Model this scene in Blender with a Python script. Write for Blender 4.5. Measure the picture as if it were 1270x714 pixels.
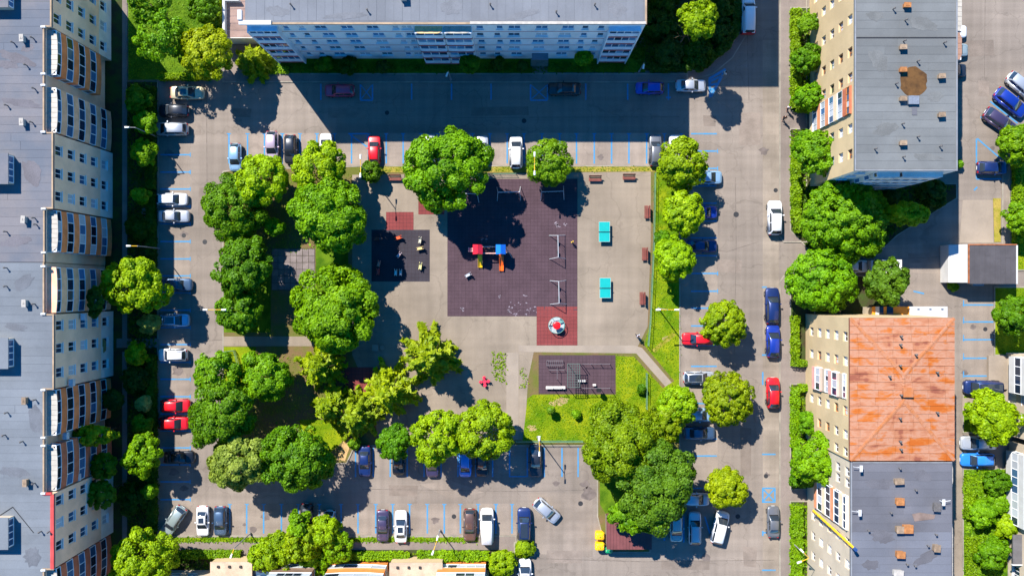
import bpy, math, random
import numpy as np
from mathutils import Vector, Matrix

# ------------------------------------------------------------------ scene, camera, light
for o in list(bpy.data.objects):
    bpy.data.objects.remove(o)
SC = bpy.context.scene
COL = SC.collection
H = 110.0            # camera height (m)
PPM = 9.0            # photograph pixels per metre on the ground
SUN_DIR = Vector((0.57, -0.78, -1.0)).normalized()   # the way sunlight travels

cam = bpy.data.objects.new('camera', bpy.data.cameras.new('camera'))
COL.objects.link(cam)
cam.location = (0, 0, H)
cam.rotation_euler = (0, 0, 0)
cam.data.sensor_width = 36.0
cam.data.lens = 36.0 * H / (1270 / PPM)
cam.data.clip_start = 0.5
cam.data.clip_end = 2000
SC.camera = cam

SUN_EL = math.asin(-SUN_DIR.z)
SUN_AZ = math.atan2(-SUN_DIR.x, -SUN_DIR.y)
W = bpy.data.worlds.new("World")
SC.world = W
W.use_nodes = True
nt = W.node_tree
nt.nodes.clear()
sky = nt.nodes.new('ShaderNodeTexSky')
sky.sky_type = 'NISHITA'
sky.sun_disc = False
sky.sun_elevation = SUN_EL
sky.sun_rotation = SUN_AZ % (2 * math.pi)
sky.air_density = 1.0
sky.dust_density = 0.0
sky.ozone_density = 6.0
bg = nt.nodes.new('ShaderNodeBackground')
bg.inputs['Strength'].default_value = 0.115
wo = nt.nodes.new('ShaderNodeOutputWorld')
hsn = nt.nodes.new('ShaderNodeHueSaturation')
hsn.inputs['Saturation'].default_value = 1.36
nt.links.new(sky.outputs[0], hsn.inputs['Color'])
nt.links.new(hsn.outputs[0], bg.inputs[0])
nt.links.new(bg.outputs[0], wo.inputs[0])

sl = bpy.data.lights.new('sun', 'SUN')
sl.energy = 5.0
sl.angle = math.radians(0.5)
sl.color = (1.0, 0.95, 0.87)
so = bpy.data.objects.new('sun', sl)
COL.objects.link(so)
so.location = (-40, 55, 90)
so.rotation_euler = SUN_DIR.to_track_quat('-Z', 'Y').to_euler()

SC.view_settings.view_transform = 'Standard'
SC.view_settings.look = 'None'
SC.view_settings.gamma = 1.0
SC.view_settings.use_curve_mapping = False
SC.view_settings.exposure = 1.10
SC.cycles.use_denoising = True
SC.cycles.max_bounces = 6
SC.cycles.diffuse_bounces = 3
SC.cycles.transparent_max_bounces = 8

# ------------------------------------------------------------------ helpers
def P(px, py, z=0.0):
    """point of the photograph at height z, in metres"""
    s = (H - z) / (H * PPM)
    return Vector(((px - 635) * s, (357 - py) * s, z))

def srgb(r, g, b):
    f = lambda c: (c / 255 / 12.92) if c <= 10 else ((c / 255 + .055) / 1.055) ** 2.4
    return (f(r), f(g), f(b))

def link(o, parent=None):
    COL.objects.link(o)
    if parent is not None:
        o.parent = parent
    return o

def tag(o, label=None, cat=None, group=None, kind=None):
    if label: o['label'] = label
    if cat: o['category'] = cat
    if group: o['group'] = group
    if kind: o['kind'] = kind
    return o

def thing(name, label, cat, loc=(0, 0, 0), rz=0.0, group=None):
    o = bpy.data.objects.new(name, None)
    o.empty_display_size = 0.3
    o.location = loc
    o.rotation_euler = (0, 0, rz)
    link(o)
    return tag(o, label, cat, group)

class MB:
    def __init__(s):
        s.v, s.f, s.m = [], [], []
    def add(s, vs, fs, mi=0):
        n = len(s.v)
        s.v += [tuple(p) for p in vs]
        s.f += [tuple(i + n for i in f) for f in fs]
        s.m += [mi] * len(fs)
        return s
    def box(s, x0, y0, z0, x1, y1, z1, mi=0):
        return s.add([(x0, y0, z0), (x1, y0, z0), (x1, y1, z0), (x0, y1, z0), (x0, y0, z1), (x1, y0, z1), (x1, y1, z1), (x0, y1, z1)],
                     [(3, 2, 1, 0), (4, 5, 6, 7), (0, 1, 5, 4), (1, 2, 6, 5), (2, 3, 7, 6), (3, 0, 4, 7)], mi)
    def cbox(s, cx, cy, cz, sx, sy, sz, mi=0):
        return s.box(cx - sx / 2, cy - sy / 2, cz - sz / 2, cx + sx / 2, cy + sy / 2, cz + sz / 2, mi)
    def prism(s, pts, z0, z1, mi=0):
        a = sum(pts[i][0] * pts[(i + 1) % len(pts)][1] - pts[(i + 1) % len(pts)][0] * pts[i][1] for i in range(len(pts)))
        if a < 0: pts = list(pts)[::-1]
        n = len(pts)
        vs = [(p[0], p[1], z0) for p in pts] + [(p[0], p[1], z1) for p in pts]
        fs = [tuple(range(n, 2 * n)), tuple(range(n - 1, -1, -1))] + [(i, (i + 1) % n, n + (i + 1) % n, n + i) for i in range(n)]
        return s.add(vs, fs, mi)
    def tube(s, p0, p1, r0, r1=None, n=6, mi=0, caps=True):
        p0, p1 = Vector(p0), Vector(p1)
        r1 = r0 if r1 is None else r1
        d = p1 - p0
        if d.length < 1e-6: return s
        q = d.to_track_quat('Z', 'Y')
        vs = []
        for p, r in ((p0, r0), (p1, r1)):
            for k in range(n):
                a = 2 * math.pi * k / n
                vs.append(p + q @ Vector((r * math.cos(a), r * math.sin(a), 0)))
        fs = [(k, (k + 1) % n, n + (k + 1) % n, n + k) for k in range(n)]
        if caps: fs += [tuple(range(n - 1, -1, -1)), tuple(range(n, 2 * n))]
        return s.add(vs, fs, mi)
    def lathe(s, prof, n=16, c=(0, 0, 0), mi=0):
        vs = []
        for r, z in prof:
            for k in range(n):
                a = 2 * math.pi * k / n
                vs.append((c[0] + r * math.cos(a), c[1] + r * math.sin(a), c[2] + z))
        fs = []
        for i in range(len(prof) - 1):
            for k in range(n):
                fs.append((i * n + k, i * n + (k + 1) % n, (i + 1) * n + (k + 1) % n, (i + 1) * n + k))
        fs.append(tuple(range((len(prof) - 1) * n, len(prof) * n)))
        fs.append(tuple(range(n - 1, -1, -1)))
        return s.add(vs, fs, mi)
    def mesh(s, name, mats, smooth=False):
        me = bpy.data.meshes.new(name)
        me.from_pydata(s.v, [], s.f)
        for m in (mats if isinstance(mats, (list, tuple)) else [mats]):
            me.materials.append(m)
        if any(s.m): me.polygons.foreach_set('material_index', s.m)
        if smooth: me.polygons.foreach_set('use_smooth', [True] * len(s.f))
        me.update()
        return me
    def build(s, name, mats, parent=None, smooth=False, loc=None, rz=None):
        o = bpy.data.objects.new(name, s.mesh(name, mats, smooth))
        if loc is not None: o.location = loc
        if rz is not None: o.rotation_euler = (0, 0, rz)
        return link(o, parent)

CACHE = {}
def shared(key, fn):
    if key not in CACHE: CACHE[key] = fn()
    return CACHE[key]
def inst(name, me, parent=None, loc=(0, 0, 0), rot=(0, 0, 0), scale=(1, 1, 1), mats=None):
    o = bpy.data.objects.new(name, me)
    o.location, o.rotation_euler, o.scale = loc, rot, scale
    link(o, parent)
    if mats:
        for i, m in enumerate(mats):
            if m is None: continue
            o.material_slots[i].link = 'OBJECT'
            o.material_slots[i].material = m
    return o
def copy_tree(o, parent=None):
    c = o.copy()
    COL.objects.link(c)
    if parent is not None: c.parent = parent
    for ch in list(o.children): copy_tree(ch, c)
    return c
def unit_mesh(mat, name='block'):
    return shared(('unit', mat.name), lambda: MB().cbox(0, 0, 0.5, 1, 1, 1).mesh(name, mat))
def at_roof(px, py, z=14.5): return P(px, py, z)

# ------------------------------------------------------------------ materials
MATS = {}
def mat(name, col, rough=0.85, var=0.0, scale=1.0, col2=None, metal=0.0, coat=0.0, bump=0.0, rnd=0.0, fine=0.0, spec=0.3, world=False, cracks=0.0, detail=4.0, lo=.38, hi=.62, streak=0.0):
    if name in MATS: return MATS[name]
    m = bpy.data.materials.new(name)
    m.use_nodes = True
    t = m.node_tree
    N, L = t.nodes, t.links
    b = N['Principled BSDF']
    b.inputs['Roughness'].default_value = rough
    b.inputs['Metallic'].default_value = metal
    b.inputs['Specular IOR Level'].default_value = spec
    if coat: b.inputs['Coat Weight'].default_value = coat; b.inputs['Coat Roughness'].default_value = 0.05
    if world: co = N.new('ShaderNodeNewGeometry').outputs['Position']
    else: co = N.new('ShaderNodeTexCoord').outputs['Object']
    out = None
    c4 = (*col, 1)
    if var or col2:
        n = N.new('ShaderNodeTexNoise'); n.inputs['Scale'].default_value = scale; n.inputs['Detail'].default_value = detail
        n.inputs['Roughness'].default_value = 0.6
        L.new(co, n.inputs['Vector'])
        r = N.new('ShaderNodeValToRGB')
        r.color_ramp.elements[0].position = lo; r.color_ramp.elements[1].position = hi
        a = tuple(c * (1 - var) for c in col); d = col2 if col2 else tuple(c * (1 + var) for c in col)
        r.color_ramp.elements[0].color = (*a, 1); r.color_ramp.elements[1].color = (*d, 1)
        L.new(n.outputs[0], r.inputs[0]); out = r.outputs[0]
    if fine:
        n2 = N.new('ShaderNodeTexNoise'); n2.inputs['Scale'].default_value = 9.0; n2.inputs['Detail'].default_value = 3
        L.new(co, n2.inputs['Vector'])
        mr = N.new('ShaderNodeMapRange'); mr.inputs[1].default_value = .3; mr.inputs[2].default_value = .7
        mr.inputs[3].default_value = 1 - fine; mr.inputs[4].default_value = 1 + fine
        L.new(n2.outputs[0], mr.inputs[0])
        mx = N.new('ShaderNodeMix'); mx.data_type = 'RGBA'; mx.blend_type = 'MULTIPLY'; mx.inputs[0].default_value = 1
        if out: L.new(out, mx.inputs[6])
        else: mx.inputs[6].default_value = c4
        L.new(mr.outputs[0], mx.inputs[7]); out = mx.outputs[2]
    if cracks:
        v = N.new('ShaderNodeTexVoronoi'); v.feature = 'DISTANCE_TO_EDGE'; v.inputs['Scale'].default_value = 0.16
        nn = N.new('ShaderNodeTexNoise'); nn.inputs['Scale'].default_value = 0.5; nn.inputs['Detail'].default_value = 5
        L.new(co, nn.inputs['Vector'])
        ad = N.new('ShaderNodeVectorMath'); ad.operation = 'MULTIPLY_ADD'; ad.inputs[1].default_value = (3.5, 3.5, 0)
        L.new(nn.outputs['Color'], ad.inputs[0]); L.new(co, ad.inputs[2]); L.new(ad.outputs[0], v.inputs['Vector'])
        lt = N.new('ShaderNodeMapRange'); lt.inputs[1].default_value = 0.004; lt.inputs[2].default_value = 0.012
        lt.inputs[3].default_value = 1 - cracks; lt.inputs[4].default_value = 1
        L.new(v.outputs['Distance'], lt.inputs[0])
        mx = N.new('ShaderNodeMix'); mx.data_type = 'RGBA'; mx.blend_type = 'MULTIPLY'; mx.inputs[0].default_value = 1
        if out: L.new(out, mx.inputs[6])
        else: mx.inputs[6].default_value = c4
        L.new(lt.outputs[0], mx.inputs[7]); out = mx.outputs[2]
    for sc_ in (((1.1, .035, 1), (.03, .9, 1)) if streak else ()):
        mp = N.new('ShaderNodeMapping'); mp.inputs['Scale'].default_value = sc_; L.new(co, mp.inputs[0])
        n3 = N.new('ShaderNodeTexNoise'); n3.inputs['Scale'].default_value = 1.0; n3.inputs['Detail'].default_value = 5; L.new(mp.outputs[0], n3.inputs['Vector'])
        mr = N.new('ShaderNodeMapRange'); mr.inputs[1].default_value = .32; mr.inputs[2].default_value = .68; mr.inputs[3].default_value = 1 - streak; mr.inputs[4].default_value = 1 + streak
        L.new(n3.outputs[0], mr.inputs[0])
        mx = N.new('ShaderNodeMix'); mx.data_type = 'RGBA'; mx.blend_type = 'MULTIPLY'; mx.inputs[0].default_value = 1
        L.new(out, mx.inputs[6]); L.new(mr.outputs[0], mx.inputs[7]); out = mx.outputs[2]
    if rnd:
        oi = N.new('ShaderNodeObjectInfo')
        mr = N.new('ShaderNodeMapRange'); mr.inputs[3].default_value = 1 - rnd; mr.inputs[4].default_value = 1 + rnd
        L.new(oi.outputs['Random'], mr.inputs[0])
        mx = N.new('ShaderNodeMix'); mx.data_type = 'RGBA'; mx.blend_type = 'MULTIPLY'; mx.inputs[0].default_value = 1
        if out: L.new(out, mx.inputs[6])
        else: mx.inputs[6].default_value = c4
        L.new(mr.outputs[0], mx.inputs[7]); out = mx.outputs[2]
    if out: L.new(out, b.inputs['Base Color'])
    else: b.inputs['Base Color'].default_value = c4
    if bump:
        nb = N.new('ShaderNodeTexNoise'); nb.inputs['Scale'].default_value = 6; nb.inputs['Detail'].default_value = 6
        L.new(co, nb.inputs['Vector'])
        bp = N.new('ShaderNodeBump'); bp.inputs['Strength'].default_value = bump; bp.inputs['Distance'].default_value = 0.1
        L.new(nb.outputs[0], bp.inputs['Height']); L.new(bp.outputs[0], b.inputs['Normal'])
    MATS[name] = m
    return m

def leaf_mat(name, a, b_):
    """two leaf tones mixed per leaf and by clump, partly translucent"""
    if name in MATS: return MATS[name]
    m = bpy.data.materials.new(name); m.use_nodes = True
    t = m.node_tree; N, L = t.nodes, t.links
    N.clear()
    out = N.new('ShaderNodeOutputMaterial')
    g = N.new('ShaderNodeNewGeometry')
    n = N.new('ShaderNodeTexNoise'); n.inputs['Scale'].default_value = 0.55; n.inputs['Detail'].default_value = 3
    L.new(g.outputs['Position'], n.inputs['Vector'])
    ma = N.new('ShaderNodeMath'); ma.operation = 'MULTIPLY_ADD'; ma.inputs[1].default_value = 0.45
    L.new(g.outputs['Random Per Island'], ma.inputs[0])
    m2 = N.new('ShaderNodeMapRange'); m2.inputs[1].default_value = .3; m2.inputs[2].default_value = .7; m2.inputs[4].default_value = 0.55
    L.new(n.outputs[0], m2.inputs[0]); L.new(m2.outputs[0], ma.inputs[2])
    r = N.new('ShaderNodeValToRGB'); r.color_ramp.elements[0].color = (*a, 1); r.color_ramp.elements[1].color = (*b_, 1)
    L.new(ma.outputs[0], r.inputs[0])
    p = N.new('ShaderNodeBsdfPrincipled'); p.inputs['Roughness'].default_value = 0.55; p.inputs['Specular IOR Level'].default_value = 0.25
    tr = N.new('ShaderNodeBsdfTranslucent')
    oi = N.new('ShaderNodeObjectInfo')
    hv = N.new('ShaderNodeHueSaturation')
    for lo_, hi_, nm_, off in ((.488, .505, 'Hue', 0), (.90, 1.14, 'Value', 7.3), (1.0, 1.15, 'Saturation', 3.1)):
        fr_ = N.new('ShaderNodeMath'); fr_.operation = 'MULTIPLY_ADD'; fr_.inputs[1].default_value = 1 + off; fr_.inputs[2].default_value = 0; L.new(oi.outputs['Random'], fr_.inputs[0])
        f2_ = N.new('ShaderNodeMath'); f2_.operation = 'FRACT'; L.new(fr_.outputs[0], f2_.inputs[0])
        mr_ = N.new('ShaderNodeMapRange'); mr_.inputs[3].default_value = lo_; mr_.inputs[4].default_value = hi_; L.new(f2_.outputs[0], mr_.inputs[0]); L.new(mr_.outputs[0], hv.inputs[nm_])
    L.new(r.outputs[0], hv.inputs['Color']); r = hv
    hs = N.new('ShaderNodeHueSaturation'); hs.inputs['Hue'].default_value = 0.485; hs.inputs['Saturation'].default_value = 1.1; hs.inputs['Value'].default_value = 1.3
    L.new(r.outputs[0], p.inputs['Base Color']); L.new(r.outputs[0], hs.inputs['Color']); L.new(hs.outputs[0], tr.inputs[0])
    mx = N.new('ShaderNodeMixShader'); mx.inputs[0].default_value = 0.33
    L.new(p.outputs[0], mx.inputs[1]); L.new(tr.outputs[0], mx.inputs[2]); L.new(mx.outputs[0], out.inputs[0])
    MATS[name] = m
    return m

ASPH = mat('asphalt', srgb(122, 112, 103), .92, .13, .07, fine=.10, cracks=.16, streak=.09, bump=.15, world=True, spec=.15, detail=8)
ASPH2 = mat('pavement_asphalt', srgb(119, 108, 101), .92, .13, .15, fine=.10, streak=.06, cracks=.1, bump=.15, world=True, spec=.15)
ASPH3 = mat('patched_asphalt', srgb(126, 115, 105), .92, .13, .2, streak=.08, fine=.12, bump=.15, world=True, spec=.15)
CONC = mat('concrete', srgb(128, 116, 102), .9, .13, .12, fine=.08, streak=.06, cracks=.13, bump=.1, world=True, spec=.15, detail=8)
CONC_L = mat('pale_concrete', srgb(138, 126, 113), .9, .08, .3, fine=.06, bump=.1, world=True, spec=.15)
KERB = mat('kerb_stone', srgb(134, 127, 115), .9, .18, .6, fine=.1, world=True)
EARTH = mat('bare_earth', srgb(120, 98, 66), .95, .25, .4, col2=srgb(88, 92, 34), fine=.15, bump=.3, world=True)
SOIL = mat('garden_soil', srgb(66, 56, 38), .95, .3, .5, col2=srgb(52, 70, 22), fine=.2, bump=.3, world=True)
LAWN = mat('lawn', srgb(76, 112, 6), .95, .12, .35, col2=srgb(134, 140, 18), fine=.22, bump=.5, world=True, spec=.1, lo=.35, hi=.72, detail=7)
LAWN_D = mat('shade_darkened_lawn', srgb(62, 96, 14), .95, .2, .5, col2=srgb(86, 112, 20), fine=.22, bump=.5, world=True, spec=.1)  # copy of the lawn green, darkened in its colour for shaded ground
DRY = mat('dry_grass', srgb(128, 128, 34), .95, .2, .5, col2=srgb(150, 132, 64), fine=.2, bump=.4, world=True, spec=.1)
WHITE = mat('white_paint', srgb(188, 188, 188), .6, .05, 1)
BLUE_LINE = mat('blue_line_paint', srgb(50, 124, 172), .8, .0, 2.2, col2=srgb(84, 122, 146), fine=.1, world=True, lo=.42, hi=.7)
# ------------------------------------------------------------------ ground and paving (setting)
def poly(name, px, z0, z1, m, parent=None, label=None, cat=None):
    mb = MB(); mb.prism([P(x, y)[:2] for x, y in px], z0, z1)
    o = mb.build(name, m, parent)
    if parent is None: tag(o, label, cat, kind='structure')
    return o

def strip_mb(mb, pts, w, z0, z1, closed=False):
    """mitred band along a polyline of metre points"""
    n = len(pts); A, B = [], []
    pts = [Vector((p[0], p[1])) for p in pts]
    for i in range(n):
        d0 = (pts[i] - pts[i - 1]) if (i > 0 or closed) else None
        d1 = (pts[(i + 1) % n] - pts[i]) if (i < n - 1 or closed) else None
        d0 = d0.normalized() if d0 else d1.normalized()
        d1 = d1.normalized() if d1 else d0
        t = (d0 + d1).normalized(); nn = Vector((-t.y, t.x))
        k = 1 / max(0.4, nn.dot(Vector((-d0.y, d0.x))))
        A.append(pts[i] + nn * w / 2 * k); B.append(pts[i] - nn * w / 2 * k)
    vs = [(*p, z) for z in (z0, z1) for L in (A, B) for p in L]
    fs = []
    rng = range(n) if closed else range(n - 1)
    for i in rng:
        j = (i + 1) % n
        fs += [(3 * n + i, 3 * n + j, 2 * n + j, 2 * n + i), (i, 2 * n + i, 2 * n + j, j)[::-1], (n + i, n + j, 3 * n + j, 3 * n + i)[::-1]]
    if not closed: fs += [(0, n, 3 * n, 2 * n), (n - 1, 3 * n - 1, 4 * n - 1, 2 * n - 1)[::-1]]
    return mb.add(vs, fs)

def kerb(px, closed=False, w=.16, z1=.125, parent=None):
    mb = strip_mb(MB(), [P(x, y) for x, y in px], w, -.02, z1, closed)
    o = mb.build('kerb', KERB, parent)
    if parent is None: tag(o, 'pale stone kerb between asphalt and raised ground', 'kerb', kind='structure')
    return o

g = MB().box(-700, -700, -1.0, 700, 700, -.01).build('ground', EARTH)
tag(g, 'bare grassy ground under and around the courtyard', 'ground', kind='structure')
ROAD = poly('road', [(60, -200), (1420, -200), (1420, 900), (60, 900)], -.3, 0.0, ASPH, None, 'worn grey asphalt road and parking court around the playground', 'road')

def raised(name, px, m, label, cat, z=.1, kb=True):
    o = poly(name, px, -.1, z, m, None, label, cat)
    if kb: kerb(px, True, z1=z + .02)
    return o
raised('garden_bed', [(120, -190), (120, 900), (196, 900), (196, 101), (158, 101), (158, -190)], SOIL, 'shaded planted strip in front of the long western block', 'garden bed')
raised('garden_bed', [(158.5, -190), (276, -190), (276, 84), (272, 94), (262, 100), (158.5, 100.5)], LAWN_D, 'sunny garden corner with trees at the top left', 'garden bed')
raised('pavement', [(277, 45), (277, 102), (852, 102), (852, 92), (330, 92), (330, 75), (302, 45)], ASPH2, 'asphalt footpath along the northern block', 'pavement')
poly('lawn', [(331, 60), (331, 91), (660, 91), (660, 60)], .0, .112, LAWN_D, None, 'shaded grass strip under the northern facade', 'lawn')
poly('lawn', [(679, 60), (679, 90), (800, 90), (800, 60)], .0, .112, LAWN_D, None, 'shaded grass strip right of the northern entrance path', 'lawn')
raised('pavement', [(852.5, 101), (884, 92), (908, 72), (924, 46), (925, -190), (917, -190), (917, 40), (904, 62), (878, 82), (852.5, 90)], ASPH2, 'curved footpath round the shaded corner garden', 'pavement', z=.096)
poly('garden_bed', [(800, 88), (850, 88.5), (878, 80.5), (902, 61), (915.5, 40), (915.5, -190), (700, -190), (700, 40), (800, 40)], .0, .12, SOIL, None, 'dark planted corner garden right of the northern block', 'garden bed')
# centre block
CB = [(277, 213), (291, 211), (455, 206), (843, 206), (843, 640), (806, 640), (806, 684), (752, 684), (741, 640), (741, 552), (440, 552), (430, 574), (277, 574)]
raised('park_ground', CB, EARTH, 'worn earth and grass of the central park block', 'park ground')
def ly(name, px, z, m, label, cat='paving'): return poly(name, px, .05, z, m, None, label, cat)
PLAZA = ly('plaza', [(437, 217), (807, 213), (807, 300), (803, 405), (790, 431), (662, 436), (655, 470), (650, 545), (470, 545), (455, 480), (437, 440)], .108, CONC, 'weathered concrete plaza of the playground')
ly('path', [(628, 437), (643, 437), (643, 545), (628, 545)], .113, CONC_L, 'pale straight concrete path leading down from the plaza', 'path')
ly('path', [(643, 428), (786, 428), (796, 431), (833, 474), (825, 479), (789, 438), (643, 436)], .116, CONC_L, 'pale bent path from the plaza to the lower right lawn', 'path')
ly('path', [(277, 417), (395, 417), (395, 429), (277, 429)], .113, CONC, 'narrow grey path under the trees on the park edge', 'path')
ly('lawn', [(743, 556), (800, 553), (800, 639), (808, 641), (754, 641), (744, 625)], .114, LAWN_D, 'shaded grass under the big lower right trees', 'lawn')
COURT = ly('court', [(337, 308), (391, 308), (391, 360), (337, 360)], .12, mat('court_joint', srgb(62, 58, 44), .9, .15, .4, fine=.1, world=True), 'grey slabbed court between the tall trees', 'court')
rk = random.Random(7); SLABM = mat('court_slab', srgb(112, 102, 100), .9, .15, .8, fine=.12, rnd=.13, world=True)
for i_ in range(7):
    for j_ in range(6):
        a_, c_ = P(337.5 + i_ * 7.6, 308.5 + (j_ + 1) * 8.5), P(337.5 + (i_ + 1) * 7.6, 308.5 + j_ * 8.5); g_ = rk.uniform(.02, .05)
        mb = MB(); mb.prism([(a_.x + g_, a_.y + g_), (c_.x - g_, a_.y + g_ * .6), (c_.x - g_ * .7, c_.y - g_), (a_.x + g_ * .5, c_.y - g_)], .08, .135 + rk.uniform(0, .015)); mb.build('paving_slab', SLABM, COURT)
ly('lawn', [(648, 548), (654, 494), (661, 489), (764, 489), (764, 441), (786, 442), (822, 481), (836, 472), (799, 428), (806, 402), (811, 300), (811, 214), (842, 213), (842, 548)], .118, LAWN, 'bright sunny lawn around the exercise area', 'lawn')
for (x_, y_, r_, lb_) in ((697, 497, .75, 'bare trodden patch below the exercise frames'), (686, 500, .4, 'small bare patch by the lawn sapling'), (826, 420, .5, 'dry patch on the right lawn strip'), (737, 515, .45, 'bare spot on the sunny lawn near the big tree'), (660, 530, .5, 'worn spot at the left lawn edge')):
    rk = random.Random(x_); q_ = P(x_, y_); mb = MB(); mb.prism([(q_.x + r_ * 1.5 * rk.uniform(.6, 1.1) * math.cos(k * .42), q_.y + r_ * rk.uniform(.5, 1.1) * math.sin(k * .42)) for k in range(15)], .05, .1205); tag(mb.build('bare_patch', mat('trodden_soil', srgb(148, 128, 86), .95, .15, 1.5, fine=.15, world=True)), lb_, 'bare patch', kind='structure')
ly('path', [(808, 434), (834, 412), (838, 415), (812, 437)], .121, DRY, 'trodden dry trail across the lawn strip', 'path')
ly('lawn', [(470, 207), (842, 207), (842, 213), (470, 214)], .122, DRY, 'yellowed grass verge between parking bays and plaza', 'verge')
ly('lawn', [(278, 430), (318, 430), (312, 470), (278, 500)], .116, LAWN, 'small lawn patch by the narrow grey path', 'lawn')
ly('lawn', [(372, 520), (430, 520), (424, 548), (400, 570), (372, 552)], .116, LAWN, 'small sunny lawn patch between the conifers and the parking', 'lawn')
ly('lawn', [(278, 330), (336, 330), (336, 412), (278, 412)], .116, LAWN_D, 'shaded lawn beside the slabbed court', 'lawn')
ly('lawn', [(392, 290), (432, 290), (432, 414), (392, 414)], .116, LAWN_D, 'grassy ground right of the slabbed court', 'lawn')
ly('path', [(418, 569), (428, 541), (437, 545), (428, 571)], .124, mat('timber_path', srgb(168, 136, 92), .9, .2, 1.0, world=True), 'tan boarded ramp down to the parking bays', 'path')
# east side pavements and gardens
raised('pavement', [(967, -190), (967, 293), (972, 300), (1000, 300), (1000, -190)], ASPH2, 'footpath beside the upper right block', 'pavement', z=.09)
raised('pavement', [(972, 342), (967, 350), (967, 900), (1010, 900), (1010, 342)], ASPH2, 'footpath beside the lower right block', 'pavement', z=.09)
for pts, lb in (([(980, 10), (984, 10), (1012, 10), (1012, 138), (980, 138)], 'small planted front garden above the upper entrance'),
                ([(980, 160), (1012, 160), (1012, 228), (1186, 228), (1186, 246), (1112, 292), (1092, 311), (1004, 311), (990, 296), (980, 286)], 'large planted garden round the corner of the upper right block'),
                ([(982, 342), (1108, 342), (1108, 395), (1008, 395), (1008, 454), (980, 454), (980, 350)], 'tree garden above the lower right block'),
                ([(980, 476), (1012, 476), (1012, 606), (980, 606)], 'front garden with hedges between two lower entrances'),
                ([(980, 621), (1012, 621), (1012, 900), (980, 900)], 'front garden with hedge at the lower right')):
    poly('garden_bed', pts, .0, .105, SOIL, None, lb, 'garden bed')
    kerb(pts, True, z1=.12)
# right courtyard
raised('pavement', [(1243, 160), (1252, 160), (1252, 305), (1243, 305)], ASPH3, 'narrow footpath along the right hand green', 'pavement')
raised('lawn', [(1253, 160), (1400, 160), (1400, 335), (1253, 335)], LAWN, 'green strip at the right edge', 'lawn')
raised('lawn', [(1233, 356), (1400, 356), (1400, 440), (1233, 440)], LAWN, 'grass patch below the flat roofed garage', 'lawn')
raised('garden_bed', [(1194, 490), (1246, 490), (1246, 536), (1194, 536)], LAWN, 'small garden with a tree beside the rusty roofed block', 'garden bed')
raised('garden_bed', [(1194, 581), (1250, 581), (1250, 900), (1194, 900)], LAWN_D, 'overgrown garden strip at the lower right', 'garden bed')
poly('pavement', [(1150, 555), (1193, 555), (1193, 900), (1150, 900)], -.1, .05, CONC, None, 'tan service path behind the lower right block', 'pavement')
poly('concrete_pad', [(1194, 248), (1231, 248), (1232, 301), (1190, 301)], -.1, .02, CONC_L, None, 'pale concrete parking pad above the garage', 'pad')
poly('concrete_pad', [(1193, 493), (1211, 493), (1211, 508), (1193, 508)], .0, .13, CONC_L, None, 'small pale slab beside the blue van', 'pad')
poly('verge', [(1231.5, 246), (1241, 246), (1241, 300), (1233, 300)], .0, .06, DRY, None, 'weedy verge beside the concrete pad', 'verge')
# south side
raised('pavement', [(196.5, 664), (640, 664), (640, 900), (196.5, 900)], ASPH2, 'footpath along the lower parking bays', 'pavement', z=.09)
for pts, lb, m_ in (([(215, 666), (306, 666), (306, 671), (215, 671)], 'narrow grass verge at the lower left bays', LAWN), ([(306, 666), (440, 666), (440, 671), (306, 671)], 'narrow grass verge under the spreading shrub', LAWN), ([(440, 666), (592, 666), (592, 671), (440, 671)], 'narrow grass verge along the lower middle bays', LAWN),
                ([(200, 681), (300, 681), (300, 706), (200, 706)], 'planted bed before the lower left flats', SOIL), ([(308, 681), (625, 681), (625, 716), (308, 716)], 'planted bed before the lower flats', SOIL)):
    poly('garden_bed', pts, .0, .11, m_, None, lb, 'garden bed')
raised('traffic_island', [(638, 672), (655, 668), (664, 674), (663, 688), (654, 692), (638, 692)], LAWN, 'small green island at the lower parking entry', 'island')

# light edge of the eastern carriageway, patches, manholes: parts of the road
def on_road(name, px, m, dz):
    mb = MB(); mb.prism([P(x, y)[:2] for x, y in px], -.02, dz); return mb.build(name, m, ROAD)
on_road('asphalt_patch', [(946, 50), (966, 50), (966, 900), (946, 900)], mat('pale_asphalt', srgb(128, 117, 105), .92, .15, .25, fine=.1, streak=.09, world=True, spec=.15), .004)
on_road('asphalt_patch', [(843.6, 206), (890, 206), (890, 600), (843.6, 600)], ASPH3, .004)
on_road('asphalt_patch', [(197, 104), (236, 104), (236, 640), (197, 640)], ASPH3, .004)
on_road('asphalt_patch', [(284, 165), (842, 165), (842, 205), (284, 205)], mat('bay_asphalt', srgb(134, 122, 112), .92, .13, .2, fine=.1, streak=.08, cracks=.1, world=True, spec=.15), .004)
on_road('asphalt_patch', [(284, 624), (640, 624), (640, 663), (284, 663)], ASPH3, .004)
on_road('asphalt_patch', [(1193.5, 368), (1232, 368), (1232, 488), (1193.5, 488)], ASPH3, .004)
on_road('asphalt_patch', [(520, 600), (560, 596), (600, 610), (560, 618)], ASPH3, .004)
on_road('asphalt_patch', [(655, 610), (735, 612), (735, 690), (660, 686)], ASPH3, .0045)
on_road('asphalt_patch', [(1000, 310), (1180, 300), (1180, 340), (1000, 335)], ASPH3, .004)
rp = random.Random(12); PATCH = mat('mended_asphalt', srgb(118, 107, 98), .92, .12, .6, fine=.12, rnd=.14, world=True, spec=.15)
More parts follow.
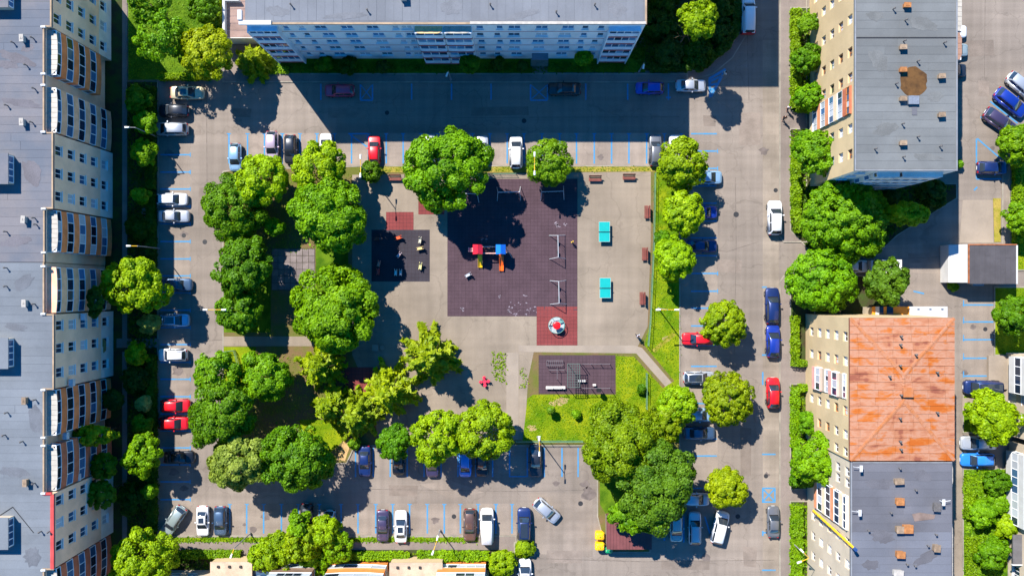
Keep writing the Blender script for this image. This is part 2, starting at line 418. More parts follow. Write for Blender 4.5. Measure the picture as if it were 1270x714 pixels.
for (x, y, w_, h_) in ((930, 160, 26, 40), (905, 330, 30, 16), (925, 560, 14, 60), (255, 250, 16, 34), (258, 520, 12, 30), (430, 140, 46, 12), (620, 138, 70, 10), (330, 606, 50, 10), (500, 608, 36, 14), (700, 690, 44, 16), (850, 700, 60, 12), (880, 150, 16, 14), (1215, 60, 34, 18), (1212, 330, 0.1, .1), (1140, 320, 28, 12), (225, 465, 10, 8), (930, 690, 18, 26), (240, 160, 16, 14), (300, 140, 24, 12), (770, 135, 30, 8), (1220, 110, 14, 20)):
    if w_ < 1: continue
    k_ = rp.uniform(-2, 2); on_road('asphalt_patch', [(x - w_ / 2, y - h_ / 2), (x + w_ / 2, y - h_ / 2 + k_), (x + w_ / 2 - k_, y + h_ / 2), (x - w_ / 2 + k_, y + h_ / 2 - k_)], PATCH, .0062)
SEAMT = mat('tar_seam', srgb(100, 91, 84), .85, .25, 1.5, world=True)
for pts_ in ([(912, 220), (913, 300), (911, 440)], [(256, 120), (257, 250)], [(560, 146), (842, 145)], [(450, 606), (640, 609), (740, 607)], [(928, -20), (927, 60), (929, 125)], [(665, 692), (800, 696), (960, 694)], [(1000, 318), (1090, 322), (1185, 318)], [(1222, -20), (1221, 100)], [(940, 300), (902, 312), (880, 309)], [(236, 420), (250, 423), (276, 421)]):
    mbs = strip_mb(MB(), [P(*q_) for q_ in pts_], .07, -.01, .0072); mbs.build('tar_seam', SEAMT, ROAD)
DARK = mat('dark_iron', srgb(46, 46, 48), .6, .2, 8)
STAIN = mat('oil_stain', srgb(100, 90, 85), .7, .2, 1.0, world=True)
rs = random.Random(3)
for (x, y, r) in ((913, 266, .38), (1007 - 45, 236, .3), (720, 624, .34), (228, 292, .3), (265, 483, .3), (563, 640, .32), (950, 590, .3), (1222, 408, .3), (915, 640, .33), (254, 300, .33), (650, 150, .33), (480, 140, .3)):
    c = P(x, y); MB().lathe([(r, -.01), (r, .010)], 14).build('manhole_cover', DARK, ROAD, loc=(c.x, c.y, 0))
for (x, y, r) in ((1207, 405, .45), (1197, 462, .5), (314, 657, .55), (228, 290, .5), (730, 612, 1.1), (726, 600, .7), (228, 605, .6), (303, 650, .3), (870, 620, .8), (210, 190, .7), (948, 188, .7), (951, 588, .4), (875, 690, .7), (690, 600, .5), (1231, 184, .35), (590, 195, .6), (745, 195, .5), (330, 640, .7), (420, 650, .7), (540, 645, .6), (220, 460, .8), (215, 585, .7)):
    c = P(x, y)
    pts = [(c.x + r * (1 + .35 * math.sin(k * 1.9 + x)) * math.cos(k * .55) * rs.uniform(.7, 1.1), c.y + r * math.sin(k * .55) * rs.uniform(.5, 1)) for k in range(11)]
    mb = MB(); mb.prism(pts, -.01, .008); mb.build('oil_stain', STAIN, ROAD)

# painted parking lines (parts of the road)
UL = MB().cbox(0, 0, 0, 1, 1, 1).mesh('parking_line', BLUE_LINE)
def line(x0, y0, x1, y1, w=.2):
    a, b = P(x0, y0), P(x1, y1); d = b - a
    inst('parking_line', UL, ROAD, loc=((a.x + b.x) / 2, (a.y + b.y) / 2, 0), rot=(0, 0, math.atan2(d.y, d.x)), scale=(d.length, w, .026))
for y in (192, 213.5, 234.5, 256, 277.5, 299.5, 321, 342, 363, 384.5, 406, 427, 449, 470, 491.5, 513, 534, 555, 576, 597, 619):
    line(199, y, 236, y)
    line(236, y - 2.5, 236, y + 2.5, .14)
for x in (284, 307, 328, 350, 372, 393, 415, 436, 457, 479, 500, 522, 543, 565, 586, 607.5, 629, 650, 672, 694, 715, 737, 758.5, 780, 802, 824, 845):
    line(x, 166, x, 203); line(x - 2.5, 166, x + 2.5, 166, .14)
line(432, 166, 456, 166); line(434, 167, 455, 182); line(455, 168, 464, 200)
for x in (398, 510.5, 560, 609, 726.5, 778.5, 829): line(x, 104, x, 124)
for (x0, x1) in ((447, 462), (658, 679)):
    line(x0, 105, x0, 124); line(x1, 105, x1, 124); line(x0, 124.5, x1, 124.5); line(x0 + 1, 106, x1 - 1, 123, .12); line(x0 + 1, 123, x1 - 1, 106, .12)
line(826, 121, 832, 121)
line(879.5, 98, 900, 86, .35); line(880, 98, 881, 121, .35); line(881.5, 120, 899, 88, .35); line(880, 106, 889, 104, .3); line(880, 112, 886, 110, .3); line(881, 101, 894, 95, .3)
for y in (166, 187.5, 209, 230.5, 252, 274, 295, 317, 339, 361, 382, 404, 428, 454, 476, 500, 522, 544, 565): line(857, y, 889, y)
for y in (187.5, 209, 339, 361): line(890, y - 2.5, 890, y + 2.5, .14)
for (x0, y0, x1, y1) in ((946, 461, 946, 477), (945, 563, 962, 563), (945, 605, 962, 605), (945, 622, 962, 622), (946, 606, 946, 621), (961, 606, 961, 621), (947, 606.5, 960, 620.5), (960, 606.5, 947, 620.5), (945, 660, 951, 660), (945, 706.5, 962, 706.5), (946, 658, 946, 664), (945, 440, 951, 440), (945, 356, 951, 356)): line(x0, y0, x1, y1)
for x in (441, 463, 484, 505, 526, 547, 568, 590, 611, 632, 654, 675, 697, 717): line(x, 555, x, 591)
line(632, 590.5, 654, 590.5, .14)
for x in (285, 306, 327, 349, 370, 396, 423, 444, 466, 487, 508, 530, 551, 571, 593, 615, 635): line(x, 625, x, 661); line(x - 2.5, 625, x + 2.5, 625, .14)
for y in (378, 399, 421, 444, 466): line(1194, y, 1232, y); line(1195, y - 6, 1195, y + 2, .14)
for (x0, y0, x1, y1) in ((1211, 172, 1211, 222), (1212, 172, 1246, 201), (1211, 222, 1243, 222), (1196, 249, 1222, 249.5), (1196, 270, 1217, 270), (1228, 126, 1262, 153), (1216, 145, 1250, 172), (1208, 236, 1212, 232), (1194, 585, 1194, 560), (1133, 361, 1146, 364), (824, 640, 824, 670), (848, 640, 848, 672), (874, 640, 884, 672), (846, 605, 885, 605)): line(x0, y0, x1, y1)
del UL

# ------------------------------------------------------------------ vegetation
def np_quads(name, V, mats, mi=None):
    n = len(V)
    me = bpy.data.meshes.new(name)
    me.vertices.add(n * 4); me.loops.add(n * 4); me.polygons.add(n)
    me.vertices.foreach_set('co', V.reshape(-1).astype(np.float32))
    me.loops.foreach_set('vertex_index', np.arange(n * 4, dtype=np.int32))
    me.polygons.foreach_set('loop_start', np.arange(0, n * 4, 4, dtype=np.int32))
    me.polygons.foreach_set('loop_total', np.full(n, 4, dtype=np.int32))
    for m in mats: me.materials.append(m)
    if mi is not None: me.polygons.foreach_set('material_index', mi.astype(np.int32))
    me.update(calc_edges=True)
    return me

def unit(v): return v / (np.linalg.norm(v, axis=-1, keepdims=True) + 1e-9)

def leaf_quads(rng, pos, nrm, size, aspect=1.5):
    """leaf-shaped rhombus quads at pos facing nrm"""
    n = len(pos)
    t = unit(np.cross(nrm, unit(rng.normal(size=(n, 3)))))
    b = np.cross(nrm, t)
    s = (size * rng.uniform(.65, 1.35, n))[:, None]
    lift = nrm * s * .18
    return np.stack([pos - t * s * aspect * .5, pos + b * s * .5 + lift, pos + t * s * aspect * .5, pos - b * s * .5 + lift], 1)

def crown_mesh(seed, R, nb, br, per, leaf, low=-.45, jit=.55, bulge=1.0):
    rng = np.random.default_rng(seed)
    R = np.array(R, float)
    d = unit(rng.normal(size=(nb * 3, 3)))
    d = d[d[:, 2] > low][:nb]
    # uneven outline: a few random directions bulge or dent the crown
    k = unit(rng.normal(size=(9, 3)) * np.array([1, 1, .7])); amp = rng.uniform(-.34, .26, 9)
    f = 1 + bulge * (np.clip(d @ k.T, 0, 1) ** 3 * amp).sum(1)
    rad = rng.uniform(.55, 1.04, len(d)) ** .8
    brr = br * rng.uniform(.65, 1.35, len(d))
    C = d * np.maximum(R - br * .75, .2) * (f * rad)[:, None]
    P_, N_ = [], []
    for c, r, dd in zip(C, brr, d):
        n = int(per * (r / br) ** 2)
        q = unit(rng.normal(size=(n, 3)) + dd * .75 + np.array([0, 0, .3]))
        rr = r * rng.uniform(.7, 1.06, n)[:, None]
        P_.append(c + q * rr * np.array([1, 1, .8]))
        N_.append(unit(q * 1.0 + dd * .4 + np.array([0, 0, .12]) + rng.normal(size=(n, 3)) * jit))
    n = int(nb * per * .06)
    q = unit(rng.normal(size=(n, 3))); q = q[q[:, 2] > low - .2]
    P_.append(q * R * rng.uniform(.25, .75, (len(q), 1))); N_.append(unit(q + rng.normal(size=q.shape)))
    return leaf_quads(rng, np.concatenate(P_), np.concatenate(N_), leaf)

def conifer_mesh(seed, R, hgt, leaf=.34, tiers=9):
    """drooping whorled boughs with feathery sprays"""
    rng = np.random.default_rng(seed); P_, N_, = [], []
    for t in range(tiers):
        u = t / (tiers - 1); z = hgt * (u * .92 - .5); rl = R * (1 - u * .82) * rng.uniform(.85, 1.1)
        nbough = int(10 - 4 * u)
        a0 = rng.uniform(0, 6.28)
        for b in range(nbough):
            a = a0 + b * 2 * math.pi / nbough + rng.normal() * .22
            L = rl * rng.uniform(.7, 1.15); n = int(95 * L / R) + 10
            s = rng.uniform(.06, 1, n)
            wv = L * .13 * (1 - s) + .13
            side = rng.normal(size=n) * wv * .6
            x = np.cos(a) * s * L - np.sin(a) * side; y = np.sin(a) * s * L + np.cos(a) * side
            zz = z - .06 * L * s ** 1.5 + rng.normal(size=n) * .12 - np.abs(side) * .35
            P_.append(np.stack([x, y, zz], 1))
            sn = np.sign(side)[:, None]
            N_.append(unit(np.array([0, 0, 1.0]) + sn * np.array([-np.sin(a), np.cos(a), 0]) * .6 + rng.normal(size=(n, 3)) * .35))
    P_, N_ = np.concatenate(P_), np.concatenate(N_)
    return leaf_quads(rng, P_, N_, leaf, 2.4)

BARK = mat('bark', srgb(92, 76, 60), .95, .25, 3, bump=.5)
def trunk_mesh(seed, hgt, R, r0, zc):
    rng = random.Random(seed); mb = MB()
    top = zc * .75
    mb.tube((0, 0, -.1), (0.05, .05, top * .5), r0 * 1.15, r0 * .85, 8)
    mb.tube((0.05, .05, top * .48), (0, 0, top + R * .5), r0 * .85, r0 * .3, 7)
    for k in range(6):
        a = k * 1.05 + rng.uniform(-.3, .3); z = top * rng.uniform(.55, .95); L = R * rng.uniform(.55, .85)
        p1 = (L * .5 * math.cos(a), L * .5 * math.sin(a), z + L * .35); p2 = (L * math.cos(a + .2), L * math.sin(a + .2), z + L * .62)
        mb.tube((0, 0, z), p1, r0 * .5, r0 * .3, 6); mb.tube(p1, p2, r0 * .3, r0 * .1, 5)
        mb.tube(p1, (p1[0] + L * .3 * math.cos(a - .9), p1[1] + L * .3 * math.sin(a - .9), p1[2] + L * .2), r0 * .22, r0 * .07, 5)
    return mb

LEAF = dict(
    maple=leaf_mat('maple_leaf', srgb(60, 112, 8), srgb(130, 176, 18)),
    lime=leaf_mat('lime_leaf', srgb(88, 130, 6), srgb(160, 190, 12)),
    globe=leaf_mat('globe_leaf', srgb(80, 114, 8), srgb(160, 178, 24)),
    yellow=leaf_mat('golden_leaf', srgb(98, 126, 6), srgb(166, 182, 14)),
    dark=leaf_mat('dark_leaf', srgb(46, 92, 12), srgb(106, 152, 24)),
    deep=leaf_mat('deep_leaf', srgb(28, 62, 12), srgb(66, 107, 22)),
    olive=leaf_mat('olive_leaf', srgb(78, 112, 10), srgb(146, 168, 24)),
    willow=leaf_mat('willow_leaf', srgb(80, 104, 30), srgb(150, 164, 78)),
    conifer=leaf_mat('conifer_needles', srgb(84, 116, 10), srgb(166, 180, 30)),
    larch=leaf_mat('larch_needles', srgb(92, 120, 8), srgb(170, 180, 24)),
    hedge=leaf_mat('hedge_leaf', srgb(84, 128, 6), srgb(140, 176, 12)),
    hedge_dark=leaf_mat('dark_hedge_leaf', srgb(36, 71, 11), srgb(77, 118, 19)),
    grass=leaf_mat('grass_blade', srgb(70, 116, 6), srgb(130, 160, 16)),
    silver=leaf_mat('silver_leaf', srgb(118, 137, 72), srgb(182, 193, 112)),
)
_seed = [100]
TREES = 'trees of the courtyard'
def tree(px, py, rpx, kind, label, h=None, name='tree', style='broad', leaf=None, group=None, aspect=(1, 1), br=None, dens=1.0):
    """px, py: crown centre in the photograph; rpx: crown radius in its pixels"""
    _seed[0] += 1; sd = _seed[0]
    R0 = rpx / PPM
    h = h or max(1.6, min(13, R0 * 2.0 + 1.2))
    zc = h - R0 * .75 if h - R0 * .75 > h * .45 else h * .5
    s = (H - zc) / H
    R = R0 * s
    c = P(px, py, zc)
    t = thing(name, label, 'tree' if name.endswith('tree') else 'shrub', (c.x, c.y, 0), group=group)
    if style == 'conifer':
        Q = conifer_mesh(sd, R * 1.28, h * .85, leaf or .34)
        Q = Q + np.array([0, 0, h * .52])
    else:
        rz = min(h - zc, h * .5) if name.endswith('tree') else h * .55
        rz = max(rz, R * .72)
        b = br or max(.32, min(.95, R * .18))
        if style == 'globe':
            nb = int(15 * (R / b) ** 2 * .32 * dens) + 8; per = int(90 * dens * (b / .6) ** 1.3)
            Q = crown_mesh(sd, (R * 1.04 * aspect[0], R * 1.04 * aspect[1], rz), nb, b, per, (leaf * .6 if leaf else .195), jit=.42, bulge=.45)
        else:
            nb = int(15 * (R / b) ** 2 * .20 * dens) + 7; per = int(max(60, 235 * (b / .9) ** 1.5) * dens)
            Q = crown_mesh(sd, (R * 1.05 * aspect[0], R * 1.05 * aspect[1], rz), nb, b, per, (leaf * .62 if leaf else .22), jit=.55)
        Q = Q + np.array([0, 0, zc])
    Q[:, :, 2] = np.maximum(Q[:, :, 2], .03 + (c.z * 0))
    inst('crown', np_quads('crown', Q, [LEAF[kind]]), t)
    if rpx > 12: trunk_mesh(sd, h, R, max(.06, R * .045), zc).build('trunk', BARK, t, smooth=True)
    else: MB().tube((0, 0, -.05), (0, 0, h * .6), .05, .02, 5).build('trunk', BARK, t)
    return t

def hedge(pts, wpx, h, kind, label, dens=1.0, leaf=.17):
    """clipped hedge along a polyline: leaves over a box, woody core inside"""
    _seed[0] += 1; rng = np.random.default_rng(_seed[0])
    w = wpx / PPM
    q = [np.array(P(x, y)[:2]) for x, y in pts]
    c = q[0]
    t = thing('hedge', label, 'hedge', (c[0], c[1], .1))
    mb = strip_mb(MB(), [tuple(p - c) for p in q], w * .7, 0, h * .82)
    mb.build('stems', mat('hedge_wood', srgb(70, 92, 20), .95, .3, 2), t)
    P_, N_ = [], []
    for a, b in zip(q[:-1], q[1:]):
        L = np.linalg.norm(b - a); d = (b - a) / L; nn = np.array([-d[1], d[0]])
        n = int(L * (w + 1.4 * h) * 120 * dens)
        u = rng.uniform(-.1, L + .1, n)
        bump = 1 + .10 * np.sin(u * 1.7 + rng.uniform(0, 6)) + .08 * np.sin(u * 4.1)
        k = rng.uniform(0, w + 1.2 * h, n)
        top = k < w
        side = np.sign(rng.uniform(-1, 1, n))
        v = np.where(top, (k - w / 2) * bump, side * w / 2 * bump)
        z = np.where(top, h * bump, rng.uniform(.05, h, n)) + rng.normal(size=n) * .07
        v = v + rng.normal(size=n) * .06
        xy = a - c + d * u[:, None] + nn * v[:, None]
        P_.append(np.column_stack([xy, np.maximum(z, .03)]))
        N_.append(unit(np.where(top[:, None], np.array([0, 0, 1.0]), np.column_stack([nn[0] * side, nn[1] * side, np.full(n, .3)])) + rng.normal(size=(n, 3)) * .55))
    Q = leaf_quads(rng, np.concatenate(P_), np.concatenate(N_), leaf)
    inst('foliage', np_quads('foliage', Q, [LEAF[kind]]), t)
    return t

def grass(px, n, kind, label, seed, size=.10, z=.115):
    """tufts of blades scattered over a pixel polygon"""
    rng = np.random.default_rng(seed)
    pts = np.array([P(x, y)[:2] for x, y in px]); lo, hi = pts.min(0), pts.max(0)
    s = rng.uniform(lo, hi, (n * 3, 2)); ins = np.zeros(len(s), bool)
    for i in range(len(pts)):
        x0, y0 = pts[i]; x1, y1 = pts[(i + 1) % len(pts)]
        c = ((y0 > s[:, 1]) != (y1 > s[:, 1])) & (s[:, 0] < (x1 - x0) * (s[:, 1] - y0) / (y1 - y0 + 1e-12) + x0)
        ins ^= c
    s = s[ins][:n]; m = len(s); s = s + rng.normal(size=s.shape) * .13
    pos = np.column_stack([s, z + rng.uniform(.01, .07, m)])
    Q = leaf_quads(rng, pos, unit(np.array([0, 0, .9]) + rng.normal(size=(m, 3)) * .6), size, 1.8)
    o = inst('grass', np_quads('grass', Q, [LEAF[kind]]))
    return tag(o, label, 'grass', kind='stuff')
# ------------------------------------------------------------------ buildings
FRAME = mat('window_frame_white', srgb(225, 226, 228), .5, .04, 3)
FRAME_B = mat('window_frame_brown', srgb(176, 110, 52), .6, .15, 3)
FRAME_G = mat('window_frame_green', srgb(48, 92, 44), .6, .15, 3)
GLASS = mat('dark_window_glass', (.012, .022, .045), .06, rnd=.5, spec=.6)
GLASS_B = mat('blue_window_glass', (.05, .12, .24), .08, rnd=.4, spec=.6)
GLASS_C = mat('curtained_glass', srgb(176, 182, 190), .25, rnd=.15, spec=.5)
METAL = mat('galvanised_metal', srgb(150, 154, 160), .45, .12, 4, metal=.6)
BRICKISH = mat('chimney_render', srgb(138, 118, 98), .9, .2, 2, rnd=.15)
CHIM_ORANGE = mat('chimney_orange', srgb(156, 104, 62), .9, .2, 2, rnd=.1)
CHIM_WHITE = mat('chimney_white', srgb(166, 160, 152), .9, .12, 2)
PIPE = mat('vent_pipe', srgb(92, 88, 86), .7, .2, 4)
FR = {'w': FRAME, 'b': FRAME_B, 'g': FRAME_G}
GL = {'d': GLASS, 'b': GLASS_B, 'c': GLASS_C}
HT = 14.5
F0, FH = 0.9, 2.72

def window_mesh(w, h, n, m):
    def mk():
        mb = MB(); f = .075
        mb.box(-w / 2, -.05, -h / 2, w / 2, .03, -h / 2 + f); mb.box(-w / 2, -.05, h / 2 - f, w / 2, .03, h / 2)
        mb.box(-w / 2, -.05, -h / 2 + f, -w / 2 + f, .03, h / 2 - f); mb.box(w / 2 - f, -.05, -h / 2 + f, w / 2, .03, h / 2 - f)
        for k in range(1, n):
            x = -w / 2 + k * w / n; mb.box(x - .035, -.045, -h / 2 + f, x + .035, .03, h / 2 - f)
        mb.box(-w / 2 - .08, -.26, -h / 2 - .06, w / 2 + .08, -.051, -h / 2 - .012)
        return mb.mesh('window', m)
    return shared(('win', round(w, 2), round(h, 2), n, m.name), mk)
def pane_mesh(w, h, m):
    return shared(('pane', round(w, 2), round(h, 2), m.name), lambda: MB().add([(-w / 2 + .06, -.012, -h / 2 + .06), (w / 2 - .06, -.012, -h / 2 + .06), (w / 2 - .06, -.012, h / 2 - .06), (-w / 2 + .06, -.012, h / 2 - .06)], [(0, 1, 2, 3)]).mesh('pane', m))

def facade(b, A, B, z0, z1, m, wins=(), depth=.14, name='wall'):
    """wall from A to B (outside on the right hand when walking A to B) with real window openings.
    wins: (u, zc, w, h, frame, glass, leaves)"""
    A, B = Vector(A[:2]), Vector(B[:2]); L = (B - A).length; d = (B - A) / L; n = Vector((d.y, -d.x))
    us, zs = {0.0, L}, {z0, z1}
    R = []
    for (u, zc, w, h, fr, gl, k) in wins:
        r = (max(.01, u - w / 2), min(L - .01, u + w / 2), zc - h / 2, zc + h / 2); R.append(r)
        us |= {r[0], r[1]}; zs |= {r[2], r[3]}
    us, zs = sorted(us), sorted(z for z in zs if z0 <= z <= z1)
    mb = MB(); pt = lambda u, z, e=0.: (*(A + d * u - n * e), z)
    idx = {}
    def vi(u, z):
        if (u, z) not in idx: idx[(u, z)] = len(mb.v); mb.v.append(pt(u, z))
        return idx[(u, z)]
    for i in range(len(us) - 1):
        for j in range(len(zs) - 1):
            cu, cz = (us[i] + us[i + 1]) / 2, (zs[j] + zs[j + 1]) / 2
            if any(r[0] < cu < r[1] and r[2] < cz < r[3] for r in R): continue
            mb.f.append((vi(us[i], zs[j]), vi(us[i + 1], zs[j]), vi(us[i + 1], zs[j + 1]), vi(us[i], zs[j + 1]))); mb.m.append(0)
    for r in R:
        q = [(r[0], r[2]), (r[1], r[2]), (r[1], r[3]), (r[0], r[3])]
        for k in range(4):
            a, c = q[k], q[(k + 1) % 4]
            mb.add([pt(*a), pt(*c), pt(*c, depth + .1), pt(*a, depth + .1)], [(3, 2, 1, 0)])
    mb.build(name, m, b)
    rz = math.atan2(d.y, d.x)
    for (u, zc, w, h, fr, gl, k) in wins:
        p = A + d * u - n * depth
        o = inst('window', window_mesh(w, h, k, FR[fr]), b, loc=(p.x, p.y, zc), rot=(0, 0, rz))
        inst('pane', pane_mesh(w, h, GL[gl]), o)

def balcony(b, A, B, z, prot, mp, mf, panes=7, par=1.1, gz=1.5, bow=True, glz='dbd', top=None, drop=.18, seed=0, open_=0.0):
    """glazed balcony from A to B, bowed outwards by prot; parapet, framed glazing, panes"""
    rg = random.Random(seed + int(z * 100))
    if z > 11: gz = min(gz, .95)
    A, B = Vector(A[:2]), Vector(B[:2]); L = (B - A).length; d = (B - A) / L; n = Vector((d.y, -d.x))
    if bow: pl = [(0, 0), (.03, prot * .88), (L * .25, prot * .98), (L * .5, prot), (L * .75, prot * .98), (L - .03, prot * .88), (L, 0)]
    else: pl = [(0, 0), (.02, prot), (L - .02, prot), (L, 0)]
    loc = lambda p: A + d * p[0] + n * p[1]
    pts = [loc(p) for p in pl]
    mb = MB(); mb.prism([tuple(p) for p in pts], z - drop, z + par)
    o = mb.build('balcony', mp, b)
    pl2 = [(p[0] + (.05 if p[0] < L / 2 else -.05) * (p[1] > 0), max(0, p[1] - .06)) for p in pl]
    pts2 = [loc(p) for p in pl2]
    fr = MB()
    strip_mb(fr, [tuple(p) for p in pts2], .12, z + par, z + par + .08)
    strip_mb(fr, [tuple(p) for p in pts2], .12, z + par + gz - .1, z + par + gz)
    # walk along the outline and set posts and panes
    seg = [(pts2[i + 1] - pts2[i]).length for i in range(len(pts2) - 1)]; tot = sum(seg)
    front = [i for i in range(len(seg))]
    for i in front:
        k = max(1, round(panes * seg[i] / tot))
        a, c = pts2[i], pts2[i + 1]; dd = (c - a).normalized(); nn = Vector((dd.y, -dd.x))
        for j in range(k):
            p0, p1 = a + (c - a) * (j / k), a + (c - a) * ((j + 1) / k)
            fr.tube((*p0, z + par + .08), (*p0, z + par + gz - .1), .06, n=4)
            if rg.random() < open_: continue
            g_ = rg.choice(glz)
            pm = MB().add([(*(p0 + dd * .05), z + par + .081), (*(p1 - dd * .05), z + par + .081), (*(p1 - dd * .05), z + par + gz - .101), (*(p0 + dd * .05), z + par + gz - .101)], [(0, 1, 2, 3)])
            pm.build('pane', GL[g_], o)
    fr.build('glazing_frame', mf, o)
    # dark room behind the glass
    if top is not None:
        tb = MB(); q = [loc((p[0], p[1] * 1.04)) for p in pl]
        inn = loc((L, -.9)); in0 = loc((0, -.9))
        nr = max(3, int(L / .55))
        for r_ in range(nr):
            u0, u1 = L * r_ / nr + .015, L * (r_ + 1) / nr - .015
            def pr(u):
                for i in range(len(pl) - 1):
                    if pl[i][0] <= u <= pl[i + 1][0] + 1e-6 and pl[i + 1][0] > pl[i][0]:
                        return pl[i][1] + (pl[i + 1][1] - pl[i][1]) * (u - pl[i][0]) / (pl[i + 1][0] - pl[i][0])
                return 0
            zt = z + par + gz + .002; e0, e1 = pr(u0) * 1.05, pr(u1) * 1.05
            v = [loc((u0, -.25)), loc((u1, -.25)), loc((u1, e1)), loc((u0, e0))]
            tb.prism([tuple(p) for p in v], zt, zt + .06 + .02 * (r_ % 2))
        tb.build('canopy', top, o)
    else:
        MB().prism([tuple(p) for p in pts], z + par + gz + .0015, z + par + gz + .05).build('ceiling_slab', mp, o)
    return o

def roof(b, pts, z, m, th=.3):
    mb = MB(); mb.prism([tuple(p)[:2] for p in pts], z - th, z); return mb.build('roof', m, b)
def roof_sheets(rf, x0, y0, x1, y1, z, m, w=1.0, along='x', seed=0):
    """rolls of roofing felt laid side by side, slightly proud of each other"""
    rg = random.Random(seed); me = shared(('sheet', m.name), lambda: MB().cbox(0, 0, 0, 1, 1, 1).mesh('felt_sheet', m))
    a, e = (y0, y1) if along == 'x' else (x0, x1)
    n = max(1, round((e - a) / w)); k = (e - a) / n
    for i in range(n):
        c = a + (i + .5) * k; zt = .012 + rg.uniform(0, .014)
        cut = rg.uniform(.25, .75) if rg.random() < .45 else None
        A0, A1 = (x0, x1) if along == 'x' else (y0, y1)
        spans = [(A0, A1)] if cut is None else [(A0, A0 + (A1 - A0) * cut - .012), (A0 + (A1 - A0) * cut + .012, A1)]
        for s0, s1 in spans:
            zz = zt + rg.uniform(0, .004)
            if along == 'x': inst('felt_sheet', me, rf, loc=((s0 + s1) / 2, c, z), scale=(s1 - s0, k - .02, zz * 2))
            else: inst('felt_sheet', me, rf, loc=(c, (s0 + s1) / 2, z), scale=(k - .02, s1 - s0, zz * 2))
def chimney(b, px, py, z, m, sx=.62, sy=.62, h=.75):
    p = P(px, py, z + h); mb = MB(); mb.box(-sx / 2, -sy / 2, -.05, sx / 2, sy / 2, h - .1)
    o = mb.build('chimney', m, b, loc=(p.x, p.y, z), rz=random.Random(px).uniform(-.08, .08))
    mb = MB(); mb.box(-sx / 2 - .08, -sy / 2 - .08, h - .1, sx / 2 + .08, sy / 2 + .08, h)
    for s in (-1, 1): mb.box(s * sx * .22 - .1, -.12, h + .001, s * sx * .22 + .1, .12, h + .03)
    mb.build('chimney_cap', m, o)
def vent(b, px, py, z, h=.55, r=.07):
    p = P(px, py, z + h)
    mb = MB(); mb.tube((0, 0, -.05), (0, 0, h), r, r, 7); mb.lathe([(r * 1.9, h), (r * 1.9, h + .05), (.01, h + .14)], 8)
    mb.build('vent_pipe', PIPE, b, loc=(p.x, p.y, z))
STAINM = {}
def roof_stains(b, lst, z, col, seed):
    rk = random.Random(seed); m = mat('roof_stain_%d' % seed, srgb(*col), .9, .12, .5, fine=.12, world=True)
    for (x, y, rx, ry) in lst:
        q = P(x, y, z); a0 = rk.uniform(-.5, .5); n = 22; pts = []
        for k in range(n):
            t = k * 2 * math.pi / n; r = rk.uniform(.72, 1.1) * (1 + .15 * math.sin(2 * t + x)); px_, py_ = rx * r * math.cos(t), ry * r * math.sin(t)
            pts.append((q.x + px_ * math.cos(a0) - py_ * math.sin(a0), q.y + px_ * math.sin(a0) + py_ * math.cos(a0)))
        mb = MB(); mb.prism(pts, z + .001, z + .0315); mb.build('roof_stain', m, b)
def parapet(b, pts, z, m, w=.22, h=.12, name='parapet'):
    return strip_mb(MB(), [tuple(p)[:2] for p in pts], w, z, z + h).build(name, m, b)

TAN = mat('tan_render', srgb(246, 200, 168), .92, .10, .35, fine=.06, spec=.15)
TAN_E = mat('cream_render', srgb(186, 164, 128), .92, .07, .3, fine=.05, spec=.15)
CREAM = mat('pale_cream_render', srgb(182, 168, 148), .92, .07, .3, fine=.05, spec=.15)
GREYW = mat('pale_grey_render', srgb(226, 214, 204), .92, .10, .4, fine=.06, spec=.15)
ORANGE = mat('ochre_panel', srgb(232, 132, 80), .85, .14, .8, rnd=.12)
ORANGE2 = mat('tan_panel', srgb(236, 178, 142), .85, .14, .8, rnd=.12)
BRICKRED = mat('brown_red_panel', srgb(186, 106, 78), .85, .14, .8, rnd=.12)
CORR = mat('white_corrugated_sheet', srgb(166, 160, 150), .55, .08, 1.5)
ROOF_W = mat('grey_lilac_felt', srgb(93, 98, 108), .9, .08, .16, col2=srgb(108, 105, 108), fine=.06, rnd=.05, world=True, detail=8)
ROOF_W2 = mat('grey_green_felt', srgb(102, 107, 113), .9, .14, .12, fine=.06, rnd=.05, world=True, detail=8)
ROOF_N = mat('pale_grey_felt', srgb(106, 109, 115), .9, .12, .12, fine=.05, rnd=.04, world=True, detail=8)
ROOF_NE = mat('mid_grey_felt', srgb(101, 103, 103), .9, .14, .12, fine=.05, rnd=.05, world=True, detail=8)
ROOF_SE = mat('dark_grey_felt', srgb(91, 91, 97), .9, .14, .15, fine=.08, rnd=.09, world=True, detail=8)
COPING = mat('coping_brown', srgb(150, 128, 104), .8, .15, 1)
REDCOP = mat('red_coping', srgb(176, 64, 62), .7, .12, 1)

